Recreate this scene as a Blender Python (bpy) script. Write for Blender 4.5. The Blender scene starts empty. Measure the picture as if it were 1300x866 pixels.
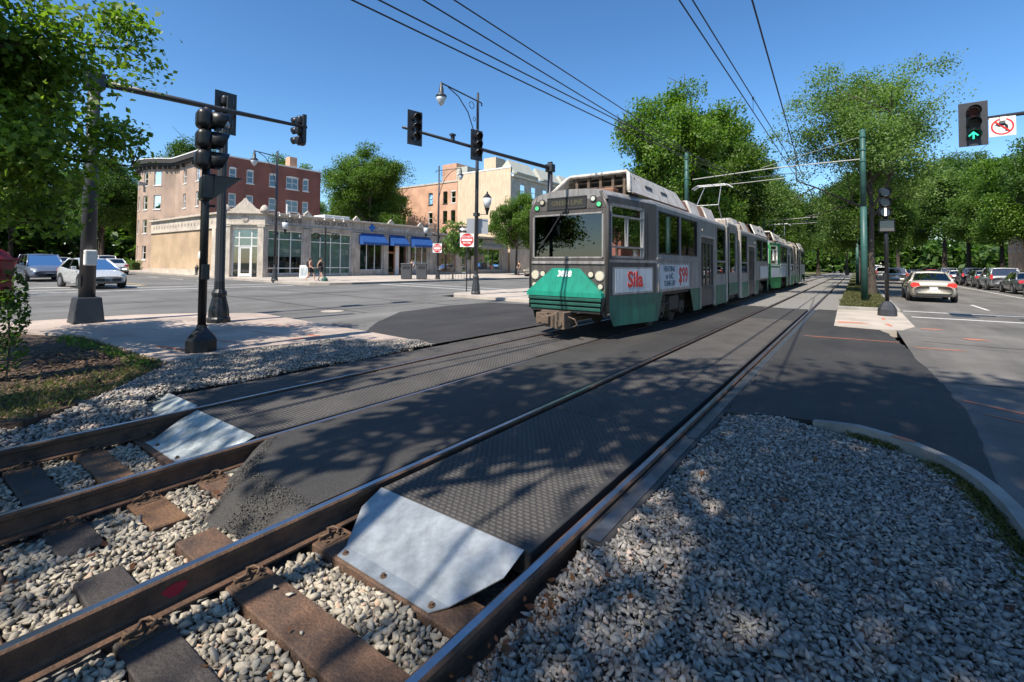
import bpy, bmesh, math, random
import numpy as np
from mathutils import Vector, Matrix, Euler
R = math.radians
SC = bpy.context.scene
COL = SC.collection
random.seed(7); rng = np.random.default_rng(7)

# ------------------------------------------------------------------ camera, sky, sun, exposure
cam = bpy.data.cameras.new('camera'); camo = bpy.data.objects.new('camera', cam); COL.objects.link(camo)
cam.sensor_width = 36.0; cam.sensor_fit = 'HORIZONTAL'; cam.lens = 36.0 * 600.0 / 1300.0
cam.shift_y = -(433.0 - 318.3) / 1300.0
cam.clip_start = 0.05; cam.clip_end = 4000
yaw, pit, rol = R(36.0), R(1.7), 0.009
fw = Vector((-math.sin(yaw) * math.cos(pit), math.cos(yaw) * math.cos(pit), math.sin(pit)))
r0 = Vector((math.cos(yaw), math.sin(yaw), 0)); u0 = r0.cross(fw)
rt = r0 * math.cos(rol) + u0 * math.sin(rol); up = rt.cross(fw)
camo.matrix_world = Matrix(((rt.x, up.x, -fw.x, 0.0), (rt.y, up.y, -fw.y, 0.0), (rt.z, up.z, -fw.z, 1.63), (0, 0, 0, 1)))
SC.camera = camo
SUN_EL, SUN_AZ = 54.0, 3.0
w = bpy.data.worlds.new('World'); SC.world = w; w.use_nodes = True
nt = w.node_tree; bg = nt.nodes['Background']
sky = nt.nodes.new('ShaderNodeTexSky'); sky.sky_type = 'NISHITA'; sky.sun_disc = False
sky.sun_elevation = R(SUN_EL); sky.sun_rotation = R(180 + SUN_AZ)
sky.altitude = 0; sky.air_density = 1.0; sky.dust_density = 0.35; sky.ozone_density = 4.0
gm = nt.nodes.new('ShaderNodeGamma'); gm.inputs[1].default_value = 1.16      # deepens the blue, as the photograph's processing does
hs = nt.nodes.new('ShaderNodeHueSaturation'); hs.inputs['Saturation'].default_value = 1.12; hs.inputs['Hue'].default_value = .497
nt.links.new(sky.outputs[0], gm.inputs[0]); nt.links.new(gm.outputs[0], hs.inputs['Color']); nt.links.new(hs.outputs[0], bg.inputs[0]); bg.inputs[1].default_value = 0.094
sl = bpy.data.lights.new('sun', 'SUN'); sl.energy = 4.8; sl.angle = R(0.53); sl.color = (1.0, 0.93, 0.82)
so = bpy.data.objects.new('sun', sl); COL.objects.link(so)
sv = Vector((-math.sin(R(SUN_AZ)) * math.cos(R(SUN_EL)), -math.cos(R(SUN_AZ)) * math.cos(R(SUN_EL)), math.sin(R(SUN_EL))))
so.rotation_euler = (-sv).to_track_quat('-Z', 'Y').to_euler(); so.location = (0, -20, 40)
SC.view_settings.view_transform = 'Standard'; SC.view_settings.look = 'None'
SC.view_settings.gamma = 1.0; SC.view_settings.exposure = 0.70

# ------------------------------------------------------------------ materials
def newmat(name):
    m = bpy.data.materials.new(name); m.use_nodes = True
    n = m.node_tree.nodes; return m, n, m.node_tree.links, n['Principled BSDF']
def pm(name, col, rough=.6, metal=0., var=.25, scale=6., bump=0., bscale=60., col2=None, spec=.5, detail=6, fine=0., fscale=200.):
    """procedural: base colour broken up by noise, optional second colour in patches, optional bump"""
    m, n, l, b = newmat(name)
    tc = n.new('ShaderNodeTexCoord'); nz = n.new('ShaderNodeTexNoise')
    nz.inputs['Scale'].default_value = scale; nz.inputs['Detail'].default_value = detail; nz.inputs['Roughness'].default_value = .62
    l.new(tc.outputs['Object'], nz.inputs['Vector'])
    rp = n.new('ShaderNodeValToRGB'); c2 = col2 or tuple(c * (1 - var) for c in col)
    hi = col if col2 else tuple(min(1, c * (1 + var)) for c in col)
    rp.color_ramp.elements[0].position = .33; rp.color_ramp.elements[1].position = .67
    rp.color_ramp.elements[0].color = (*c2, 1); rp.color_ramp.elements[1].color = (*hi, 1)
    l.new(nz.outputs[0], rp.inputs[0]); out = rp.outputs[0]
    if fine:
        f = n.new('ShaderNodeTexNoise'); f.inputs['Scale'].default_value = fscale; f.inputs['Detail'].default_value = 2
        l.new(tc.outputs['Object'], f.inputs['Vector'])
        mr = n.new('ShaderNodeMapRange'); mr.inputs[1].default_value = .3; mr.inputs[2].default_value = .7
        mr.inputs[3].default_value = 1 - fine; mr.inputs[4].default_value = 1 + fine
        l.new(f.outputs[0], mr.inputs[0])
        mx = n.new('ShaderNodeMix'); mx.data_type = 'RGBA'; mx.blend_type = 'MULTIPLY'; mx.inputs[0].default_value = 1
        l.new(out, mx.inputs[6]); l.new(mr.outputs[0], mx.inputs[7]); out = mx.outputs[2]
    l.new(out, b.inputs['Base Color'])
    b.inputs['Roughness'].default_value = rough; b.inputs['Metallic'].default_value = metal
    b.inputs['Specular IOR Level'].default_value = spec
    if bump:
        bn = n.new('ShaderNodeTexNoise'); bn.inputs['Scale'].default_value = bscale; bn.inputs['Detail'].default_value = 4
        l.new(tc.outputs['Object'], bn.inputs['Vector'])
        bp = n.new('ShaderNodeBump'); bp.inputs['Strength'].default_value = bump; bp.inputs['Distance'].default_value = .02
        l.new(bn.outputs[0], bp.inputs['Height']); l.new(bp.outputs[0], b.inputs['Normal'])
    return m
def grime(m, lo=.62, hi=1.12):
    """vertical rain streaks and dirt over a painted surface"""
    n, l = m.node_tree.nodes, m.node_tree.links; b = n['Principled BSDF']; src = b.inputs['Base Color'].links[0].from_socket
    tc = n.new('ShaderNodeTexCoord'); mp = n.new('ShaderNodeMapping'); mp.inputs['Scale'].default_value = (9, 9, .7); l.new(tc.outputs['Object'], mp.inputs[0])
    z = n.new('ShaderNodeTexNoise'); z.inputs['Scale'].default_value = 1.0; z.inputs['Detail'].default_value = 7; z.inputs['Roughness'].default_value = .7; l.new(mp.outputs[0], z.inputs['Vector'])
    r = n.new('ShaderNodeMapRange'); r.inputs[1].default_value = .35; r.inputs[2].default_value = .65; r.inputs[3].default_value = lo; r.inputs[4].default_value = hi; l.new(z.outputs[0], r.inputs[0])
    x = n.new('ShaderNodeMix'); x.data_type = 'RGBA'; x.blend_type = 'MULTIPLY'; x.inputs[0].default_value = 1; l.new(src, x.inputs[6]); l.new(r.outputs[0], x.inputs[7]); l.new(x.outputs[2], b.inputs['Base Color'])
def asphalt(name, c, stain, speck, rough=.85):
    """road surface: large tonal drift, streaks along traffic, fine aggregate speckle and relief"""
    m, n, l, b = newmat(name); tc = n.new('ShaderNodeTexCoord')
    def noise(s, d, sc=(1, 1, 1)):
        mp = n.new('ShaderNodeMapping'); mp.inputs['Scale'].default_value = sc; l.new(tc.outputs['Object'], mp.inputs[0])
        z = n.new('ShaderNodeTexNoise'); z.inputs['Scale'].default_value = s; z.inputs['Detail'].default_value = d; z.inputs['Roughness'].default_value = .65
        l.new(mp.outputs[0], z.inputs['Vector']); return z.outputs[0]
    def mr(s, a, bb, lo=.3, hi=.7):
        x = n.new('ShaderNodeMapRange'); x.inputs[1].default_value = lo; x.inputs[2].default_value = hi
        x.inputs[3].default_value = a; x.inputs[4].default_value = bb; l.new(s, x.inputs[0]); return x.outputs[0]
    def mul(a, bb):
        x = n.new('ShaderNodeMath'); x.operation = 'MULTIPLY'; l.new(a, x.inputs[0]); l.new(bb, x.inputs[1]); return x.outputs[0]
    v = mul(mul(mr(noise(.35, 6), 1 - stain, 1 + stain), mr(noise(1.2, 5, (1, .12, 1)), 1 - stain * .7, 1 + stain * .6)), mr(noise(120, 2), 1 - speck, 1 + speck, .35, .65))
    vs = n.new('ShaderNodeVectorMath'); vs.operation = 'SCALE'; vs.inputs[0].default_value = c; l.new(v, vs.inputs[3])
    l.new(vs.outputs[0], b.inputs['Base Color']); b.inputs['Roughness'].default_value = rough
    bp = n.new('ShaderNodeBump'); bp.inputs['Strength'].default_value = .55; bp.inputs['Distance'].default_value = .006
    l.new(noise(160, 3), bp.inputs['Height']); l.new(bp.outputs[0], b.inputs['Normal'])
    return m
def brickm(name, c1, c2, mortar, scale=4.0, rot=False):
    """far brickwork: bricks under two pixels, so the courses are texture only"""
    m, n, l, b = newmat(name); tc = n.new('ShaderNodeTexCoord')
    sx = n.new('ShaderNodeSeparateXYZ'); l.new(tc.outputs['Object'], sx.inputs[0])
    ad = n.new('ShaderNodeMath'); ad.operation = 'ADD'; l.new(sx.outputs[0], ad.inputs[0]); l.new(sx.outputs[1], ad.inputs[1])
    cb = n.new('ShaderNodeCombineXYZ'); l.new(ad.outputs[0], cb.inputs[0]); l.new(sx.outputs[2], cb.inputs[1])
    bt = n.new('ShaderNodeTexBrick'); l.new(cb.outputs[0], bt.inputs['Vector'])
    bt.inputs['Color1'].default_value = (*c1, 1); bt.inputs['Color2'].default_value = (*c2, 1); bt.inputs['Mortar'].default_value = (*mortar, 1)
    bt.inputs['Scale'].default_value = scale; bt.inputs['Mortar Size'].default_value = .012
    nz = n.new('ShaderNodeTexNoise'); nz.inputs['Scale'].default_value = .5; nz.inputs['Detail'].default_value = 5; l.new(tc.outputs['Object'], nz.inputs[0])
    mr = n.new('ShaderNodeMapRange'); mr.inputs[1].default_value = .3; mr.inputs[2].default_value = .7; mr.inputs[3].default_value = .75; mr.inputs[4].default_value = 1.2; l.new(nz.outputs[0], mr.inputs[0])
    mx = n.new('ShaderNodeMix'); mx.data_type = 'RGBA'; mx.blend_type = 'MULTIPLY'; mx.inputs[0].default_value = 1
    l.new(bt.outputs[0], mx.inputs[6]); l.new(mr.outputs[0], mx.inputs[7]); l.new(mx.outputs[2], b.inputs['Base Color'])
    b.inputs['Roughness'].default_value = .85
    return m
def plain(name, col, rough=.5, metal=0., spec=.5, coat=0.):
    m, n, l, b = newmat(name)
    b.inputs['Base Color'].default_value = (*col, 1); b.inputs['Roughness'].default_value = rough; b.inputs['Metallic'].default_value = metal
    b.inputs['Specular IOR Level'].default_value = spec; b.inputs['Coat Weight'].default_value = coat; b.inputs['Coat Roughness'].default_value = .05
    tc = n.new('ShaderNodeTexCoord'); nz = n.new('ShaderNodeTexNoise'); nz.inputs['Scale'].default_value = 9; nz.inputs['Detail'].default_value = 5
    l.new(tc.outputs['Object'], nz.inputs[0]); mr = n.new('ShaderNodeMapRange'); mr.inputs[3].default_value = max(0, rough - .08); mr.inputs[4].default_value = min(1, rough + .1)
    l.new(nz.outputs[0], mr.inputs[0]); l.new(mr.outputs[0], b.inputs['Roughness'])
    return m
def glassm(name, tint, refl=.08, rough=.02):
    """tinted pane: mirror share from Fresnel, the rest passes through coloured"""
    m, n, l, b = newmat(name); n.remove(b)
    tr = n.new('ShaderNodeBsdfTransparent'); tr.inputs[0].default_value = (*tint, 1)
    gl = n.new('ShaderNodeBsdfGlossy'); gl.inputs['Roughness'].default_value = rough; gl.inputs[0].default_value = (1, 1, 1, 1)
    fr = n.new('ShaderNodeFresnel'); fr.inputs[0].default_value = 1.52
    ad = n.new('ShaderNodeMath'); ad.operation = 'ADD'; ad.inputs[1].default_value = refl; ad.use_clamp = True; l.new(fr.outputs[0], ad.inputs[0])
    mx = n.new('ShaderNodeMixShader'); l.new(ad.outputs[0], mx.inputs[0]); l.new(tr.outputs[0], mx.inputs[1]); l.new(gl.outputs[0], mx.inputs[2])
    l.new(mx.outputs[0], n['Material Output'].inputs[0]); return m
def emitm(name, col, s):
    m, n, l, b = newmat(name); b.inputs['Base Color'].default_value = (*[c * .5 for c in col], 1); b.inputs['Roughness'].default_value = .3
    b.inputs['Emission Color'].default_value = (*col, 1); b.inputs['Emission Strength'].default_value = s; return m
def leafm(name, c1, c2, trans=.35):
    """leaf: tint per leaf from the 'tint' attribute, per tree from the object's random value; thin and translucent"""
    m, n, l, b = newmat(name)
    at = n.new('ShaderNodeAttribute'); at.attribute_name = 'tint'
    oi = n.new('ShaderNodeObjectInfo')
    rp = n.new('ShaderNodeValToRGB'); rp.color_ramp.elements[0].color = (*c1, 1); rp.color_ramp.elements[1].color = (*c2, 1); l.new(at.outputs['Fac'], rp.inputs[0])
    mr = n.new('ShaderNodeMapRange'); mr.inputs[3].default_value = .8; mr.inputs[4].default_value = 1.2; l.new(oi.outputs['Random'], mr.inputs[0])
    vs = n.new('ShaderNodeVectorMath'); vs.operation = 'SCALE'; l.new(rp.outputs[0], vs.inputs[0]); l.new(mr.outputs[0], vs.inputs[3])
    l.new(vs.outputs[0], b.inputs['Base Color']); b.inputs['Roughness'].default_value = .5; b.inputs['Specular IOR Level'].default_value = .35
    t = n.new('ShaderNodeBsdfTranslucent'); v2 = n.new('ShaderNodeVectorMath'); v2.operation = 'MULTIPLY'; v2.inputs[1].default_value = (1.45, 1.8, .6)
    l.new(vs.outputs[0], v2.inputs[0]); l.new(v2.outputs[0], t.inputs[0])
    mx = n.new('ShaderNodeMixShader'); mx.inputs[0].default_value = trans; l.new(b.outputs[0], mx.inputs[1]); l.new(t.outputs[0], mx.inputs[2])
    l.new(mx.outputs[0], n['Material Output'].inputs[0]); return m
def attrm(name, ramp, rough=.85, bump=.3, bscale=40):
    """pieces whose colour comes from a per-piece 'tint' value (stones, chips)"""
    m, n, l, b = newmat(name); at = n.new('ShaderNodeAttribute'); at.attribute_name = 'tint'
    rp = n.new('ShaderNodeValToRGB'); e = rp.color_ramp.elements
    while len(e) < len(ramp): e.new(.5)
    for i, (p, c) in enumerate(ramp): e[i].position = p; e[i].color = (*c, 1)
    l.new(at.outputs['Fac'], rp.inputs[0])
    tc = n.new('ShaderNodeTexCoord'); nz = n.new('ShaderNodeTexNoise'); nz.inputs['Scale'].default_value = bscale; nz.inputs['Detail'].default_value = 4
    l.new(tc.outputs['Object'], nz.inputs[0]); mr = n.new('ShaderNodeMapRange'); mr.inputs[3].default_value = .7; mr.inputs[4].default_value = 1.3; l.new(nz.outputs[0], mr.inputs[0])
    vs = n.new('ShaderNodeVectorMath'); vs.operation = 'SCALE'; l.new(rp.outputs[0], vs.inputs[0]); l.new(mr.outputs[0], vs.inputs[3])
    l.new(vs.outputs[0], b.inputs['Base Color']); b.inputs['Roughness'].default_value = rough
    bp = n.new('ShaderNodeBump'); bp.inputs['Strength'].default_value = bump; bp.inputs['Distance'].default_value = .01
    l.new(nz.outputs[0], bp.inputs['Height']); l.new(bp.outputs[0], b.inputs['Normal'])
    return m

M = {}
M['asph_new'] = asphalt('new asphalt', (.035, .032, .029), .42, .6, .75)
M['asph_old'] = asphalt('old asphalt', (.130, .125, .116), .32, .3, .9)
M['asph_right'] = asphalt('worn asphalt', (.128, .118, .106), .38, .3, .9)
M['concrete'] = pm('concrete', (.40, .345, .29), .9, var=.2, scale=.9, bump=.25, bscale=90, fine=.12)
M['kerb'] = pm('granite kerb', (.27, .25, .22), .85, var=.2, scale=3, bump=.3, fine=.2)
M['earth'] = pm('earth', (.075, .08, .05), .95, col2=(.05, .065, .025), scale=.15, bump=.4, bscale=6, fine=.3, fscale=3)
M['ballast_bed'] = pm('ballast bed', (.19, .18, .165), .95, var=.35, scale=14, bump=1., bscale=26, fine=.5, fscale=40)
M['mulch_bed'] = pm('mulch bed', (.055, .034, .022), .95, var=.4, scale=9, bump=.8, bscale=30, fine=.4, fscale=60)
M['grass_bed'] = pm('turf', (.085, .11, .03), .95, col2=(.13, .11, .05), scale=1.2, bump=.8, bscale=30, fine=.4, fscale=40)
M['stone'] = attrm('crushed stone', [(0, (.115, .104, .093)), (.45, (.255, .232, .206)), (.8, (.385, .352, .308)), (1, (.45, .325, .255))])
M['stone_sunlit'] = attrm('sunlit crushed stone', [(0, (.16, .138, .11)), (.5, (.34, .30, .238)), (.85, (.45, .40, .315)), (1, (.46, .33, .235))])  # paler, warmer copy of the crushed stone, sunlight put into its colour
M['chip'] = attrm('wood chip', [(0, (.03, .018, .012)), (.6, (.10, .055, .03)), (1, (.22, .14, .08))])
M['blade'] = leafm('grass blade', (.05, .06, .018), (.19, .18, .07), .3)
M['rail_rust'] = pm('rail rust', (.15, .080, .046), .75, metal=.2, col2=(.055, .034, .025), scale=7, bump=.3, bscale=50, fine=.25)
M['rail_top'] = pm('polished rail steel', (.42, .42, .44), .32, metal=1., var=.25, scale=3, detail=8)
M['tie'] = pm('tie timber', (.15, .082, .048), .85, col2=(.055, .036, .027), scale=5, bump=.6, bscale=45, fine=.3, fscale=90)
M['tie2'] = pm('dry tie timber', (.20, .105, .05), .85, col2=(.09, .05, .03), scale=6, bump=.6, bscale=45, fine=.3, fscale=90)
M['tie3'] = pm('dark tie timber', (.042, .034, .030), .7, var=.3, scale=5, bump=.5, bscale=45, fine=.2, fscale=90)
M['clip'] = pm('rusty clip steel', (.15, .095, .06), .75, metal=.3, col2=(.07, .045, .03), scale=20, bump=.3)
M['rubber'] = pm('crossing rubber', (.056, .051, .047), .72, col2=(.034, .031, .029), scale=1.6, fine=.3, fscale=150)
M['tread'] = pm('worn tread rubber', (.078, .071, .064), .7, col2=(.048, .043, .040), scale=1.4, fine=.2, fscale=60)
M['strip_steel'] = pm('scuffed strip', (.20, .20, .205), .38, metal=.7, col2=(.07, .07, .075), scale=4, detail=8)
M['flange'] = plain('flangeway dark', (.012, .012, .012), .9)
M['galv'] = pm('galvanised steel', (.50, .52, .52), .42, metal=.55, col2=(.33, .36, .37), scale=3.2, bump=.05, bscale=20, detail=8)
M['galv_worn'] = pm('weathered galvanised steel', (.62, .64, .62), .55, metal=.35, col2=(.28, .33, .33), scale=7, bump=.05, bscale=20, detail=9)
M['redpaint'] = plain('red paint', (.35, .01, .03), .6)
M['white_line'] = pm('road paint white', (.62, .61, .58), .8, col2=(.42, .41, .38), scale=9, fine=.2)
M['yellow_line'] = pm('road paint yellow', (.62, .40, .08), .8, col2=(.4, .27, .08), scale=9)
M['orange_mark'] = pm('orange utility paint', (.62, .16, .07), .85, col2=(.34, .17, .11), scale=5, fine=.2)
M['black_steel'] = plain('black painted steel', (.012, .012, .013), .38)
M['dark_steel'] = plain('dark grey steel', (.035, .037, .042), .45)
M['grey_steel'] = plain('grey galvanised pole', (.28, .29, .30), .45, .6)
M['green_pole'] = pm('green painted pole', (.026, .085, .07), .5, var=.2, scale=3)
M['green_band'] = pm('repainted green', (.04, .13, .10), .5, var=.15, scale=3)
M['wire'] = plain('wire', (.015, .015, .018), .5)
M['bracket'] = plain('pale insulator', (.30, .30, .28), .5)
M['lens_off'] = plain('dark lens', (.06, .045, .04), .15, coat=1)
M['lens_red'] = plain('unlit red lens', (.12, .015, .012), .15, coat=1)
M['lens_green'] = emitm('green signal light', (.05, .9, .55), 1.0)
M['tram_green'] = emitm('green tram marker light', (.12, .75, .30), .45)
M['lens_dgreen'] = plain('dark green lens', (.012, .10, .075), .15, coat=1)
M['lens_white'] = emitm('white signal light', (1, .95, .8), 3.0)
M['lamp_glass'] = plain('frosted lamp glass', (.55, .57, .58), .2)
M['limestone'] = pm('limestone', (.54, .47, .385), .85, var=.18, scale=1.2, fine=.15, fscale=20, bump=.2)
M['limestone_d'] = pm('weathered limestone', (.44, .385, .325), .85, var=.25, scale=1.0, fine=.2, fscale=20, bump=.2)
M['tanbrick'] = brickm('tan brick', (.52, .37, .23), (.44, .31, .19), (.45, .36, .26), 5)
M['redbrick'] = brickm('red brick', (.23, .075, .05), (.19, .06, .042), (.25, .15, .12), 5)
M['stonebrick'] = brickm('pale bay brick', (.44, .315, .235), (.38, .27, .20), (.42, .32, .25), 4)
M['orangebrick'] = brickm('orange brick', (.60, .34, .22), (.54, .30, .19), (.55, .38, .27), 5)
M['beige'] = pm('beige render', (.62, .48, .33), .9, var=.08, scale=.4)
M['cornice'] = plain('dark cornice', (.045, .04, .035), .7)
M['white'] = pm('white trim', (.70, .68, .64), .6, var=.08, scale=4)
M['copper'] = pm('patina copper', (.38, .39, .33), .7, col2=(.46, .44, .36), scale=1.0)
M['roofing'] = pm('flat roof', (.30, .28, .25), .9, var=.2)
M['win'] = glassm('window glass', (.10, .12, .14), .10)
M['shopglass'] = glassm('shop glass', (.85, .9, .88), .06)
M['dark_in'] = plain('dark interior', (.02, .018, .016), .9)
M['blind'] = pm('interior blind', (.50, .60, .58), .8, var=.12, scale=2)
M['awning'] = pm('blue awning cloth', (.012, .07, .25), .75, var=.1, scale=2)
M['signblue'] = plain('blue sign', (.01, .14, .50), .4)
M['letters_dark'] = plain('dark letters', (.10, .085, .075), .6)
M['letters_pale'] = plain('pale letters', (.6, .6, .6), .5)
M['wood'] = pm('door timber', (.30, .12, .045), .5, var=.3, scale=6)
M['bark'] = pm('bark', (.085, .065, .048), .95, col2=(.045, .035, .028), scale=9, bump=.9, bscale=22)
M['leaf'] = leafm('leaf mid green', (.036, .082, .012), (.150, .235, .038), .42)
M['leaf_dark'] = leafm('leaf dark green', (.026, .064, .013), (.105, .180, .034), .4)
M['leaf_pale'] = leafm('leaf pale green', (.072, .125, .03), (.20, .285, .085), .42)
M['leaf_brown'] = leafm('dead leaf', (.08, .03, .012), (.20, .09, .04), .2)
M['tgrey'] = pm('tram grey paint', (.088, .080, .075), .42, var=.10, scale=2.5, spec=.4)
M['tside'] = pm('tram side grey', (.30, .288, .28), .40, metal=.2, var=.12, scale=2.5, spec=.4)
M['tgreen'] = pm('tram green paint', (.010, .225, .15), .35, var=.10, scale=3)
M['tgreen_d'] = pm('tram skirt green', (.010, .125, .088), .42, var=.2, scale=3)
M['tbumper'] = pm('bumper dark green', (.010, .075, .055), .5, var=.3, scale=4)
M['tdark'] = plain('tram dark panel', (.022, .022, .024), .5)
M['twhite'] = pm('fairing off white', (.56, .53, .49), .6, col2=(.44, .40, .36), scale=3)
M['trust'] = pm('rusty roof box', (.26, .11, .055), .8, col2=(.16, .10, .07), scale=5)
M['tbeige'] = pm('articulation trim', (.50, .44, .38), .55, col2=(.36, .30, .25), scale=4)
M['tglass'] = glassm('tram window', (.09, .095, .095), .05)
M['wglass'] = glassm('windshield', (.34, .37, .36), .03)
M['under'] = pm('bogie grime', (.055, .042, .033), .85, col2=(.09, .065, .045), scale=12, bump=.4)
M['coupler'] = pm('coupler rust', (.16, .115, .08), .8, col2=(.08, .055, .04), scale=14, bump=.4)
M['chrome'] = plain('lamp chrome', (.75, .74, .70), .15, .9)
M['headlight'] = plain('head lamp glass', (.72, .66, .52), .12, .3, coat=1)
M['adwhite'] = pm('poster white', (.62, .62, .62), .55, col2=(.50, .52, .55), scale=2.2)
M['adred'] = plain('poster red', (.55, .035, .025), .5)
M['adblue'] = plain('poster slate', (.07, .13, .17), .5)
M['numwhite'] = plain('number white', (.75, .78, .75), .5)
M['amber'] = plain('dim amber dots', (.09, .085, .045), .6)
M['signwhite'] = plain('sign white', (.78, .77, .74), .5)
M['signred'] = plain('sign red', (.55, .02, .02), .5)
M['signblack'] = plain('sign black', (.012, .012, .012), .5)
M['signgrey'] = plain('sign back', (.42, .43, .45), .5, .4)
M['boxred'] = pm('red alarm box paint', (.24, .010, .014), .4, var=.2, scale=6)
M['postwhite'] = pm('pale fluted post', (.42, .42, .42), .6, col2=(.3, .29, .28), scale=4)
M['tyre'] = plain('tyre', (.015, .015, .016), .8)
M['rim'] = plain('alloy rim', (.42, .42, .43), .3, .8)
M['cglass'] = glassm('car glass', (.10, .12, .14), .12)
M['taillight'] = plain('tail lamp', (.50, .015, .012), .15, coat=1)
M['brake'] = emitm('brake lamp', (.9, .03, .02), .7)
M['plastic'] = plain('black plastic', (.02, .02, .02), .6)
M['plate'] = plain('number plate', (.6, .6, .62), .5)
def paint(name, c, metal=.35): return plain('paint ' + name, c, .28, metal, .5, .7)
for k, c in dict(gold=(.50, .45, .36), white=(.62, .62, .60), silver=(.38, .39, .40), bluegrey=(.13, .16, .22), black=(.012, .013, .015), grey=(.14, .145, .15), darkgreen=(.03, .05, .045), navy=(.018, .026, .05), red=(.22, .02, .02), tan=(.28, .25, .21)).items(): M['p_' + k] = paint(k, c)
M['skin'] = plain('skin', (.50, .29, .20), .55)
M['cloth_dark'] = plain('dark cloth', (.02, .02, .024), .9)
M['cloth_pink'] = plain('pale red cloth', (.42, .18, .15), .9)
M['cloth_grey'] = plain('grey cloth', (.12, .11, .11), .9)
M['hair'] = plain('brown hair', (.035, .02, .012), .7)
M['binm'] = plain('bin grey', (.055, .058, .062), .55)
M['terracotta'] = pm('planter soil', (.09, .06, .04), .9)
M['basket'] = leafm('basket plants', (.015, .03, .015), (.05, .06, .05), .2)

for k in ('tside', 'tgrey', 'tgreen_d', 'twhite', 'tgreen', 'adwhite', 'tbeige', 'limestone', 'limestone_d', 'galv', 'galv_worn', 'beige'): grime(M[k], *((.72, 1.1) if k in ('tgrey', 'tgreen', 'adwhite', 'beige', 'limestone', 'galv') else (.6, 1.15)))
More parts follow.
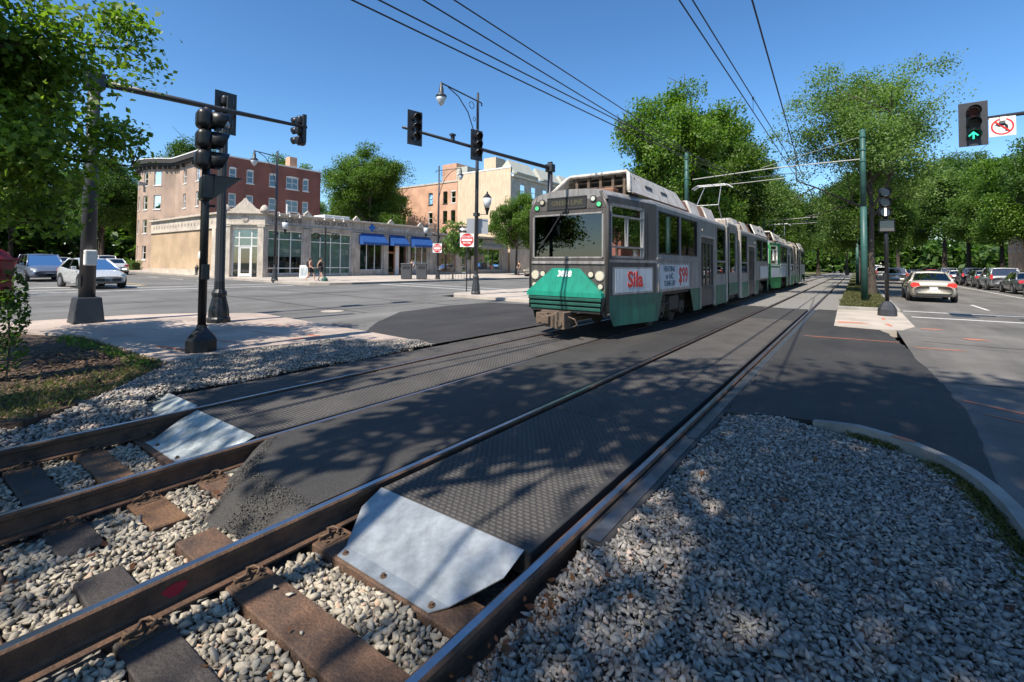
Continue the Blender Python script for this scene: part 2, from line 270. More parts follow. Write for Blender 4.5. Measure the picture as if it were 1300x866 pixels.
# ------------------------------------------------------------------ mesh helpers
def zg(x):
    """ground rises gently to the west of the tracks"""
    return .009 * max(0., min(110., -x - 10.))
class MB:
    def __init__(s, mtx=None): s.v = []; s.f = []; s.m = mtx
    def add(s, vs, fs):
        o = len(s.v)
        for p in vs:
            p = Vector(p)
            s.v.append(tuple(s.m @ p) if s.m is not None else tuple(p))
        s.f += [tuple(i + o for i in f) for f in fs]; return s
    def bx(s, x0, x1, y0, y1, z0, z1):
        return s.add([(x0, y0, z0), (x1, y0, z0), (x1, y1, z0), (x0, y1, z0), (x0, y0, z1), (x1, y0, z1), (x1, y1, z1), (x0, y1, z1)],
                     [(3, 2, 1, 0), (4, 5, 6, 7), (0, 1, 5, 4), (1, 2, 6, 5), (2, 3, 7, 6), (3, 0, 4, 7)])
    def box(s, c, d, rz=0., rx=0., ry=0.):
        mt = Matrix.Translation(c) @ Euler((rx, ry, rz)).to_matrix().to_4x4(); h = [k / 2 for k in d]
        vs = [mt @ Vector((a * h[0], b * h[1], e * h[2])) for e in (-1, 1) for a, b in ((-1, -1), (1, -1), (1, 1), (-1, 1))]
        return s.add(vs, [(3, 2, 1, 0), (4, 5, 6, 7), (0, 1, 5, 4), (1, 2, 6, 5), (2, 3, 7, 6), (3, 0, 4, 7)])
    def poly(s, pts): return s.add(pts, [tuple(range(len(pts)))])
    def prism(s, pts, vec):
        n = len(pts); vec = Vector(vec); a = [Vector(p) for p in pts]
        return s.add(a + [p + vec for p in a], [tuple(range(n))[::-1], tuple(range(n, 2 * n))] + [(i, (i + 1) % n, n + (i + 1) % n, n + i) for i in range(n)])
    def tube(s, path, r, n=8, cap=True):
        path = [Vector(p) for p in path]; rs = r if isinstance(r, (list, tuple)) else [r] * len(path); o = []
        t0 = None; side = None
        for i, p in enumerate(path):
            t = (path[min(i + 1, len(path) - 1)] - path[max(i - 1, 0)]).normalized()
            if side is None:
                side = t.cross(Vector((0, 0, 1)) if abs(t.z) < .9 else Vector((1, 0, 0))).normalized()
            else:
                side = (side - t * side.dot(t)).normalized()
            b = t.cross(side)
            o += [p + (side * math.cos(2 * math.pi * k / n) + b * math.sin(2 * math.pi * k / n)) * rs[i] for k in range(n)]
        fs = [(i * n + k, i * n + (k + 1) % n, (i + 1) * n + (k + 1) % n, (i + 1) * n + k) for i in range(len(path) - 1) for k in range(n)]
        if cap: fs += [tuple(range(n))[::-1], tuple((len(path) - 1) * n + k for k in range(n))]
        return s.add(o, fs)
    def cyl(s, p0, p1, r0, r1=None, n=12): return s.tube([p0, p1], [r0, r0 if r1 is None else r1], n)
    def lathe(s, prof, c=(0, 0, 0), n=16, flute=0.):
        c = Vector(c); o = []
        for r, z in prof:
            for k in range(n):
                a = 2 * math.pi * k / n; rr = r * (1 - (flute if k % 2 else 0)); o.append(c + Vector((rr * math.cos(a), rr * math.sin(a), z)))
        fs = [(i * n + k, i * n + (k + 1) % n, (i + 1) * n + (k + 1) % n, (i + 1) * n + k) for i in range(len(prof) - 1) for k in range(n)]
        fs += [tuple(range(n))[::-1], tuple((len(prof) - 1) * n + k for k in range(n))]
        return s.add(o, fs)
    def wall(s, o, u, W, H, ops=(), depth=.15, thick=None):
        """upright wall seen from outside with u to the right (outward = u x z); openings (u0,u1,v0,v1) get reveals"""
        o = Vector(o); u = Vector(u).normalized(); z = Vector((0, 0, 1)); n = u.cross(z)
        us = sorted({0., W} | {max(0, min(W, q)) for p in ops for q in p[:2]}); vs = sorted({0., H} | {max(0, min(H, q)) for p in ops for q in p[2:4]})
        P = lambda a, b, d=0.: o + u * a + z * b - n * d
        for a0, a1 in zip(us, us[1:]):
            for b0, b1 in zip(vs, vs[1:]):
                am, bm_ = (a0 + a1) / 2, (b0 + b1) / 2
                if any(p[0] < am < p[1] and p[2] < bm_ < p[3] for p in ops): continue
                s.add([P(a0, b0), P(a1, b0), P(a1, b1), P(a0, b1)], [(0, 1, 2, 3)])
        for a0, a1, b0, b1 in [p[:4] for p in ops]:
            q = [(a0, b0), (a1, b0), (a1, b1), (a0, b1)]
            for (c0, d0), (c1, d1) in zip(q, q[1:] + q[:1]):
                s.add([P(c0, d0), P(c0, d0, depth), P(c1, d1, depth), P(c1, d1)], [(0, 1, 2, 3)])
        return s
    def build(s, name, mat, parent=None, smooth=False, bevel=0., seg=2, sub=0):
        me = bpy.data.meshes.new(name); me.from_pydata([tuple(p) for p in s.v], [], s.f); me.update()
        if smooth: me.polygons.foreach_set('use_smooth', [True] * len(me.polygons))
        ob = bpy.data.objects.new(name, me); COL.objects.link(ob)
        if mat: me.materials.append(M[mat] if isinstance(mat, str) else mat)
        if parent: ob.parent = parent
        if bevel:
            b = ob.modifiers.new('bevel', 'BEVEL'); b.width = bevel; b.segments = seg; b.limit_method = 'ANGLE'; b.angle_limit = R(35)
        if sub:
            b = ob.modifiers.new('sub', 'SUBSURF'); b.levels = sub; b.render_levels = sub
        return ob
def tag(o, label, cat, group=None):
    o['label'] = label; o['category'] = cat
    if group: o['group'] = group
    return o
def thing(name, label, cat, loc=(0, 0, 0), rz=0., group=None):
    o = bpy.data.objects.new(name, None); COL.objects.link(o); o.location = loc; o.rotation_euler = (0, 0, rz); o.empty_display_size = .2
    return tag(o, label, cat, group)
def struct(o): o['kind'] = 'structure'; return o
def stuff(o, label, cat): o['kind'] = 'stuff'; return tag(o, label, cat)
def mesh_np(name, verts, faces, mat, parent=None, tint=None, per=None, smooth=False):
    """verts (N,3), faces (F,k) arrays; tint = one value per piece of `per` verts"""
    me = bpy.data.meshes.new(name); nv, nf, k = len(verts), len(faces), faces.shape[1]
    me.vertices.add(nv); me.vertices.foreach_set('co', np.asarray(verts, np.float32).ravel())
    me.loops.add(nf * k); me.loops.foreach_set('vertex_index', faces.astype(np.int32).ravel())
    me.polygons.add(nf); me.polygons.foreach_set('loop_start', np.arange(0, nf * k, k, dtype=np.int32)); me.polygons.foreach_set('loop_total', np.full(nf, k, np.int32))
    if smooth: me.polygons.foreach_set('use_smooth', np.ones(nf, bool))
    me.update(calc_edges=True)
    if tint is not None:
        a = me.attributes.new('tint', 'FLOAT', 'POINT'); a.data.foreach_set('value', np.repeat(np.asarray(tint, np.float32), per))
    me.materials.append(M[mat] if isinstance(mat, str) else mat)
    if parent is False: return me
    ob = bpy.data.objects.new(name, me); COL.objects.link(ob)
    if parent: ob.parent = parent
    return ob
def text(name, s, size, mat, parent, loc, rot, align='CENTER', bold=.0, ext=.004, sx=1.):
    cu = bpy.data.curves.new(name, 'FONT'); cu.body = s; cu.size = size; cu.align_x = align; cu.align_y = 'CENTER'; cu.extrude = ext; cu.offset = bold; cu.resolution_u = 3
    t = bpy.data.objects.new(name, cu); me = bpy.data.meshes.new_from_object(t); bpy.data.objects.remove(t); bpy.data.curves.remove(cu)
    me.materials.clear(); me.materials.append(M[mat]); me.name = name
    ob = bpy.data.objects.new(name, me); COL.objects.link(ob); ob.parent = parent; ob.location = loc
    ob.rotation_euler = rot if not isinstance(rot, Matrix) else rot.to_euler(); ob.scale = (sx, 1, 1); return ob
def clip_poly(p, X, keep):
    out = []
    for a, b in zip(p, p[1:] + p[:1]):
        ia, ib = (a[0] <= X) == (keep < 0) or a[0] == X, (b[0] <= X) == (keep < 0) or b[0] == X
        if ia: out.append(a)
        if ia != ib and a[0] != b[0]:
            t = (X - a[0]) / (b[0] - a[0]); out.append((X, a[1] + t * (b[1] - a[1])))
    return out
def sheet(name, polys, z, mat, thick=0., parent=None):
    """flat sheet following the gentle rise; thick > 0 adds side faces (kerb-high slabs)"""
    mb = MB()
    for p in polys:
        for lo, hi in ((-1e5, -120), (-120, -10), (-10, 1e5)):
            q = clip_poly(clip_poly(list(p), lo, 1), hi, -1)
            if len(q) < 3 or max(a[0] for a in q) - min(a[0] for a in q) < 1e-6: continue
            mb.poly([(a[0], a[1], z + zg(a[0])) for a in q])
            if thick:
                for a, b in zip(q, q[1:] + q[:1]):
                    mb.poly([(a[0], a[1], z + zg(a[0])), (a[0], a[1], z - thick + zg(a[0])), (b[0], b[1], z - thick + zg(b[0])), (b[0], b[1], z + zg(b[0]))])
    return mb.build(name, mat, parent)
def jit(p, step=.22, amp=.028):
    """ragged edge: subdivide a polygon's sides and shake the new points"""
    o = []
    for a, b in zip(p, p[1:] + p[:1]):
        n = max(1, int(math.dist(a, b) / step))
        for i in range(n): t = i / n; o.append((a[0] + (b[0] - a[0]) * t + (random.uniform(-amp, amp) if i else 0), a[1] + (b[1] - a[1]) * t + (random.uniform(-amp, amp) if i else 0)))
    return o
def rect(x0, x1, y0, y1): return [(x0, y0), (x1, y0), (x1, y1), (x0, y1)]

# ------------------------------------------------------------------ ground, roads, pavements
struct(sheet('ground', [rect(-1500, 1500, -1500, 1500)], -.40, 'earth'))
struct(sheet('left_road', [rect(-28, -16.6, -120, 3.0), rect(-28, -16.6, 3.0, 16.8), rect(-28, -16.6, 16.8, 320), [(-16.6, 5), (-16.6, 3), (-16.6, 4)][:0] or rect(-16.6, -14.4, 7.3, 16.8)], 0., 'asph_old'))
struct(sheet('cross_street', [rect(-260, -28, 3.4, 17.0), rect(-14.4, -6.95, 6.9, 16.8), [(-16.6, 5.2), (-14.4, 7.3), (-16.6, 7.3)]], 0., 'asph_old'))
struct(sheet('right_road', [rect(.86, 12.6, -90, 320), rect(12.6, 260, 2.0, 18.0)], 0., 'asph_right'))
pl = [(-6.95, 6.7), (-9.3, 6.9), (-10.6, 8.3), (-12.3, 10.6), (-12.7, 13.2), (-12.5, 15.6), (-10.5, 16.3), (-6.95, 16.8), (-6.95, 22)]
struct(sheet('new_asphalt_left', [jit([(-6.95, 6.95), (-9.3, 6.95), (-10.6, 8.3), (-12.3, 10.6), (-12.7, 13.2), (-12.5, 15.6), (-10.5, 16.3), (-6.95, 16.75)])], .004, 'asph_new'))
struct(sheet('new_asphalt_right', [jit([(-1.205, 5.75), (-.75, 5.95), (-.3, 6.0), (.25, 5.72), (.6, 5.40), (.85, 4.9), (.95, 6.2), (1.02, 7.6), (.97, 9.4), (.86, 11.2), (.83, 12.9), (.62, 15.2), (.5, 15.8), (-.42, 15.95), (-.52, 18.6), (-.55, 21.9), (-1.205, 21.9)])], .004, 'asph_new', .25))
# new asphalt between the two tracks, its near end slumping over the ballast
def XL(y): return -5.2 - .012 * min(y, 9.2)
nx, ys = 26, list(np.arange(1.2, 2.9, .055)) + [3.4, 5, 8, 9.2, 14, 22]
vs, fs = [], []
edge = lambda x: 1.40 + .55 * max(0, (-x - 3.7) / .75) ** 1.4 + .05 * math.sin(9 * x) + .03 * math.sin(23 * x + 1)
for j, y in enumerate(ys):
    xa, xb = XL(y) + .7525 + .038, -2.9225 - .038
    for i in range(nx + 1):
        x = xa + (xb - xa) * i / nx; t = min(1, max(0, (y - edge(x)) / .42)); t = t * t * (3 - 2 * t)
        vs.append((x, y, -.25 + .252 * t + (.010 * math.sin(31 * x + 17 * y) * math.sin(23 * y - 11 * x) * (1 if t < .98 else .0))))
for j in range(len(ys) - 1):
    for i in range(nx): fs.append((j * (nx + 1) + i, j * (nx + 1) + i + 1, (j + 1) * (nx + 1) + i + 1, (j + 1) * (nx + 1) + i))
mb = MB(); mb.add(vs, fs); struct(mb.build('new_asphalt_strip', 'asph_new', smooth=True))
struct(sheet('ballast_bed', [rect(-9.2, .9, -8, 6.8), rect(-6.95, -1.1, 6.8, 21.9)], -.27, 'ballast_bed'))
struct(sheet('trackbed_beyond', [rect(-6.95, -.62, 21.9, 320)], -.075, 'ballast_bed'))
M['concrete_red'] = pm('reddish concrete', (.385, .31, .26), .9, var=.24, scale=.8, bump=.25, bscale=90, fine=.14)
# near corner pavement (concrete) with the planted bed let into it
struct(sheet('corner_pavement', [[(-16.6, -60), (-14.5, -60), (-14.5, 2.0), (-12.9, 2.75), (-8.75, 2.85), (-8.95, 4.4), (-8.7, 5.7), (-7.35, 6.72), (-9.3, 6.9), (-14.4, 7.1), (-15.6, 6.1), (-16.45, 4.6), (-16.6, 2.4)]], .07, 'concrete_red', .3))
struct(sheet('planting_bed', [[(-14.5, -60), (-9.2, -60), (-9.2, .4), (-6.95, 0.6), (-6.75, 1.0), (-7.3, 1.75), (-8.0, 2.3), (-8.75, 2.85), (-12.9, 2.75), (-14.5, 2.0)]], .02, 'mulch_bed', .3))
# pavement island beyond the cross street, west of the tracks
struct(sheet('median_pavement', [[(-16.4, 17.6), (-15.6, 16.8), (-6.95, 16.8), (-6.95, 30), (-16.6, 30), (-16.6, 18.2)]], .12, 'concrete', .3))
struct(sheet('median_lawn', [rect(-16.6, -6.95, 30, 320)], .11, 'grass_bed', .3))
struct(sheet('shop_pavement', [[(-260, 17.2), (-31, 17.2), (-29.6, 17.7), (-28.7, 18.6), (-28.2, 20), (-28.2, 320), (-260, 320)]], .13, 'concrete', .3))
struct(sheet('far_pavement', [[(-28.2, -120), (-28.2, 1.0), (-28.9, 2.4), (-30.3, 3.2), (-33, 3.2), (-33, -120)], [(-33, 3.2), (-260, 3.2), (-260, 1.0), (-33, 1.0)]], .12, 'concrete', .3))
struct(sheet('park_lawn', [rect(-260, -33, -120, 1.0)], .10, 'grass_bed', .3))
struct(sheet('right_pavement', [rect(12.7, 15.6, 18.2, 320), rect(12.7, 15.6, -90, 1.8)], .12, 'concrete', .3))
struct(sheet('right_lawn', [rect(15.6, 260, 18.2, 320)], .10, 'grass_bed', .3))
struct(sheet('median_apron', [[(-.50, 16.05), (.45, 15.85), (1.0, 16.1), (1.32, 17.2), (1.34, 22.4), (-.58, 22.4)]], .012, 'concrete', .2))
struct(sheet('narrow_median_lawn', [rect(-.55, 1.12, 22.75, 320)], .10, 'grass_bed', .3))
kb = MB()
kb.bx(-.58, 1.32, 22.42, 22.74, -.1, .13); kb.bx(1.13, 1.32, 22.75, 320, -.1, .125)
struct(kb.build('median_kerb', 'kerb', bevel=.02))
# curved kerb round the gravel island
arc = [(-.36, 5.96), (-.2, 5.93), (.02, 5.87), (.25, 5.75), (.45, 5.58), (.62, 5.36), (.74, 5.12), (.82, 4.85), (.87, 4.5), (.89, 4.1), (.90, 3.5), (.90, 1.0), (.90, -8)]
kb = MB(); A = [Vector((*p, 0)) for p in arc]
for i in range(len(A) - 1):
    def nrm(k):
        t = (A[min(k + 1, len(A) - 1)] - A[max(k - 1, 0)]).normalized(); return Vector((-t.y, t.x, 0))
    a, b = A[i], A[i + 1]; n0, n1 = nrm(i), nrm(i + 1); wd = .09
    q = [a - n0 * wd, b - n1 * wd, b, a]
    h0, h1 = (.03, .05) if i == 0 else ((.05, .075) if i == 1 else (.075, .075))
    kb.add([q[0] + Vector((0, 0, h0)), q[1] + Vector((0, 0, h1)), q[2] + Vector((0, 0, h1)), q[3] + Vector((0, 0, h0)), q[0] - Vector((0, 0, .2)), q[1] - Vector((0, 0, .2)), q[2] - Vector((0, 0, .2)), q[3] - Vector((0, 0, .2))],
           [(0, 1, 2, 3), (4, 5, 1, 0), (7, 6, 2, 3)][:])
struct(kb.build('island_kerb', 'kerb'))

# ------------------------------------------------------------------ tracks
XR = -2.17
PROF = [(-.07, -.172), (.07, -.172), (.07, -.160), (.018, -.146), (.010, -.13), (.010, -.055), (.034, -.042), (.036, -.010), (.026, 0), (-.026, 0), (-.036, -.010), (-.034, -.042), (-.010, -.055), (-.010, -.13), (-.018, -.146), (-.07, -.160)]
def sweep(mb, prof, path):
    n = len(prof); v = [(x + px, y, z + pz) for x, y, z in path for px, pz in prof]
    f = [(i * n + k, i * n + (k + 1) % n, (i + 1) * n + (k + 1) % n, (i + 1) * n + k) for i in range(len(path) - 1) for k in range(n)]
    return mb.add(v, f + [tuple(range(n))[::-1], tuple((len(path) - 1) * n + k for k in range(n))])
YS = [-9, 2.2, 9.2, 60, 150, 300]
rails = {}
for key, fx, lab in (('RR', lambda y: XR + .7525, 'nearest rail of the right-hand track, beside the big gravel island'),
                     ('RL', lambda y: XR - .7525, 'left rail of the right-hand track, shiny top, red paint spot on its side'),
                     ('LR', lambda y: XL(y) + .7525, 'right rail of the left-hand track, beside the slumped black asphalt'),
                     ('LL', lambda y: XL(y) - .7525, 'farthest rail, left rail of the track the tram stands on')):
    t = thing('rail', 'rusty steel ' + lab, 'rail', (0, 0, 0), 0, 'tram rails'); rails[key] = t
    sweep(MB(), PROF, [(fx(y), y, 0) for y in YS]).build('rail_body', 'rail_rust', t)
    sweep(MB(), [(-.019, .0005), (.021, .0005), (.0205, .0025), (-.0185, .0025)] if key[0] == 'R' else [(-.016, .0005), (.016, .0005), (.0155, .0025), (-.0155, .0025)], [(fx(y), y, 0) for y in YS]).build('running_surface', 'rail_top', t)
pm_ = MB(); pm_.add([(XR - .7525 + .0125, 1.02 + .055 * math.cos(a) * (1 + .25 * math.sin(3 * a)), -.092 + .034 * math.sin(a)) for a in np.linspace(0, 2 * math.pi, 14)[:-1]], [tuple(range(13))])
pm_.build('paint_mark', 'redpaint', rails['RL'])
# ties with plates and spring clips
def tie_clip(mb, x, y, z, s):
    pts = [(x + s * .045, y - .055, z + .006), (x + s * .10, y - .06, z + .02), (x + s * .125, y - .03, z + .032), (x + s * .09, y - .005, z + .036), (x + s * .05, y + .01, z + .022), (x + s * .075, y + .04, z + .032), (x + s * .11, y + .055, z + .026), (x + s * .135, y + .03, z + .014)]
    mb.tube(pts, .0085, 6)
ORD = ['first', 'second', 'third', 'fourth', 'fifth', 'sixth', 'seventh', 'eighth', 'ninth', 'tenth', 'eleventh', 'twelfth']
ties_rects = []
tie_me = {}
def tie(cx, y, x0, x1, mat, label, detail=True, grp=None, rz=0):
    t = thing('railway_tie', label, 'railway tie', (cx, y, 0), rz, grp)
    wd = .225 + random.uniform(-.01, .012)
    mb = MB(); mb.bx(x0 - cx, x1 - cx, -wd / 2, wd / 2, -.33, -.178); mb.build('timber', mat, t, bevel=.008, seg=1)
    if detail:
        ties_rects.append((x0, x1, y - wd / 2, y + wd / 2))
        for rx in (-.7525, .7525):
            p = MB(); p.bx(rx - .17, rx + .17, -.085, .085, -.1775, -.1735); p.bx(rx - .098, rx - .078, -.08, .08, -.1735, -.155); p.bx(rx + .078, rx + .098, -.08, .08, -.1735, -.155)
            q = p.build('tie_plate', 'clip', t)
            for s in (-1, 1):
                c = MB(); tie_clip(c, rx, random.uniform(-.01, .01), -.165, s); c.build('spring_clip', 'clip', q, smooth=True)
                for yy in (-.06, .06):
                    MB().cyl((rx + s * .145, yy, -.174), (rx + s * .145, yy, -.162), .014, n=6).build('spike', 'clip', q)
    return t
mats = ['tie', 'tie', 'tie', 'tie2', 'tie', 'tie3']
for i, y in enumerate([1.88, 1.36, .86, .34, -.18, -.70]):
    tie(XR, y, -3.57, -.77, ['tie', 'tie', 'tie3', 'tie2', 'tie', 'tie'][i], 'brown timber tie of the right-hand track, %s from the shiny metal ramp' % ORD[i], True, 'ties of the near tracks')
for i, y in enumerate([1.78, 1.32, .87, .42, -.03, -.48]):
    tie(XL(y), y, -6.62, -3.90 + (.04 if i % 2 else -.03), ['tie', 'tie2', 'tie3', 'tie', 'tie', 'tie'][i], 'timber tie of the left-hand track, %s from the stained metal ramp' % ORD[i], True, 'ties of the near tracks')
for i in range(24):
    t = tie(XR, 22.6 + .62 * i, -3.5, -.84, 'tie', 'far brown tie of the right-hand track beyond the crossing', False, 'ties of the right-hand track beyond the crossing')
    t.location.z = .098
# rubber crossing panels with raised tread
def tread(mb_x0, mb_x1, y0, y1, z, name, parent, fx=None):
    px, py, bw, bl, hh = .054, .038, .041, .025, .0055
    xs, ysn = int((mb_x1 - mb_x0 - .03) / px), int((y1 - y0 - .03) / py); vs, k = [], 0
    jj, ii = np.meshgrid(np.arange(ysn), np.arange(xs), indexing='ij'); ii = ii.ravel(); jj = jj.ravel()
    cx = mb_x0 + .02 + (ii + .5) * px + (jj % 2) * px * .5 - px * .25; cy = y0 + .015 + (jj + .5) * py
    n = len(cx); base = np.array([(-1, -1, 0), (1, -1, 0), (1, 1, 0), (-1, 1, 0), (-.8, -.75, 1), (.8, -.75, 1), (.8, .75, 1), (-.8, .75, 1)], float) * (bw / 2, bl / 2, hh)
    v = np.stack([cx, cy, np.full(n, z)], 1)[:, None, :] + base[None]
    f = np.array([(4, 5, 6, 7), (0, 1, 5, 4), (1, 2, 6, 5), (2, 3, 7, 6), (3, 0, 4, 7)])
    F = (np.arange(n)[:, None, None] * 8 + f[None]).reshape(-1, 4)
    o = mesh_np(name, v.reshape(-1, 3), F, 'tread', parent); o['kind'] = 'stuff'; return o
def panel(x0, x1, y0, y1, label, tr=True, dx=0., mat='rubber'):
    t = thing('crossing_panel', label, 'crossing panel', ((x0 + x1) / 2 + dx, (y0 + y1) / 2, 0), 0, 'rubber crossing panels')
    hx, hy = (x1 - x0) / 2, (y1 - y0) / 2
    mb = MB(); mb.bx(-hx, hx, -hy + .004, hy - .004, -.16, -.010); mb.build('slab', mat, t, bevel=.006, seg=1)
    if tr: tread(-hx, hx, -hy, hy, -.0102, 'tread', t)
    return t
PY = [2.29, 4.72, 7.16, 9.6, 12.04, 14.48, 16.92, 19.36, 21.8]
for i in range(8):
    y0, y1 = PY[i], PY[i + 1]; ym = (y0 + y1) / 2; far = i < 6
    panel(-2.925 + .036 + .065, -1.4175 - .036 - .065, y0, y1, 'black ribbed rubber panel between the right-hand rails, %s from the shiny ramp' % ORD[i], far)
    c = XL(ym)
    panel(c - .7525 + .10, c - .004, y0 - .04, y1 - .04, 'ribbed rubber panel, left half between the left-hand rails, %s from the stained ramp' % ORD[i], far)
    panel(c + .004, c + .7525 - .10, y0 - .04, y1 - .04, 'ribbed rubber panel, right half between the left-hand rails, %s from the stained ramp' % ORD[i], far)
    panel(c - .7525 - .045 - .72, c - .7525 - .045, y0 + .03, y1 + .03, 'ribbed rubber panel outside the farthest rail, %s from its ramp' % ORD[i], far)
    if i == 0: y0 = 2.62; ym = (y0 + y1) / 2
    st = thing('edge_strip', 'smooth worn rubber strip along the nearest rail, %s piece from the gravel end' % ORD[i], 'edge strip', (-1.275, ym, 0), 0, 'rubber edge strips')
    mb = MB(); mb.bx(-.10, .065, -(y1 - y0) / 2 + .003, (y1 - y0) / 2 - .003, -.16, -.020); mb.build('slab', 'rubber', st, bevel=.015)
    mb = MB(); mb.bx(-.06, .03, -(y1 - y0) / 2 + .01, (y1 - y0) / 2 - .01, -.0195, -.012); mb.build('wear_plate', 'strip_steel', st)
# metal ramp plates bolted to the last tie
def ramp(x0t, x1t, x0b, x1b, yt, yb, zt, mat, label, bolts):
    t = thing('metal_ramp', label, 'ramp plate', ((x0t + x1t) / 2, yt, 0), 0, 'metal ramps at the crossing edge'); cx = (x0t + x1t) / 2
    a, b, c, d = x0t - cx, x1t - cx, x0b - cx, x1b - cx; dy = yb - yt
    pts = [(a, 0, zt), (b, 0, zt), (b - .01, dy * .42, zt + (-.168 - zt) * .42), (d, dy, -.168), (d - .06, dy - .085, -.1745), (c + .03, dy - .085, -.1745), (c, dy, -.168), (a + .01, dy * .42, zt + (-.168 - zt) * .42)]
    mb = MB(); n = len(pts); th = .006
    up = [(p[0], p[1], p[2] + th) for p in pts]
    mb.add(pts + up, [(8, 15, 10, 9), (15, 14, 11, 10), (14, 13, 12, 11), (0, 1, 2, 7), (7, 2, 3, 6), (6, 3, 4, 5)] + [(i, (i + 1) % n, n + (i + 1) % n, n + i) for i in range(n)])
    mb.build('plate', mat, t)
    for f in bolts:
        bx_ = c + .06 + (d - c - .14) * f; bo = MB(); bo.cyl((bx_, dy - .045, -.170), (bx_, dy - .045, -.160), .02, n=10); bo.cyl((bx_, dy - .045, -.160), (bx_, dy - .045, -.148), .012, n=6); bo.build('bolt', 'clip', t)
    return t
ramp(-2.82, -1.555, -2.63, -1.74, 2.285, 1.86, -.012, 'galv', 'clean bluish metal ramp plate between the right-hand rails', (0, .48, 1))
ramp(-5.90, -4.60, -5.76, -4.80, 2.235, 1.80, -.012, 'galv_worn', 'white-stained metal ramp plate between the left-hand rails', (.2, .8))
ramp(-7.02, -6.08, -6.95, -6.25, 2.305, 1.93, -.012, 'galv_worn', 'small stained metal ramp plate outside the farthest rail', (.3, .8))

# ------------------------------------------------------------------ crushed stone
def hull_stone(seed, flat):
    r = np.random.default_rng(seed); p = r.normal(size=(9, 3)); p /= np.linalg.norm(p, axis=1)[:, None]; p *= r.uniform(.75, 1.15, (9, 1)); p *= (1.15, r.uniform(.6, .9), flat)
    bm = bmesh.new(); vs = [bm.verts.new(q) for q in p]; res = bmesh.ops.convex_hull(bm, input=vs)
    bmesh.ops.delete(bm, geom=[e for e in res['geom_interior'] if isinstance(e, bmesh.types.BMVert)], context='VERTS')
    bmesh.ops.triangulate(bm, faces=bm.faces[:]); bm.verts.index_update()
    v = np.array([q.co[:] for q in bm.verts]); f = np.array([[q.index for q in fc.verts] for fc in bm.faces]); bm.free(); return v, f
STONES = [hull_stone(100 + i, fl) for i, fl in enumerate((.42, .5, .6, .68, .45, .55, .75, .5, .62, .4, .58, .7))]
def euler_mats(a, b, c):
    ca, sa, cb, sb, cc, sc_ = np.cos(a), np.sin(a), np.cos(b), np.sin(b), np.cos(c), np.sin(c); o, i = np.zeros_like(a), np.ones_like(a)
    Rx = np.stack([i, o, o, o, ca, -sa, o, sa, ca], 1).reshape(-1, 3, 3); Ry = np.stack([cb, o, sb, o, i, o, -sb, o, cb], 1).reshape(-1, 3, 3); Rz = np.stack([cc, -sc_, o, sc_, cc, o, o, o, i], 1).reshape(-1, 3, 3)
    return Rz @ Ry @ Rx
def gravel(name, inside, surf, bbox, pitch, smin, smax, mat, label, layers=2):
    x0, x1, y0, y1 = bbox; P = []
    for L in range(layers):
        gx, gy = np.meshgrid(np.arange(x0, x1, pitch), np.arange(y0, y1, pitch)); g = np.stack([gx.ravel(), gy.ravel()], 1) + rng.uniform(-.48, .48, (gx.size, 2)) * pitch + L * pitch * .5
        g = g[inside(g[:, 0], g[:, 1])]; z = surf(g[:, 0], g[:, 1]) - L * .016 + rng.normal(0, .006, len(g)); P.append(np.column_stack([g, z]))
    P = np.concatenate(P); n = len(P); s = rng.uniform(0, 1, n) ** 1.6 * (smax - smin) + smin; t = np.clip(rng.normal(.45, .27, n), 0, 1)
    A = euler_mats(rng.normal(0, .45, n), rng.normal(0, .45, n), rng.uniform(0, 6.28, n)); k = rng.integers(0, len(STONES), n)
    V, F, T, o = [], [], [], 0
    for i, (v, f) in enumerate(STONES):
        m = k == i; q = np.einsum('nij,vj->nvi', A[m], v) * s[m][:, None, None] + P[m][:, None, :]; c = m.sum()
        V.append(q.reshape(-1, 3)); F.append((np.arange(c)[:, None, None] * len(v) + f[None] + o).reshape(-1, 3)); T.append(np.repeat(t[m], len(v))); o += c * len(v)
    ob = mesh_np(name, np.concatenate(V), np.concatenate(F), mat, None, np.concatenate(T), 1)
    return stuff(ob, label, 'gravel')
def in_poly(x, y, poly):
    r = np.zeros(x.shape, bool); n = len(poly)
    for i in range(n):
        (xa, ya), (xb, yb) = poly[i], poly[(i + 1) % n]
        c = (ya > y) != (yb > y)
        with np.errstate(divide='ignore', invalid='ignore'): r ^= c & (x < (xb - xa) * (y - ya) / (yb - ya) + xa)
    return r
isl = [(-1.34, -.9), (-1.34, 2.64), (-1.21, 2.66), (-1.20, 5.85), (-.75, 5.98), (-.3, 5.78), (.0, 5.72), (.22, 5.6), (.4, 5.44), (.55, 5.22), (.66, 4.95), (.71, 4.6), (.74, 4.0), (.75, -.9)]
def surf_isl(x, y):
    q = np.clip((y - 1.6) / 1.0, 0, 1); e = np.clip((x + 1.34) / .35, 0, 1)
    return -.028 - .05 * (1 - q) * (1 - e) - .02 * (1 - q) + .018 * np.sin(x * 3 + y * 1.7) * np.sin(y * 2.3 - x) - .03 * (1 - e)
gravel('gravel', lambda x, y: in_poly(x, y, isl), surf_isl, (-1.4, .8, -.9, 6.1), .0255, .0145, .035, 'stone', 'grey crushed stone filling the kerbed island on the right', 2)
def clear(x, y, pad=.012):
    r = np.ones(x.shape, bool)
    for a, b, c, d in ties_rects: r &= ~((x > a - pad) & (x < b + pad) & (y > c - pad) & (y < d + pad))
    for rx in (XR - .7525, XR + .7525): r &= np.abs(x - rx) > .085
    xl = -5.2 - .012 * y
    for rx in (-.7525, .7525): r &= np.abs(x - xl - rx) > .085
    r &= ~((x > -3.0) & (x < -1.34) & (y > 1.95)); r &= ~((x > -6.0) & (x < -4.4) & (y > 1.9))
    return r
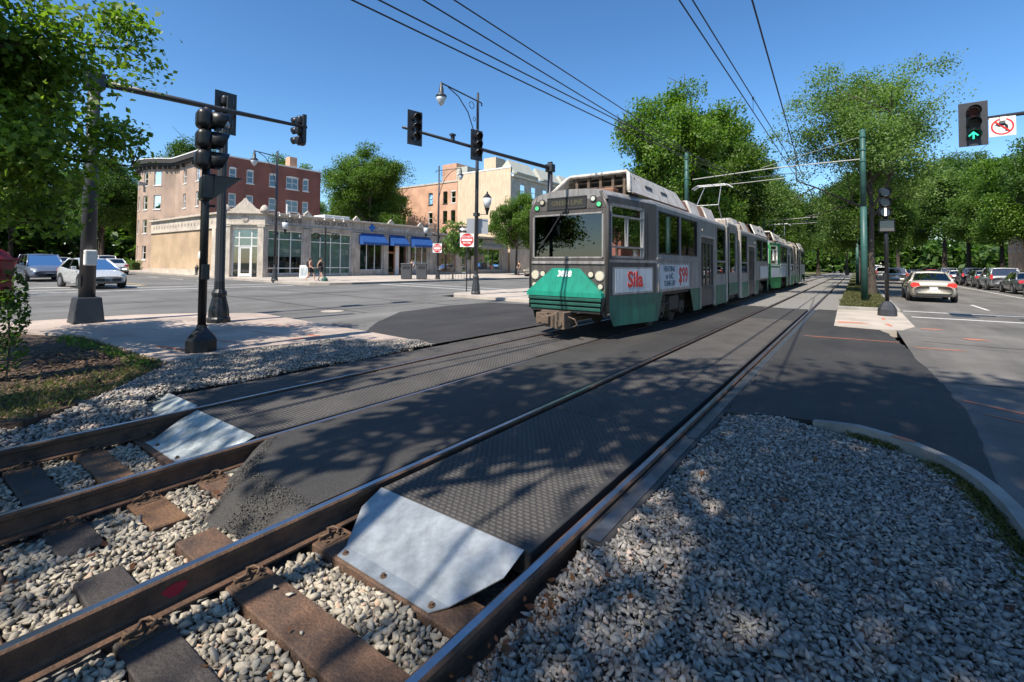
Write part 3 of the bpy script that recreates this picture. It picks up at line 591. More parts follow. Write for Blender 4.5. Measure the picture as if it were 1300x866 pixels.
def lim(x, y):
    e = 1.50 + .55 * np.clip((-x - 3.7) / .75, 0, 9) ** 1.4
    return np.where((x < -2.9) & (x > -4.5), y < e + .02, np.where(x > -2.95, y < 2.25, y < 2.2))
gravel('track_ballast', lambda x, y: clear(x, y) & lim(x, y) & (x > -6.15) & (x < -1.34), lambda x, y: -.208 + .012 * np.sin(x * 5 + y * 3) + np.where((x > -4.2) & (x < -3.6), .012, 0), (-6.2, -1.3, -.9, 2.3), .034, .021, .041, 'stone_sunlit', 'pale crushed stone ballast between the ties of both near tracks', 2)
strip = [(-6.15, -1.5), (-6.15, 1.95), (-6.85, 2.0), (-6.95, 2.4), (-6.90, 4.2), (-6.93, 6.85), (-7.4, 6.7), (-8.7, 5.75), (-8.95, 4.4), (-8.8, 3.0), (-8.0, 2.35), (-7.3, 1.8), (-6.75, 1.0), (-7.2, .5), (-9.0, -1.5)]
gravel('gravel_strip', lambda x, y: in_poly(x, y, strip), lambda x, y: -.12 + .17 * np.clip((-x - 6.2) / 1.0, 0, 1) + .02 * np.sin(x * 2.5 + y * 3), (-9.1, -6.1, -1.5, 6.9), .036, .022, .042, 'stone', 'grey crushed stone strip beyond the farthest rail, below the corner pavement', 2)
crumb = lambda x, y: (y > 1.36 + .55 * np.clip((-x - 3.7) / .75, 0, 9) ** 1.4) & (y < 1.85 + .55 * np.clip((-x - 3.7) / .75, 0, 9) ** 1.4) & (x > -4.40) & (x < -2.98) & (rng.uniform(0, 1, x.shape) < .75)
def crumb_z(x, y):
    e = 1.40 + .55 * np.clip((-x - 3.7) / .75, 0, 9) ** 1.4; t = np.clip((y - e) / .42, 0, 1); t = t * t * (3 - 2 * t); return -.25 + .252 * t + .007
M['crumb'] = attrm('asphalt crumb', [(0, (.045, .042, .038)), (1, (.095, .088, .08))], .75)
gravel('asphalt_crumbs', crumb, crumb_z, (-4.4, -2.98, 1.3, 2.5), .013, .005, .012, 'crumb', 'loose black crumbs on the slumped near end of the asphalt strip', 1)
# a few stray stones lying on ties, each its own thing
for i, (x, y, z, s) in enumerate([(-2.62, 1.40, -.165, .026), (-2.50, 1.42, -.166, .022), (-2.2, 1.31, -.168, .016), (-5.2, 1.36, -.167, .017), (-2.02, 1.87, -.168, .014)]):
    v, f = STONES[i]; st = mesh_np('stone', v * s, f, 'stone_sunlit', None, [.7], len(v)); st.location = (x, y, z); st.rotation_euler = (0, 0, i)
    tag(st, ['pale stray stone at the edge of the first bare tie by the ramp', 'smaller pale stone next to it on the same bare tie', 'tiny stone lying mid tie in front of the shiny ramp', 'small stone lying on the orange-brown tie of the left track', 'tiny stone on the tie under the shiny ramp'][i], 'stone', 'stray stones on the ties')
# dead leaves blown against the nearest rail and between the ties
lit = np.concatenate([np.column_stack([rng.normal(-1.24, .06, 150), rng.uniform(.9, 2.6, 150), rng.normal(-.075, .012, 150)]), np.column_stack([rng.uniform(-1.1, .7, 90), rng.uniform(.8, 5.6, 90), rng.normal(-.005, .006, 90)]), np.column_stack([rng.uniform(-6, -1.5, 70), rng.uniform(-.2, 1.8, 70), rng.normal(-.165, .008, 70)])])
def litter(pts, size):
    n = len(pts); A_ = euler_mats(rng.normal(0, .5, n), rng.normal(0, .5, n), rng.uniform(0, 6.28, n)); q = np.array([(-.5, 0, .06), (-.05, -.32, 0), (.5, 0, .08), (.05, .32, .02)]) * size
    return mesh_np('leaf_litter', (np.einsum('nij,vj->nvi', A_, q) * rng.uniform(.5, 1.3, (n, 1, 1)) + pts[:, None, :]).reshape(-1, 3), np.arange(n * 4).reshape(-1, 4), 'leaf_brown', None, rng.uniform(0, 1, n), 4)
stuff(litter(lit, .055), 'brown dead leaves scattered along the nearest rail and on the ballast', 'dead leaves')
# wood chips and grass in the planting bed, grass along kerbs
def blades(name, pts, h, wdt, label, mat='blade', lean=.5):
    n = len(pts); a = rng.uniform(0, 6.28, n); hh = h * rng.uniform(.5, 1.2, n); d = np.stack([np.cos(a), np.sin(a), np.zeros(n)], 1); l2 = rng.normal(0, lean, (n, 2)) * hh[:, None]
    v = np.zeros((n, 4, 3)); v[:, 0] = pts - d * wdt; v[:, 1] = pts + d * wdt; mid = pts + np.column_stack([l2 * .35, hh * .6]); v[:, 2] = mid + d * wdt * .7; v[:, 3] = pts + np.column_stack([l2, hh])
    f = np.array([(0, 1, 2), (0, 2, 3)]); F = (np.arange(n)[:, None, None] * 4 + f[None]).reshape(-1, 3)
    return stuff(mesh_np(name, v.reshape(-1, 3), F, mat, None, rng.uniform(0, 1, n), 4), label, 'grass')
def scatter(poly, n, z, dens=None):
    p = np.array(poly); lo, hi = p.min(0), p.max(0); o = []
    while sum(map(len, o)) < n:
        q = rng.uniform(lo, hi, (n * 2, 2)); q = q[in_poly(q[:, 0], q[:, 1], poly)]
        if dens is not None: q = q[rng.uniform(0, 1, len(q)) < dens(q[:, 0], q[:, 1])]
        o.append(q)
    q = np.concatenate(o)[:n]; return np.column_stack([q, np.full(n, z) if np.isscalar(z) else z(q[:, 0], q[:, 1])])
bedp = [(-14.5, -1.5), (-8.6, -1.5), (-7.3, .55), (-6.8, 1.0), (-7.3, 1.75), (-8.0, 2.3), (-8.75, 2.85), (-12.9, 2.72), (-14.4, 2.0)]
pts = scatter(bedp, 5200, .028); n = len(pts); sz = rng.uniform(.02, .06, n); Am = euler_mats(rng.normal(0, .25, n), rng.normal(0, .25, n), rng.uniform(0, 6.28, n))
bv = np.array([(-1, -.3, -.08), (1, -.22, -.08), (.9, .3, -.08), (-.9, .25, -.08), (-1, -.3, .1), (1, -.22, .1), (.9, .3, .1), (-.9, .25, .1)]); bf = np.array([(4, 5, 6, 7), (0, 1, 5, 4), (1, 2, 6, 5), (2, 3, 7, 6), (3, 0, 4, 7)])
stuff(mesh_np('wood_chips', (np.einsum('nij,vj->nvi', Am, bv) * sz[:, None, None] + pts[:, None, :]).reshape(-1, 3), (np.arange(n)[:, None, None] * 8 + bf[None]).reshape(-1, 4), 'chip', None, rng.uniform(0, 1, n), 8), 'brown wood chips and dead leaves covering the planting bed at the left', 'wood chips')
rimd = lambda x, y: np.clip(.015 + 1.6 * np.exp(-((x + 7.3) ** 2 + (y - 1.4) ** 2) / .9) + 1.2 * np.exp(-((y - 2.75) / .16) ** 2) + .9 * np.exp(-((x + 8.4) ** 2 + (y - 2.5) ** 2) / .3) + .10 * (y < .9), 0, 1)
blades('grass', scatter(bedp, 4200, .018, rimd), .08, .004, 'ragged grass round the edge of the planting bed at the left')
kp = [(-.3, 5.90), (.02, 5.84), (.25, 5.72), (.44, 5.55), (.6, 5.34), (.71, 5.1), (.78, 4.85), (.82, 4.5), (.84, 4.0), (.84, 2.0)]
kq = []
for _ in range(4200):
    i = random.choice([0, 1, 2, 3, 4, 5, 6, 7, 8, 8, 8]); t = random.random(); a, b = kp[i], kp[i + 1]; x, y = a[0] + (b[0] - a[0]) * t, a[1] + (b[1] - a[1]) * t
    if math.sin(x * 9) + math.sin(y * 5 + 1) < -.7: continue
    kq.append((x - abs(random.gauss(.07, .045)), y - abs(random.gauss(.07, .04)) * (1 if i < 6 else 0), -.03))
blades('kerb_grass', np.array(kq), .055, .0035, 'thin line of green grass along the inside of the curved kerb')
blades('median_grass', scatter([(-.5, 22.8), (1.1, 22.8), (1.1, 70), (-.5, 70)], 15000, .10, lambda x, y: np.exp(-(y - 22) / 18)), .12, .009, 'sunlit grass on the narrow median beyond the crossing')

# ------------------------------------------------------------------ the tram (two coupled articulated cars)
TL = 23.0   # length of one car
def tram(loc, label, group, P, number, ads=True, dest=None):
    t = thing('tram_car', label, 'tram', loc, 0, group)
    H0 = [(0., .98), (2.2, 1.3), (10.2, 1.3)]
    for half in (0, 1):
        mt = Matrix.Identity(4) if half == 0 else Matrix.Translation((0, TL, 0)) @ Matrix.Rotation(math.pi, 4, 'Z')
        B = lambda: MB(mt)
        rotz = 0. if half == 0 else math.pi
        near = half == 0
        for s in (1, -1):               # the two long sides
            def SW(mb, y0, y1, z0, z1, ops, depth=.06, x=1.3):
                """flat side wall between y0..y1; openings (ya,yb,za,zb)"""
                if s > 0: return mb.wall((x, y0, z0), (0, 1, 0), y1 - y0, z1 - z0, [(a - y0, b - y0, c - z0, d - z0) for a, b, c, d in ops], depth)
                return mb.wall((-x, y1, z0), (0, -1, 0), y1 - y0, z1 - z0, [(y1 - b, y1 - a, c - z0, d - z0) for a, b, c, d in ops], depth)
            wins = [(2.38, 4.12, 1.93, 3.03), (4.28, 5.98, 1.93, 3.03), (8.62, 9.92, 1.36, 3.03)]; door = (6.35, 8.3, .30, 2.62)
            SW(B(), 2.2, 10.2, .96, 3.14, wins + [(6.35, 8.3, .90, 2.62)]).build('side_panel', P['side'], t)
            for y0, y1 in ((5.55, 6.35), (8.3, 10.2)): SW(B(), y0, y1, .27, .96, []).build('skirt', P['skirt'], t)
            for a, b in ((2.24, 6.3), (8.36, 10.16)): B().bx(*sorted((s * 1.302, s * 1.325)), a, b, 1.78, 1.845).build('belt_rail', P['trim'], t, bevel=.008)
            for a, b, c, d in wins:
                fr = B()
                for q in ((a, b, c, c + .035), (a, b, d - .035, d), (a, a + .035, c, d), (b - .035, b, c, d)): fr.bx(*sorted((s * 1.262, s * 1.306)), q[0], q[1], q[2], q[3])
                fo = fr.build('window', 'tdark', t)
                pn = B(); pn.bx(*sorted((s * 1.268, s * 1.274)), a + .03, b - .03, c + .03, d - .03); pn.build('pane', 'tglass', fo)
            for yy in (2.215, 5.25, 6.18, 8.42, 10.0): B().bx(*sorted((s * 1.300, s * 1.3025)), yy - .006, yy + .006, .98, 3.12).build('panel_seam', 'tdark', t)
            # double folding door
            a, b, c, d = door
            for k in (0, 1):
                y0 = a + .05 + k * (b - a - .1) / 2; y1 = y0 + (b - a - .1) / 2 - .02; wq = (y1 - y0)
                lf = B(); SW(lf, y0, y1, c + .03, d - .05, [(y0 + .08, y0 + wq / 2 - .04, 1.0, 2.4), (y0 + wq / 2 + .04, y1 - .08, 1.0, 2.4)], .03, 1.262); lo_ = lf.build('door', P['door'], t)
                for u_, v_ in ((y0 + .08, y0 + wq / 2 - .04), (y0 + wq / 2 + .04, y1 - .08)):
                    pn = B(); pn.bx(*sorted((s * 1.236, s * 1.241)), u_, v_, 1.0, 2.4); pn.build('pane', 'tglass', lo_)
            jb = B()
            for y0 in (a, b - .05): jb.bx(*sorted((s * 1.25, s * 1.315)), y0, y0 + .05, .28, 2.64)
            jb.bx(*sorted((s * 1.25, s * 1.31)), a, b, 2.58, 2.66); jb.build('door_frame', P['trim2'], t)
            gr = B(); gr.cyl((s * 1.312, a + .2, 2.80), (s * 1.33, a + .2, 2.80), .045, n=10); gr.build('door_lamp', 'headlight', t)
            gr = B(); gr.cyl((s * 1.303, 8.36, 1.30), (s * 1.318, 8.36, 1.30), .05, n=10); gr.build('side_marker', 'orange_mark', t)
            # tapering cab side
            p0, p1 = Vector((s * .985, .06, 0)), Vector((s * 1.3, 2.2, 0)); ln = (p1 - p0).length; ud = (p1 - p0).normalized()
            if s > 0: o, u_, fl = p0, ud, lambda a_, b_: (a_, b_)
            else: o, u_, fl = p1, -ud, lambda a_, b_: (ln - b_, ln - a_)
            nn = u_.cross(Vector((0, 0, 1)))
            cw = (.10, 1.56, 1.80, 3.0)
            B().wall(o + Vector((0, 0, .96)), u_, ln, 2.2, [(*fl(cw[0], cw[1]), cw[2] - .96, cw[3] - .96)], .05).build('cab_side', P['cab'], t)
            def QB(mb, a_, b_, z0, z1, d0, d1):   # slab on the cab side plane
                a_, b_ = fl(a_, b_); q = [o + u_ * a_ + nn * d0, o + u_ * b_ + nn * d0, o + u_ * b_ + nn * d1, o + u_ * a_ + nn * d1]
                return mb.prism([(*v.xy, z0) for v in q], (0, 0, z1 - z0))
            cf = B()
            for q in ((.10, 1.56, 1.80, 1.85), (.10, 1.56, 2.95, 3.0), (.10, .15, 1.8, 3.0), (1.51, 1.56, 1.8, 3.0), (.15, 1.51, 2.72, 2.755), (.80, .84, 2.05, 2.72), (.15, 1.51, 2.03, 2.065)): QB(cf, *q, -.03, .012)
            co_ = cf.build('cab_window', P['trim'], t); pn = B(); QB(pn, .12, 1.54, 1.82, 2.98, -.034, -.030); pn.build('pane', 'tglass', co_)
            QB(B(), -.02, ln, 1.70, 1.765, .002, .03).build('cab_belt_rail', P['trim'], t)
            # skirt of the cab with a slanting rear edge at the bogie opening
            q0, q1 = o + u_ * fl(.25, .25)[0], p1
            sk = B(); a0 = p0 + ud * .22; e = Vector((s * 1.3, 2.75, 0))
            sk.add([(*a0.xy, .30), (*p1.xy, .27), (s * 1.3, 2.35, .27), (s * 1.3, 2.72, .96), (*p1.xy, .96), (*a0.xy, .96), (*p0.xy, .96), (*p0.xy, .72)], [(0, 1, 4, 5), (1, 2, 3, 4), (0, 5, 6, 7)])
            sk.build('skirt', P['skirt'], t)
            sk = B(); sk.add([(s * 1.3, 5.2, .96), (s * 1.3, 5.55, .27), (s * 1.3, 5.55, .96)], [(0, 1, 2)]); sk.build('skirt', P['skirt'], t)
            if ads:
                for nm, args in (('ad_panel', None),):
                    fb = B(); QB(fb, .16, 1.98, .985, 1.60, .003, .018); f1 = fb.build('ad_frame', P['trim2'], t)
                    fb = B(); QB(fb, .26, 1.90, 1.03, 1.56, .0185, .024); ad1 = fb.build('ad_poster', 'adwhite', f1)
                    fb = B(); fb.bx(*sorted((s * 1.302, s * 1.318)), 2.32, 5.05, 1.0, 1.70); f2 = fb.build('ad_frame', P['trim2'], t)
                    fb = B(); fb.bx(*sorted((s * 1.3185, s * 1.324)), 2.42, 4.97, 1.05, 1.66); ad2 = fb.build('ad_poster', 'adwhite', f2)
                if s > 0 and near and number:
                    c1 = o + u_ * 1.12 + nn * .026; rzz = math.atan2(u_.y, u_.x)
                    text('poster_lettering', 'Sila', .50, 'adred', f1, (c1.x, c1.y, 1.30), (R(90), 0, rzz), bold=.014, sx=1.05)
                    text('poster_lettering', '$99', .62, 'adred', f2, (1.327, 4.42, 1.36), (R(90), 0, R(90)), bold=.008, sx=.92)
                    for k, wd in enumerate(('HEATING', 'or A/C', 'TUNE-UP')): text('poster_lettering', wd, .20, 'adblue', f2, (1.327, 3.18, 1.55 - .19 * k), (R(90), 0, R(90)), bold=.004, sx=1.1)
            # bogie behind the opening
            bo = B(); bo.bx(*sorted((s * .80, s * 1.02)), 2.75, 5.4, .38, .56); bo.bx(*sorted((s * .85, s * 1.16)), 3.7, 4.5, .42, .80); bo.bx(*sorted((s * .9, s * 1.12)), 2.95, 3.35, .30, .62); bo.bx(*sorted((s * .9, s * 1.12)), 4.75, 5.15, .30, .62)
            bo.cyl((s * 1.0, 3.55, .45), (s * 1.0, 3.55, .85), .08, n=10); bo.cyl((s * 1.0, 4.65, .45), (s * 1.0, 4.65, .85), .08, n=10)
            bo.tube([(s * 1.14, 2.9, .68), (s * 1.16, 3.3, .60), (s * 1.14, 3.9, .72), (s * 1.16, 4.5, .66)], .025, 6)
            bg_ = bo.build('bogie', 'under', t, bevel=.02)
            for yy in (3.15, 4.95):
                wh = B(); wh.cyl((s * .69, yy, .33), (s * .80, yy, .33), .33, n=24); wh.cyl((s * .80, yy, .33), (s * .83, yy, .33), .29, n=24); wh.cyl((s * .83, yy, .33), (s * 1.12, yy, .33), .085, n=12); wh.build('wheel', 'under', bg_)
        # floor, under-frame, ceiling, seats
        B().bx(-1.26, 1.26, 2.2, 10.2, .88, .94).build('floor', 'tdark', t); B().bx(-1.0, 1.0, 5.5, 10.1, .35, .86).build('underfloor_box', 'under', t, bevel=.02)
        B().add([(-.96, .05, .90), (.96, .05, .90), (1.28, 2.2, .90), (-1.28, 2.2, .90), (-.96, .05, .80), (.96, .05, .80), (1.28, 2.2, .80), (-1.28, 2.2, .80)], [(0, 1, 2, 3), (4, 5, 6, 7), (0, 1, 5, 4)]).build('cab_floor', 'tdark', t)
        B().bx(-1.24, 1.24, 1.7, 1.76, .95, 2.9).build('cab_bulkhead', 'tdark', t)
        for yy in (2.9, 3.8, 4.7, 5.6, 8.9):
            for s in (-1, 1):
                sb = B(); sb.bx(*sorted((s * .35, s * 1.2)), yy, yy + .45, 1.25, 1.35); sb.bx(*sorted((s * .35, s * 1.2)), yy - .05, yy + .03, 1.3, 1.95); sb.build('seat', 'cloth_grey', t, bevel=.03)
        # roof shell
        sec = [(-1.3, 3.14), (-1.27, 3.22), (-1.15, 3.30), (-.85, 3.37), (-.4, 3.41), (0, 3.42), (.4, 3.41), (.85, 3.37), (1.15, 3.30), (1.27, 3.22), (1.3, 3.14)]
        st = [(0.02, .755, -.06), (.35, .79, -.015), (2.2, 1., 0), (10.2, 1., 0)]
        v = [(x * k, y, z + dz) for y, k, dz in st for x, z in sec]; n = len(sec)
        rf = B(); rf.add(v, [(i * n + j, i * n + j + 1, (i + 1) * n + j + 1, (i + 1) * n + j) for i in range(3) for j in range(n - 1)] + [tuple(range(n)), tuple(3 * n + k for k in range(n))]); rf.build('roof', P['roof'], t, smooth=False)
        B().add([(-.97, .06, 3.08), (.97, .06, 3.08), (1.27, 2.2, 3.12), (-1.27, 2.2, 3.12), (1.27, 10.1, 3.12), (-1.27, 10.1, 3.12)], [(0, 1, 2, 3), (3, 2, 4, 5)]).build('ceiling', 'tdark', t)
        # front face
        B().wall((-.985, 0, .90), (1, 0, 0), 1.97, 1.98, [(.075, 1.895, .88, 1.90)], .05).build('front_face', P['front'], t)
        fc = B(); fc.prism([(-.985, 0, 2.88), (.985, 0, 2.88), (.985, .0, 2.95), (.80, .03, 3.27), (.3, .045, 3.345), (-.3, .045, 3.345), (-.80, .03, 3.27), (-.985, 0, 2.95)], (0, .06, 0)); fc.build('front_cap', P['front'], t, bevel=.012)
        for s in (-1, 1): B().tube([(s * .985, .03, .62), (s * .985, .03, 2.9), (s * .82, .05, 3.26)], .045, 10).build('corner_post', P['front'], t, smooth=True)
        wf = B()
        for a, b, c, d in ((-.91, .91, 1.78, 1.82), (-.91, .91, 2.76, 2.80), (-.91, -.87, 1.78, 2.80), (.87, .91, 1.78, 2.80)): wf.bx(a, b, -.012, .03, c, d)
        wo = wf.build('windshield', P['trim'], t, bevel=.008); B().bx(-.88, .88, .012, .018, 1.81, 2.77).build('pane', 'wglass', wo)
        wp = B(); wp.tube([(-.05, -.03, 2.86), (-.12, -.045, 2.80), (-.42, -.05, 2.38)], .014, 6); wp.tube([(-.36, -.045, 2.45), (-.72, -.035, 2.02)], .018, 6); wp.bx(-.10, .06, -.04, .0, 2.83, 2.89); wp.build('wiper', 'plastic', t)
        ds = B(); ds.bx(-.52, .50, -.012, .01, 2.90, 2.935); ds.bx(-.52, .50, -.012, .01, 3.155, 3.19); ds.bx(-.52, -.485, -.012, .01, 2.90, 3.19); ds.bx(.465, .50, -.012, .01, 2.90, 3.19)
        do = ds.build('destination_sign', 'tdark', t, bevel=.006); B().bx(-.50, .48, -.005, -.002, 2.92, 3.17).build('sign_panel', 'plastic', do)
        if dest and near: text('sign_lettering', dest, .15, 'amber', do, (0, -.009, 3.045), (R(90), 0, 0), ext=.001, bold=.002)
        B().bx(-.94, .94, -.028, .0, 1.655, 1.715).build('front_belt', P['trim'], t, bevel=.01)
        # green nose wedge
        ns = B(); ns.add([(-.37, -.004, 1.56), (.34, -.004, 1.56), (.93, -.17, 1.03), (-.95, -.17, 1.03), (.95, -.18, .93), (-.97, -.18, .93), (.95, 0, .93), (-.97, 0, .93), (.93, 0, 1.03), (-.95, 0, 1.03)],
                          [(0, 1, 2, 3), (3, 2, 4, 5), (1, 8, 2), (0, 3, 9), (2, 8, 6, 4), (3, 5, 7, 9), (5, 4, 6, 7)]); no = ns.build('nose', P['nose'], t)
        if number:
            a = math.atan2(.166, .53)
            cy, cz = -.004 - .166 * .25, 1.56 - .53 * .25
            if near: text('car_number', number, .19, 'numwhite', no, (-.02, cy - .008, cz + .004), (R(90) - a, 0, 0), bold=.006, sx=.95)
        bs = B()
        for k in range(3): bs.bx(-.93 + .02 * k, .93 - .02 * k, -.17 + .025 * k, .0, .845 - .105 * k, .915 - .105 * k)
        bs.build('bumper', P['bumper'], t, bevel=.012); B().bx(-.88, .88, -.1, .0, .58, .92).build('bumper_backing', 'flange', t)
        jw = B()
        for s in (-1, 1): jw.add([(s * .985, 0, .95), (s * .985, .2, .95), (s * .9, .2, .50), (s * .86, 0, .56), (s * .95, -.12, .94), (s * .90, -.10, .66)], [(0, 1, 2, 3), (0, 3, 5, 4)])
        jw.build('bumper_end', P['front'], t)
        for s in (-1, 1):
            for (x, z, r, mm) in ((.83, 1.40, .095, 'headlight'), (.62, 1.43, .06, 'headlight'), (.85, 1.17, .055, 'headlight')):
                lb = B(); lb.cyl((s * x, -.02, z), (s * x, .0, z), r + .018, n=18); lo_ = lb.build('lamp_ring', 'chrome' if r > .08 else 'plastic', t); B().cyl((s * x, -.032, z), (s * x, -.018, z), r, r * .98, 18).build('lamp_lens', mm, lo_)
            for (x, z, mm) in ((.66, 3.10, 'headlight'), (.80, 2.97, 'tram_green' if near and number else 'lens_dgreen')):
                lb = B(); lb.cyl((s * x, -.01, z), (s * x, .03, z), .075, n=16); lo_ = lb.build('marker_ring', 'plastic', t); B().cyl((s * x, -.02, z), (s * x, -.008, z), .05, n=16).build('marker_lens', mm, lo_)
        # coupler
        cu = B(); cu.bx(-.30, .04, -.42, .45, .26, .52); cu.bx(-.62, -.33, -.30, .1, .30, .55); cu.bx(-.02, .22, -.48, -.18, .24, .60); cu.bx(-.34, -.16, -.52, -.40, .34, .50); cu.cyl((-.47, -.42, .42), (-.47, -.26, .42), .09, n=12); cu.cyl((.1, -.52, .36), (.1, -.46, .36), .07, n=12); cu.bx(-.55, .18, -.2, -.1, .52, .60)
        cu.tube([(.22, -.3, .5), (.40, -.34, .46), (.44, -.3, .34), (.30, -.2, .28)], .018, 6); cu.bx(-.14, .1, .3, 1.6, .34, .46)
        cu.build('coupler', 'coupler', t, bevel=.015)
        # roof fairing: open white frame at the front, sloping side panels behind
        ff = B(); 
        ff.tube([(-1.10, .95, 3.36), (-.86, 1.5, 3.88), (-.78, 1.58, 3.95), (.78, 1.58, 3.95), (.86, 1.5, 3.88), (1.10, .95, 3.36)], .05, 8)
        fo = ff.build('fairing_frame', P['fair'], t, smooth=True)
        for s in (-1, 1):
            sp = B(); sp.prism([(s * 1.14, .92, 3.33), (s * 1.16, 5.4, 3.33), (s * .90, 5.1, 3.86), (s * .86, 1.52, 3.92)], (-s * .05, 0, .0)); sp.build('fairing_side', P['fair'], t)
            sp = B(); sp.prism([(s * 1.145, 1.05, 3.30), (s * 1.165, 5.4, 3.30), (s * 1.165, 5.4, 3.335), (s * 1.145, 1.05, 3.335)], (s * .02, 0, 0)); sp.build('fairing_lip', 'trust', t)
            vn = B()
            for k in range(2): vn.prism([(s * (1.035 - .0), 2.2 + 1.2 * k, 3.60), (s * 1.035, 2.7 + 1.2 * k, 3.60), (s * 1.0, 2.65 + 1.2 * k, 3.67), (s * 1.0, 2.2 + 1.2 * k, 3.67)], (s * .012, 0, 0))
            vn.build('fairing_vent', 'tdark', t)
        B().add([(-.86, 1.52, 3.93), (.86, 1.52, 3.93), (.90, 5.1, 3.87), (-.90, 5.1, 3.87)], [(0, 1, 2, 3)]).build('fairing_top', P['fair'], t)
        ib = B()
        for x in (-.62, -.28, .06, .40, .70): ib.bx(x - .035, x + .035, 1.62, 1.72, 3.40, 3.92)
        ib.bx(-.95, .95, 1.66, 1.70, 3.60, 3.64); ib.bx(-.95, .95, 1.66, 1.70, 3.76, 3.79); ib.build('fairing_bars', 'coupler', t)
        B().bx(-.9, .9, 2.0, 2.06, 3.38, 3.86).build('cooling_unit', 'tdark', t)
        B().bx(.15, .62, 1.15, 1.5, 3.38, 3.52).build('roof_horn_box', 'trust', t, bevel=.04); B().bx(-.32, -.12, 1.0, 1.3, 3.36, 3.50).build('roof_sensor', 'white', t, bevel=.03)
        for k, (y0, y1, hh, mm, xx) in enumerate(((5.6, 6.3, .40, 'trust', 1.0), (6.45, 7.5, .46, P['fair'], 1.02), (7.6, 8.3, .42, 'trust', 1.0), (8.4, 9.7, .46, P['fair'], 1.02))):
            rb = B(); rb.prism([(-xx, y0, 3.34), (xx, y0, 3.34), (xx * .82, y0 + .06, 3.34 + hh), (-xx * .82, y0 + .06, 3.34 + hh)], (0, y1 - y0, 0)); rb.build('roof_box', mm, t, bevel=.015)
        # end frame at the articulation
        ef = B()
        for s in (-1, 1): ef.bx(*sorted((s * 1.22, s * 1.335)), 10.02, 10.24, .30, 3.20)
        ef.bx(-1.3, 1.3, 10.04, 10.22, 3.16, 3.46); ef.build('end_frame', 'tbeige', t, bevel=.03)
        bl = B()
        for k in range(5): bl.bx(-1.18 - .04 * (k % 2), 1.18 + .04 * (k % 2), 10.25 + .07 * k, 10.31 + .07 * k, .5, 3.30)
        bl.build('bellows', 'plastic', t)
    # middle module over the centre bogie
    y0, y1 = 10.62, TL - 10.62
    for s in (1, -1):
        ops = [(y0 + .22, y1 - .22, 1.40, 3.0)]
        mb = MB()
        if s > 0: mb.wall((1.28, y0, .5), (0, 1, 0), y1 - y0, 2.66, [(a - y0, b - y0, c - .5, d - .5) for a, b, c, d in ops], .05)
        else: mb.wall((-1.28, y1, .5), (0, -1, 0), y1 - y0, 2.66, [(y1 - b, y1 - a, c - .5, d - .5) for a, b, c, d in ops], .05)
        mp = mb.build('middle_side', P['side'], t)
        MB().bx(*sorted((s * 1.24, s * 1.246)), y0 + .22, y1 - .22, 1.40, 3.0).build('pane', 'tglass', mp)
        MB().bx(*sorted((s * 1.282, s * 1.292)), y0, y1, .5, .98).build('middle_skirt', P['skirt'], t)
        bo = MB(); bo.bx(*sorted((s * .82, s * 1.1)), TL / 2 - 1.2, TL / 2 + 1.2, .3, .6); bq = bo.build('bogie', 'under', t, bevel=.02)
        for yy in (TL / 2 - .9, TL / 2 + .9): MB().cyl((s * .69, yy, .33), (s * .82, yy, .33), .33, n=20).build('wheel', 'under', bq)
    MB().bx(-1.27, 1.27, y0, y1, 3.14, 3.40).build('middle_roof', P['roof'], t, bevel=.08); MB().bx(-1.2, 1.2, y0, y1, .86, .92).build('middle_floor', 'tdark', t)
    # pantograph raised above the middle
    yp = 13.4; pg = MB()
    pg.bx(-.55, .55, yp - .5, yp + .6, 3.46, 3.54)
    for s in (-1, 1): pg.tube([(s * .40, yp + .45, 3.56), (s * .46, yp - .75, 4.35), (s * .36, yp + .25, 5.30)], .022, 6)
    for a in (-.12, .22): pg.tube([(-.85, yp + a + .1, 5.22), (-.62, yp + a + .1, 5.36), (.62, yp + a + .1, 5.36), (.85, yp + a + .1, 5.22)], .03, 6)
    pg.tube([(-.46, yp - .75, 4.35), (.46, yp - .75, 4.35)], .02, 6); pg.build('pantograph', 'grey_steel', t)
    return t
P1 = dict(side='tside', skirt='tgreen_d', trim='tside', trim2='tbeige', cab='tgrey', front='tgrey', roof='tside', door='tgrey', nose='tgreen', bumper='tbumper', fair='twhite')
M['car2grey'] = pm('second car silver', (.36, .36, .35), .45, metal=.2, var=.12, scale=2)
M['car2green'] = pm('second car green', (.03, .22, .07), .45, var=.15, scale=2)
P2 = dict(side='car2grey', skirt='car2green', trim='white', trim2='white', cab='car2green', front='car2green', roof='tside', door='tgrey', nose='car2green', bumper='car2green', fair='twhite')
tr1 = tram((-5.31, 9.42, 0), 'grey and green tram car numbered 3818, leading, with Sila poster', 'coupled tram cars', P1, '3818', True, 'GREEN LINE')
tr2 = tram((-5.31, 9.42 + TL + 1.0, 0), 'second tram car, brighter green ends, coupled behind the leading car', 'coupled tram cars', P2, None, True)

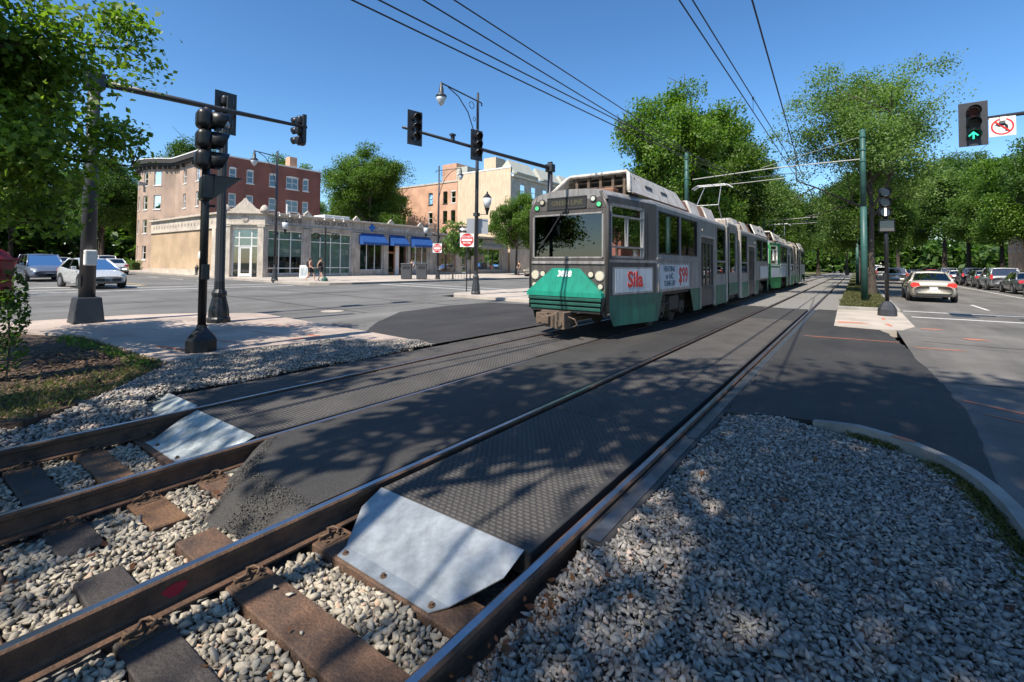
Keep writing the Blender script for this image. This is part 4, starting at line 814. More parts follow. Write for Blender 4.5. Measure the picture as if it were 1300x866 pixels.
# ------------------------------------------------------------------ traffic signals, lamp posts, catenary
def local(loc, rz): return Matrix.Translation(loc) @ Matrix.Rotation(rz, 4, 'Z')
def visor(mb, c, r, ln, mt, droop=.0):
    """open-bottomed tube visor towards local -Y"""
    n = 14; v = []
    for k in range(n + 1):
        a = R(-52) + R(284) * k / n
        for (yy, rr) in ((0, r), (-ln * (1 - .25 * (1 - math.sin(max(-1, min(1, math.sin(a)))))), r * 1.02)): v.append(mt @ Vector((c[0] + rr * math.cos(a), c[1] + yy, c[2] + rr * math.sin(a))))
    mb.add(v, [(2 * k, 2 * k + 1, 2 * k + 3, 2 * k + 2) for k in range(n)])
def signal_head(t, loc, rz, lit=None, plate=False, n=3, sz=.34, visor_len=.27):
    """stack of lens housings, top at loc.z; parts are parented to t (t at world origin offset handled by caller)"""
    mt = local(loc, rz)
    if plate:
        p = MB(mt); p.prism([(-.31, .02, -n * sz - .13), (.31, .02, -n * sz - .13), (.31, .02, .13), (-.31, .02, .13)], (0, .012, 0)); p.build('backplate', 'dark_steel', t, bevel=.005)
    for k in range(n):
        zc = -sz * (k + .5); h = MB(mt); h.bx(-sz / 2, sz / 2, 0, .23, zc - sz / 2 + .004, zc + sz / 2 - .004)
        ho = h.build('signal_section', 'black_steel', t, bevel=.105, seg=5, smooth=True)
        vb = MB(); visor(vb, (0, 0, zc), sz * .44, visor_len, mt); vo = vb.build('visor', 'black_steel', ho, smooth=True)
        mod = vo.modifiers.new('solid', 'SOLIDIFY'); mod.thickness = .006
        mm = ('lens_off', 'lens_off', 'lens_off')[k % 3]
        if lit: mm = lit[k]
        MB(mt).cyl((0, -.004, zc), (0, .01, zc), sz * .42, n=20).build('lens', mm, ho)
        if lit and mm == 'lens_dgreen':
            a = MB(mt); zz = zc
            a.prism([(-.018, -.008, zz - .10), (.018, -.008, zz - .10), (.018, -.008, zz + .06), (-.018, -.008, zz + .06)], (0, -.006, 0)); a.prism([(-.11, -.008, zz - .0), (-.085, -.008, zz - .022), (0, -.008, zz + .07), (.085, -.008, zz - .022), (.11, -.008, zz - .0), (0, -.008, zz + .12)], (0, -.006, 0)); a.build('arrow', 'lens_green', ho)
        if lit and mm == 'lens_bar':
            pass
def ped_head(t, loc, rz, hood=.30):
    mt = local(loc, rz); b = MB(mt); b.bx(-.22, .22, 0, .18, -.42, 0); bo = b.build('walk_signal', 'black_steel', t, bevel=.03)
    h = MB(mt); h.bx(-.22, .22, -hood, 0, -.02, .0); h.add([(-.22, 0, 0), (-.22, -hood, 0), (-.22, -hood * .5, -.2), (-.22, 0, -.40)], [(0, 1, 2, 3)]); h.add([(.22, 0, 0), (.22, -hood, 0), (.22, -hood * .5, -.2), (.22, 0, -.40)], [(0, 1, 2, 3)]); h.build('hood', 'black_steel', bo)
    MB(mt).bx(-.19, .19, -.006, 0, -.39, -.03).build('lens', 'lens_off', bo)
def orn_base(mb, z0, r, h):
    mb.lathe([(r * 2.3, z0), (r * 2.3, z0 + .10), (r * 2.05, z0 + .14), (r * 2.0, z0 + .30), (r * 1.35, z0 + h * .62), (r * 1.5, z0 + h * .66), (r * 1.5, z0 + h * .72), (r * 1.08, z0 + h * .8), (r, z0 + h)], n=24, flute=.07)
# 1 pedestal signal at the near corner (seen from behind)
g = zg(-9.3) + .07
t = thing('pedestal_signal', 'black pedestal traffic signal with octagonal foot on the near corner pavement', 'traffic signal', (-9.30, 3.55, g), 0, 'pedestal signals')
b = MB(); b.lathe([(.25, 0), (.25, .20), (.22, .25), (.12, .36), (.085, .40), (.08, .46)], n=8); b.build('foot', 'black_steel', t)
b = MB(); b.cyl((0, 0, .44), (0, 0, 4.30), .066, n=14); b.build('pole', 'black_steel', t, smooth=True)
b = MB(); b.bx(.05, .12, -.06, .06, 1.25, 1.52); b.build('push_button', 'black_steel', t, bevel=.01)
for zz in (3.10, 2.55, 4.15): MB().tube([(0, 0, zz), (.06, .05, zz), (.12, .12, zz)], .025, 6).build('bracket', 'dark_steel', t)
b = MB(); b.cyl((-.074, -.02, .5), (-.074, -.02, 2.6), .014, n=6); b.build('conduit', 'dark_steel', t)
b = MB(); b.tube([(.062 * math.cos(a) * 1.09, .062 * math.sin(a) * 1.09, 1.75) for a in (-2.2, -1.9, -1.6, -1.3)], .004, 4); b.bx(-.05, .03, -.072, -.068, 1.62, 1.74); b.build('sticker', 'signwhite', t)
signal_head(t, (.10, .02, 4.24), R(168), sz=.355, visor_len=.30)
ped_head(t, (.12, .06, 3.06), R(166), .42)
# 2 fluted ornamental post behind it
t = thing('fluted_post', 'black fluted ornamental post with flared foot behind the pedestal signal', 'post', (-13.15, 5.40, zg(-13.15) + .07), 0)
b = MB(); orn_base(b, 0, .115, 1.05); b.build('foot', 'black_steel', t)
b = MB(); b.lathe([(.115, 1.04), (.10, 4.9), (.10, 5.0)], n=24, flute=.06); b.build('pole', 'dark_steel', t)
b = MB(); b.lathe([(.11, 5.0), (.13, 5.04), (.13, 5.12), (.05, 5.2)], n=16); b.build('cap', 'galv', t)
# 3 / 4 mast arms
def mast(name, label, x, y, foot, h, arm, heads, group):
    g = zg(x) + .07; t = thing(name, label, 'traffic signal', (x, y, g), 0, group)
    b = MB(); b.add([(s * .30 * k, q * .30 * k, z) for z, k in ((0, 1), (.62, .8)) for s, q in ((-1, -1), (1, -1), (1, 1), (-1, 1))], [(0, 1, 5, 4), (1, 2, 6, 5), (2, 3, 7, 6), (3, 0, 4, 7), (4, 5, 6, 7)]); b.build('foot', 'dark_steel', t, bevel=.03)
    b = MB(); b.tube([(0, 0, .6), (0, 0, h)], [.165, .12], 18); b.build('pole', 'dark_steel', t, smooth=True)
    b = MB(); b.bx(-.19, .19, -.19, .19, h - .45, h - .05); b.cyl((0, 0, h), (0, 0, h + .06), .14, n=14); b.build('arm_collar', 'dark_steel', t, bevel=.03)
    b = MB(); b.box((.05, -.158, 1.0), (.12, .02, .26), rz=.3); b.build('hand_hole_cover', 'black_steel', t, bevel=.006)
    for sx, sy in ((-.24, -.24), (.24, -.24), (.24, .24), (-.24, .24)): MB().cyl((sx * 1.13, sy * 1.13, 0), (sx * 1.13, sy * 1.13, .05), .03, n=6).build('anchor_bolt', 'clip', t)
    a = Vector(arm); b = MB(); b.tube([(0, 0, h - .25), a * .5 + Vector((0, 0, h - .20)), a + Vector((0, 0, h - .12))], [.095, .075, .05], 14); b.build('mast_arm', 'dark_steel', t, smooth=True)
    for f, rz, dz, plate in heads:
        p = a * f + Vector((0, 0, h - .25 + .10 * f)); d = Matrix.Rotation(rz, 3, 'Z') @ Vector((0, -1, 0))
        q = p + d * .16; b = MB(); b.tube([p, q], .03, 8); b.bx(p.x - .04, p.x + .04, p.y - .06, p.y + .06, p.z - .5, p.z + .45); b.build('hanger', 'dark_steel', t)
        signal_head(t, (q.x + d.x * .1, q.y + d.y * .1, p.z + dz), rz, plate=plate)
    return t
t = mast('mast_arm_signal', 'dark grey mast arm signal reaching over the cross street from the left corner', -15.35, 3.30, None, 6.25, (.25, 5.5, 0), ((.56, R(-90), .50, True), (.985, R(-78), .42, False)), 'mast arm signals')
b = MB(); b.bx(.10, .26, -.12, .12, 1.40, 1.78); b.build('control_box', 'white', t, bevel=.03)
t = mast('mast_arm_signal', 'black mast arm signal with two heads, rising behind the front of the tram', -12.35, 20.2, None, 6.65, (-1.0, -8.7, 0), ((.60, R(78), .55, True), (.955, R(78), .55, True)), 'mast arm signals')
b = MB(); b.bx(-.78, -.66, -6.4, -6.28, 6.52, 6.72); b.bx(-.80, -.64, -6.46, -6.24, 6.70, 6.78); b.build('camera_sensor', 'dark_steel', t)
# 5 arm from the right with green arrow and no-left-turn sign
t = thing('mast_arm_signal', 'signal with green arrow on an arm coming in from the right', 'traffic signal', (13.6, 18.9, .1), 0, 'mast arm signals')
b = MB(); b.tube([(0, 0, 0), (0, 0, 6.6)], [.17, .12], 18); b.build('pole', 'dark_steel', t, smooth=True)
b = MB(); b.tube([(0, 0, 6.05), (-5, 0, 5.97), (-10.55, 0, 5.86)], [.10, .08, .05], 14); b.build('mast_arm', 'dark_steel', t, smooth=True)
signal_head(t, (-10.80, -.12, 6.23), 0, ('lens_red', 'lens_off', 'lens_dgreen'), True)
b = MB(); b.bx(-10.86, -10.5, -.02, .12, 5.70, 5.95); b.build('hanger', 'dark_steel', t)
sg = thing('turn_sign', 'white square sign with red-ringed crossed-out left turn arrow', 'sign', (3.40, 18.83, 5.66), 0)
b = MB(); b.prism([(-.27, 0, -.27), (.27, 0, -.27), (.27, 0, .27), (-.27, 0, .27)], (0, .008, 0)); b.build('panel', 'signwhite', sg)
b = MB(); nR = 40; v = [(r * math.cos(2 * math.pi * k / nR), -.004, r * math.sin(2 * math.pi * k / nR)) for r in (.235, .195) for k in range(nR)]; b.add(v, [(k, (k + 1) % nR, nR + (k + 1) % nR, nR + k) for k in range(nR)]); b.build('ring', 'signred', sg)
b = MB(); b.prism([(.055, -.004, -.14), (.115, -.004, -.14), (.115, -.004, .02), (.06, -.004, .085), (-.05, -.004, .085), (-.05, -.004, .13), (-.15, -.004, .055), (-.05, -.004, -.015), (-.05, -.004, .03), (.04, -.004, .03), (.055, -.004, .0)], (0, -.002, 0)); b.build('arrow', 'signblack', sg)
b = MB(); b.box((0, -.009, 0), (.40, .003, .042), ry=R(45)); b.build('slash', 'signred', sg)
b = MB(); b.bx(-.06, .06, -.09, .03, .14, .26); b.build('clamp', 'white', sg)
# 6 pedestal signal on the narrow median
t = thing('pedestal_signal', 'black pedestal signal showing a white bar on the narrow median by the green pole', 'traffic signal', (.86, 20.5, .012), 0, 'pedestal signals')
b = MB(); b.lathe([(.27, 0), (.26, .22), (.20, .36), (.12, .46), (.075, .5)], n=8); b.build('foot', 'dark_steel', t)
b = MB(); b.cyl((0, 0, .48), (0, 0, 4.35), .062, n=14); b.build('pole', 'black_steel', t, smooth=True)
signal_head(t, (-.02, -.17, 4.36), R(8), ('lens_off', 'lens_off', 'lens_off'), False, visor_len=.2)
MB(local((-.02, -.17, 4.36), R(8))).bx(-.022, .022, -.014, -.006, -.97, -.72).build('white_bar', 'lens_white', t)
ped_head(t, (.02, -.12, 3.26), R(0), .2); b = MB(); b.bx(-.2, .2, .05, .2, 2.85, 3.2); b.build('walk_signal_back', 'black_steel', t, bevel=.03)
b = MB(); b.bx(-.12, .0, -.12, -.05, 1.2, 1.45); b.build('push_button', 'black_steel', t)
# lamp posts
def pendant(mb_frame, mb_glass, p):
    p = Vector(p); mb_frame.lathe([(.02, .18), (.06, .10), (.07, -.05), (.10, -.10), (.11, -.35), (.24, -.45), (.25, -.52)][::-1], p, 16); mb_glass.lathe([(.03, -.92), (.12, -.82), (.20, -.66), (.23, -.53)], p, 16)
def lantern(t, p):
    p = Vector(p); f = MB(); f.lathe([(.05, -.55), (.07, -.40), (.10, -.30), (.13, -.22)], p, 12); f.lathe([(.21, .28), (.20, .33), (.11, .43), (.05, .50), (.03, .60)], p, 12); fo = f.build('lantern', 'black_steel', t)
    gl = MB(); gl.lathe([(.12, -.21), (.19, .0), (.21, .27)], p, 12); gl.build('lantern_glass', 'lamp_glass', fo, smooth=True)
def lamp_post(x, y, h, arm, lan, label, base=True, g=.12):
    t = thing('street_lamp', label, 'street lamp', (x, y, zg(x) + g), 0, 'black street lamps'); a = Vector((arm[0], arm[1], 0)); L = a.length; d = a.normalized()
    b = MB(); orn_base(b, 0, .10, 1.2); b.build('foot', 'dark_steel', t)
    b = MB(); b.tube([(0, 0, 1.15), (0, 0, h * .6), (0, 0, h)], [.10, .085, .06], 14); b.build('pole', 'dark_steel', t, smooth=True)
    za = h - .42; b = MB(); b.tube([-d * .3 + Vector((0, 0, za - .16)), -d * .3 + Vector((0, 0, za - .02)), -d * .18 + Vector((0, 0, za)), Vector((0, 0, za)), a + Vector((0, 0, za + .1))], .035, 8)
    b.tube([a * .82 + Vector((0, 0, za + .04)), a * .55 + Vector((0, 0, za - .18)), a * .28 + Vector((0, 0, za - .75)), a * .10 + Vector((0, 0, za - 1.6)), a * .02 + Vector((0, 0, za - 2.4))], .025, 8)
    b.tube([a * (.18 + .07 * math.cos(q)) + Vector((0, 0, za - .32 + .16 * math.sin(q))) for q in np.linspace(0, 6.0, 12)], .016, 6); b.tube([a * (.10 + .035 * math.cos(q)) + Vector((0, 0, za - .95 + .10 * math.sin(q))) for q in np.linspace(0, 6.0, 10)], .014, 6)
    b.build('scroll_arm', 'dark_steel', t)
    f, gl = MB(), MB(); pendant(f, gl, a + Vector((0, 0, za - .02))); fo = f.build('luminaire', 'dark_steel', t, smooth=True); gl.build('luminaire_glass', 'lamp_glass', fo, smooth=True)
    if lan:
        l = Vector(lan); b = MB(); b.tube([(0, 0, l.z - .55), (l.x, l.y, l.z - .52)], .02, 6); b.bx(-.12, .12, -.12, .12, l.z - .62, l.z - .46); b.build('lantern_bracket', 'dark_steel', t); lantern(t, l)
    return t
t = lamp_post(-15.03, 17.7, 9.95, (0, -2.55), (.42, .30, 4.45), 'tall black street lamp with lantern and blank sign, left of the tram')
b = MB(); b.box((-.06, .14, 3.35), (1.05, .02, .75), rz=R(40)); b.build('sign_back', 'signgrey', t)
lamp_post(-33.4, 15.9 + 1.4, 9.3, (0, -1.6), (.35, .5, 3.9), 'black street lamp with lantern at the corner before the shop entrance')
lamp_post(-29.3, 29.4, 9.9, (2.0, .6), (-.9, -.6, 4.2), 'black street lamp beside the do-not-enter sign in front of the blue awnings')
t = thing('planter_post', 'black post carrying two hanging flower baskets before the shop windows', 'post', (-31.0, 19.7, zg(-31) + .13), 0)
b = MB(); b.cyl((0, 0, .25), (0, 0, 3.9), .05, n=10); b.tube([(-.35, -.5, 3.45), (0, 0, 3.55), (.35, .5, 3.45)], .025, 6); b.build('pole', 'black_steel', t)
b = MB(); b.lathe([(.22, 0), (.22, .18), (.09, .3), (.06, .36)], n=8); b.build('foot', 'green_pole', t)
def bush_pts(c, r, n, k=1.): 
    q = rng.normal(size=(n, 3)); q /= np.linalg.norm(q, axis=1)[:, None]; q *= rng.uniform(.45, 1, (n, 1)) ** .5; return np.array(c) + q * np.array(r)
def leaves(name, pts, size, mat, parent=None, up=.5, asp=.55):
    n = len(pts); d = rng.normal(size=(n, 3)); d[:, 2] -= .25; d /= np.linalg.norm(d, axis=1)[:, None]; nn = rng.normal(size=(n, 3)); nn[:, 2] = np.abs(nn[:, 2]) + up
    s = np.cross(d, nn); s /= np.linalg.norm(s, axis=1)[:, None]; nn = np.cross(s, d); sz = size * rng.uniform(.6, 1.25, (n, 1))
    v = np.zeros((n, 4, 3)); v[:, 0] = pts - d * sz * .5; v[:, 1] = pts + s * sz * asp * .5 + nn * sz * .08; v[:, 2] = pts + d * sz * .5; v[:, 3] = pts - s * sz * asp * .5 + nn * sz * .08
    F = np.arange(n * 4).reshape(-1, 4); return mesh_np(name, v.reshape(-1, 3), F, mat, parent, np.clip(rng.normal(.5, .25, n), 0, 1), 4)
for sx in (-1, 1): leaves('hanging_basket', bush_pts((sx * .37, sx * .52, 3.25), (.34, .34, .24), 260), .12, 'basket', t)
# catenary poles, bracket arms and overhead wires
def cat_pole(x, y, h, label, arm=None, mat='green_pole'):
    t = thing('catenary_pole', label, 'pole', (x, y, .10), 0, 'catenary poles')
    b = MB(); b.tube([(0, 0, 0), (0, 0, h * .55)], [.13, .12], 16); b.build('lower_pole', mat, t, smooth=True); b = MB(); b.tube([(0, 0, h * .55), (0, 0, h)], [.115, .10], 16); b.build('upper_pole', mat, t, smooth=True)
    b = MB()
    for zz in (h - .35, h - 1.45, h - .95, h * .32): b.cyl((0, 0, zz), (0, 0, zz + .07), .132, n=14)
    b.build('bands', 'green_band' if mat == 'green_pole' else 'grey_steel', t)
    if arm: b = MB(); b.tube([(0, 0, arm[2]), (arm[0] * .5, arm[1] * .5, arm[2] - .02), (arm[0], arm[1], arm[3])], .026, 8); b.tube([(0, 0, h - .3), (arm[0] * .55, arm[1], arm[2] + .05)], .012, 5); b.tube([(arm[0] * .28, .25, arm[2] - .30), (arm[0] * .62, .25, arm[2] - .36)], .018, 8); b.tube([(arm[0] * .42, .25, arm[2] - .52), (arm[0] * .80, .25, arm[2] - .60)], .018, 8); b.build('bracket_arm', 'bracket', t)
    return t
t = cat_pole(.32, 26.3, 7.75, 'green catenary pole with pale bracket arm on the narrow median', (-7.4, 0, 6.42, 6.22))
cat_pole(-7.45, 26.5, 7.75, 'green catenary pole standing behind the tram, holding the far arm end')
cat_pole(.15, 54, 7.7, 'second green catenary pole farther down the narrow median', (-7.4, 0, 6.4, 6.2)); cat_pole(-7.5, 54, 7.7, 'catenary pole behind the second tram car')
def wire(pts, r, label):
    b = MB(); b.tube(pts, r, 6); return tag(b.build('overhead_wire', 'wire'), label, 'wire', 'overhead wires')
def seg(a, b, n=6, sag=.0): 
    a, b = Vector(a), Vector(b); return [a + (b - a) * (i / n) - Vector((0, 0, sag * 4 * (i / n) * (1 - i / n))) for i in range(n + 1)]
wire(seg((-2.17, -12, 5.72), (-2.17, 26.3, 5.80)) + seg((-2.17, 26.4, 5.8), (-2.17, 120, 5.8)), .013, 'contact wire over the right-hand track, lower of the close pair')
wire(seg((-2.17, -12, 5.98), (-2.17, 26.3, 6.22)) + seg((-2.17, 26.4, 6.22), (-2.17, 120, 6.2)), .013, 'upper wire of the close pair over the right-hand track')
wire(seg((-.55, -12, 6.15), (-2.08, 26.3, 6.22)), .016, 'single thicker wire at the far right, meeting the pale bracket arm')
wire(seg((-5.62, -12, 5.72), (-5.25, 26.3, 5.85)) + seg((-5.25, 26.4, 5.85), (-5.3, 120, 5.8)), .013, 'contact wire above the tram, third from the left')
wire(seg((-5.60, -12, 5.98), (-5.25, 26.3, 6.22)) + seg((-5.25, 26.4, 6.22), (-5.3, 120, 6.2)), .013, 'upper wire above the tram, fourth from the left')
wire(seg((-6.9, -12, 5.35), (-5.06, 12.2, 5.32), 4) + seg((-5.0, 13, 5.34), (-4.6, 26.3, 6.0), 4), .013, 'lowest overhead wire, first from the left')
wire(seg((-6.8, -12, 5.50), (-5.06, 12.2, 5.50), 4) + seg((-5.0, 13, 5.52), (-4.6, 26.3, 6.2), 4), .013, 'overhead wire just above the lowest one, second from the left')
for x, y, z0, z1 in ((-2.17, 13.9, 5.77, 6.13), (-5.37, 14.0, 5.81, 6.12), (-2.17, 20, 5.79, 6.18)):
    b = MB(); b.cyl((x, y, z0), (x, y, z1), .006, n=5); b.bx(x - .02, x + .02, y - .04, y + .04, z1 - .02, z1 + .04); tag(b.build('wire_dropper', 'wire'), 'small clip joining the wire pair over the %s' % ('right-hand track, nearer one' if (x > -3 and y < 15) else ('tram' if x < -3 else 'right-hand track, farther one')), 'wire clip', 'wire droppers')

# ------------------------------------------------------------------ buildings
def win_part(parent, o, u, a0, a1, b0, b1, depth, frame='white', pane='win', fw_=.07, mid=True, sill=True, arch=False, vm=0, blind=None):
    """sash window set into an opening of a wall with origin o, direction u: frame, pane, sill"""
    o = Vector(o); u = Vector(u).normalized(); z = Vector((0, 0, 1)); n = u.cross(z)
    def slab(mb, p, q, r_, s_, d0, d1):
        c = [o + u * p + z * r_ - n * d0, o + u * q + z * r_ - n * d0, o + u * q + z * s_ - n * d0, o + u * p + z * s_ - n * d0]; return mb.prism(c, -n * (d1 - d0))
    f = MB(); d0, d1 = depth - .07, depth - .01
    for q in ((a0, a1, b0, b0 + fw_), (a0, a1, b1 - fw_, b1), (a0, a0 + fw_, b0 + fw_, b1 - fw_), (a1 - fw_, a1, b0 + fw_, b1 - fw_)): slab(f, *q, d0, d1)
    if mid: slab(f, a0 + fw_, a1 - fw_, (b0 + b1) / 2 - .03, (b0 + b1) / 2 + .03, d0 + .01, d1)
    for k in range(vm):
        x = a0 + (a1 - a0) * (k + 1) / (vm + 1); slab(f, x - .03, x + .03, b0 + fw_, b1 - fw_, d0 + .01, d1)
    if arch:
        m_ = (a0 + a1) / 2; f.prism([o + u * (m_ + (a1 - a0) * .52 * math.cos(q)) + z * (b1 - .02 + .16 * math.sin(q)) + n * .01 for q in np.linspace(math.pi, 0, 9)], n * .03)
    fo = f.build('window', frame, parent)
    p = MB(); slab(p, a0 + fw_ * .5, a1 - fw_ * .5, b0 + fw_ * .5, b1 - fw_ * .5, depth - .035, depth - .030); p.build('pane', pane, fo)
    bk = MB(); slab(bk, a0, a1, b0, b1, depth + .10, depth + .11); bk.build('room_dark', 'dark_in', fo)
    if blind: bl = MB(); slab(bl, a0 + .04, a1 - .04, b1 - (b1 - b0) * blind, b1 - .02, depth + .03, depth + .04); bl.build('blind', 'blind', fo)
    if sill: s = MB(); slab(s, a0 - .08, a1 + .08, b0 - .12, b0 - .002, -.06, depth); s.build('sill', frame, fo)
    return fo
# --- one-storey limestone shop block
gz = .13 + zg(-40)
sb = thing('shop_block', 'one-storey pale limestone shop block with angled corner entrance and carved parapet', 'building', (-40, 19.8, gz), 0)
Hs = 5.45
def bay(parent, o, u, W, H, ops, mat='limestone_d', depth=.25): return MB().wall(o, u, W, H, ops, depth).build('wall', mat, parent)
# long street front (faces the tracks); y from corner: bays
Y = lambda a: a - 19.8
fr_ops = [(.25, 3.4, .25, 4.0), (4.1, 8.4, .15, 4.0), (9.35, 12.3, .55, 3.3), (12.9, 15.6, .05, 3.3), (15.95, 18.9, .6, 3.3)]
bay(sb, (0, 0, 0), (0, 1, 0), 19.4, Hs - .0, fr_ops)
def shopwin(o, u, a0, a1, b0, b1, cols, transom, low, backs):
    o = Vector(o); u = Vector(u).normalized(); z = Vector((0, 0, 1)); n = u.cross(z); d = .2
    def slab(mb, p, q, r_, s_, d0, d1): return mb.prism([o + u * p + z * r_ - n * d0, o + u * q + z * r_ - n * d0, o + u * q + z * s_ - n * d0, o + u * p + z * s_ - n * d0], -n * (d1 - d0))
    f = MB()
    for k in range(cols + 1): x = a0 + (a1 - a0) * k / cols; slab(f, x - .035, x + .035, b0, b1, d - .06, d)
    for zz in [b0 + .04, b1 - .04] + ([transom] if transom else []) + ([low] if low else []): slab(f, a0, a1, zz - .04, zz + .04, d - .065, d + .001)
    fo = f.build('shop_window', 'white', sb)
    for k in range(cols):
        x0, x1 = a0 + (a1 - a0) * k / cols + .035, a0 + (a1 - a0) * (k + 1) / cols - .035; p = MB(); slab(p, x0, x1, b0, b1, d - .03, d - .024); p.build('pane', 'shopglass', fo)
    for nm, z0, z1, mm in backs: bk = MB(); slab(bk, a0, a1, z0, z1, d + (.12 if mm == 'blind' else .9), d + (.13 if mm == 'blind' else .92)); bk.build(nm, mm, fo)
shopwin((0, 0, 0), (0, 1, 0), .25, 3.4, .25, 4.0, 3, 3.25, .75, (('blind', 1.75, 4.0, 'blind'), ('room_dark', .2, 1.75, 'dark_in')))
shopwin((0, 0, 0), (0, 1, 0), 4.1, 8.4, .15, 4.0, 4, 3.15, .8, (('blind', .15, 4.0, 'blind'),))
shopwin((0, 0, 0), (0, 1, 0), 9.35, 12.3, .55, 3.3, 3, None, None, (('room_dark', .5, 3.4, 'dark_in'),))
shopwin((0, 0, 0), (0, 1, 0), 15.95, 18.9, .6, 3.3, 3, None, None, (('room_dark', .5, 3.4, 'dark_in'),))
d = MB(); d.bx(-.35, -.25, 13.0, 14.0, .05, 2.5); d.build('door', 'wood', sb); MB().bx(-.24, -.23, 13.12, 13.88, .3, 2.3).build('door_pane', 'win', sb); MB().bx(-.4, -.3, 14.0, 15.6, .05, 3.3).build('timber_panel', 'wood', sb); MB().bx(-.30, -.2, 14.1, 14.6, .05, 3.3).build('pale_post', 'white', sb)
MB().bx(-.29, -.25, 14.75, 15.45, .3, 3.2).build('side_pane', 'win', sb)
for a, b in ((-.18, .25), (3.4, 4.1), (8.4, 9.35), (12.3, 12.9), (15.6, 15.95), (18.9, 19.4)):
    p = MB(); p.bx(.002, .14, a, b, 0, 4.12); p.bx(.002, .18, a - .05, b + .05, 4.12, 4.24); p.bx(.002, .19, a - .04, b + .04, 0, .35); p.build('pilaster', 'limestone_d', sb, bevel=.01, seg=1)
for (a, b, z0, z1) in ((-.05, 19.45, 5.28, 5.45), (-.05, 19.45, 4.36, 4.46)): MB().bx(.003, .24 if z0 > 5 else .12, a, b, z0, z1).build('cornice', 'limestone_d' if z0 < 5 else 'limestone', sb, bevel=.02, seg=1)
text('carved_letters', 'DORIEN CENTER', .50, 'letters_dark', sb, (.03, 1.9, 4.90), (R(90), 0, R(90)), bold=.006, sx=.72); text('carved_letters', 'SCHOOL OF ROCK', .50, 'letters_dark', sb, (.03, 6.2, 4.90), (R(90), 0, R(90)), bold=.006, sx=.80)
lg = MB()
lg.bx(.02, .06, 10.70, 10.95, 4.50, 5.25); lg.bx(.02, .065, 10.45, 11.2, 4.76, 5.0); lg.build('cross_logo', 'signblue', sb)
text('sign_letters', 'Blue', .40, 'letters_pale', sb, (.03, 12.0, 4.88), (R(90), 0, R(90)), bold=.006); text('sign_letters', 'Chestnut Hill', .40, 'letters_pale', sb, (.03, 14.6, 4.86), (R(90), 0, R(90)), bold=.006)
for i, (a, b) in enumerate(((9.2, 12.3), (13.0, 15.15), (15.9, 18.9))):
    aw = MB(); aw.prism([(.03, a, 4.28), (.03, a, 3.15), (.85, a, 3.10), (.88, a, 3.18), (.86, a, 3.35)], (0, b - a, 0)); aw.build('awning', 'awning', sb)
for yy in (1.0, 1.9, 2.8, 5.2, 6.2, 7.2):
    l_ = MB(); l_.tube([(.05, yy, 5.5), (.30, yy, 5.55), (.45, yy, 5.42), (.45, yy, 5.28)], .02, 5); l_.lathe([(.03, .06), (.09, -.06)], (.45, yy, 5.26), 8); l_.build('gooseneck_lamp', 'white', sb)
for yy in (3.75, 8.9, 13.2, 17.4):
    q = MB(); q.prism([(-.05, yy - .38, 5.45), (-.05, yy + .38, 5.45), (-.05, yy + .36, 5.58), (-.05, yy + .2, 5.72), (-.05, yy, 5.92), (-.05, yy - .2, 5.72), (-.05, yy - .36, 5.58)], (.22, 0, 0)); q.build('parapet_crest', 'limestone', sb, bevel=.03)
# angled corner with the entrance
cx0, cy0 = -2.4, -2.1; uc = Vector((2.4, 2.1, 0)); Wc = uc.length
bay(sb, (cx0, cy0, 0), uc, Wc, Hs, [(.55, Wc - .55, .0, 4.05)], 'limestone')
nc = uc.normalized().cross(Vector((0, 0, 1))); ucn = uc.normalized()
def cs(mb, a0, a1, z0, z1, d0, d1): o = Vector((cx0, cy0, 0)); return mb.prism([o + ucn * a0 + Vector((0, 0, z0)) - nc * d0, o + ucn * a1 + Vector((0, 0, z0)) - nc * d0, o + ucn * a1 + Vector((0, 0, z1)) - nc * d0, o + ucn * a0 + Vector((0, 0, z1)) - nc * d0], -nc * (d1 - d0))
f = MB()
for a in (.55, 1.05, 2.05, Wc - .63): cs(f, a, a + .09, 0, 4.05, .15, .22)
for zz in (2.55, 3.25, 3.97): cs(f, .55, Wc - .55, zz, zz + .08, .14, .225)
cs(f, 1.14, 2.05, .05, .25, .15, .22); fo = f.build('entrance_frame', 'white', sb)
for a0, a1, z0, z1 in ((.64, 1.05, .1, 2.55), (2.14, Wc - .63, .1, 2.55), (.64, Wc - .63, 2.63, 3.25), (.64, Wc - .63, 3.33, 3.97)): p = MB(); cs(p, a0, a1, z0, z1, .18, .186); p.build('pane', 'shopglass', fo)
d = MB(); cs(d, 1.14, 2.05, .05, .3, .17, .21); cs(d, 1.14, 2.05, 2.4, 2.55, .17, .21); cs(d, 1.14, 1.24, .3, 2.4, .17, .21); cs(d, 1.95, 2.05, .3, 2.4, .17, .21); do = d.build('door', 'white', sb); p = MB(); cs(p, 1.24, 1.95, .3, 2.4, .185, .19); p.build('pane', 'win', do)
for nm, z0, z1, mm, dd in (('room_dark', 0, 2.6, 'dark_in', .8), ('blind', 2.6, 4.0, 'blind', .35)): b = MB(); cs(b, .5, Wc - .5, z0, z1, dd, dd + .01); b.build(nm, mm, sb)
for a, b_ in ((-.06, .50), (Wc - .50, Wc + .04)):
    p = MB(); cs(p, a, b_, 0, 4.2, -.15, -.002); cs(p, a - .05, b_ + .05, 4.2, 4.32, -.2, -.002); p.build('pilaster', 'limestone', sb, bevel=.01, seg=1)
p = MB(); cs(p, -.1, Wc + .1, 5.28, 5.45, -.26, -.003); p.build('cornice', 'limestone', sb, bevel=.02, seg=1)
p = MB(); cs(p, -.1, Wc + .1, 4.36, 4.46, -.14, -.003); p.build('cornice', 'limestone', sb)
o = Vector((cx0, cy0, 0)); mid = Wc / 2
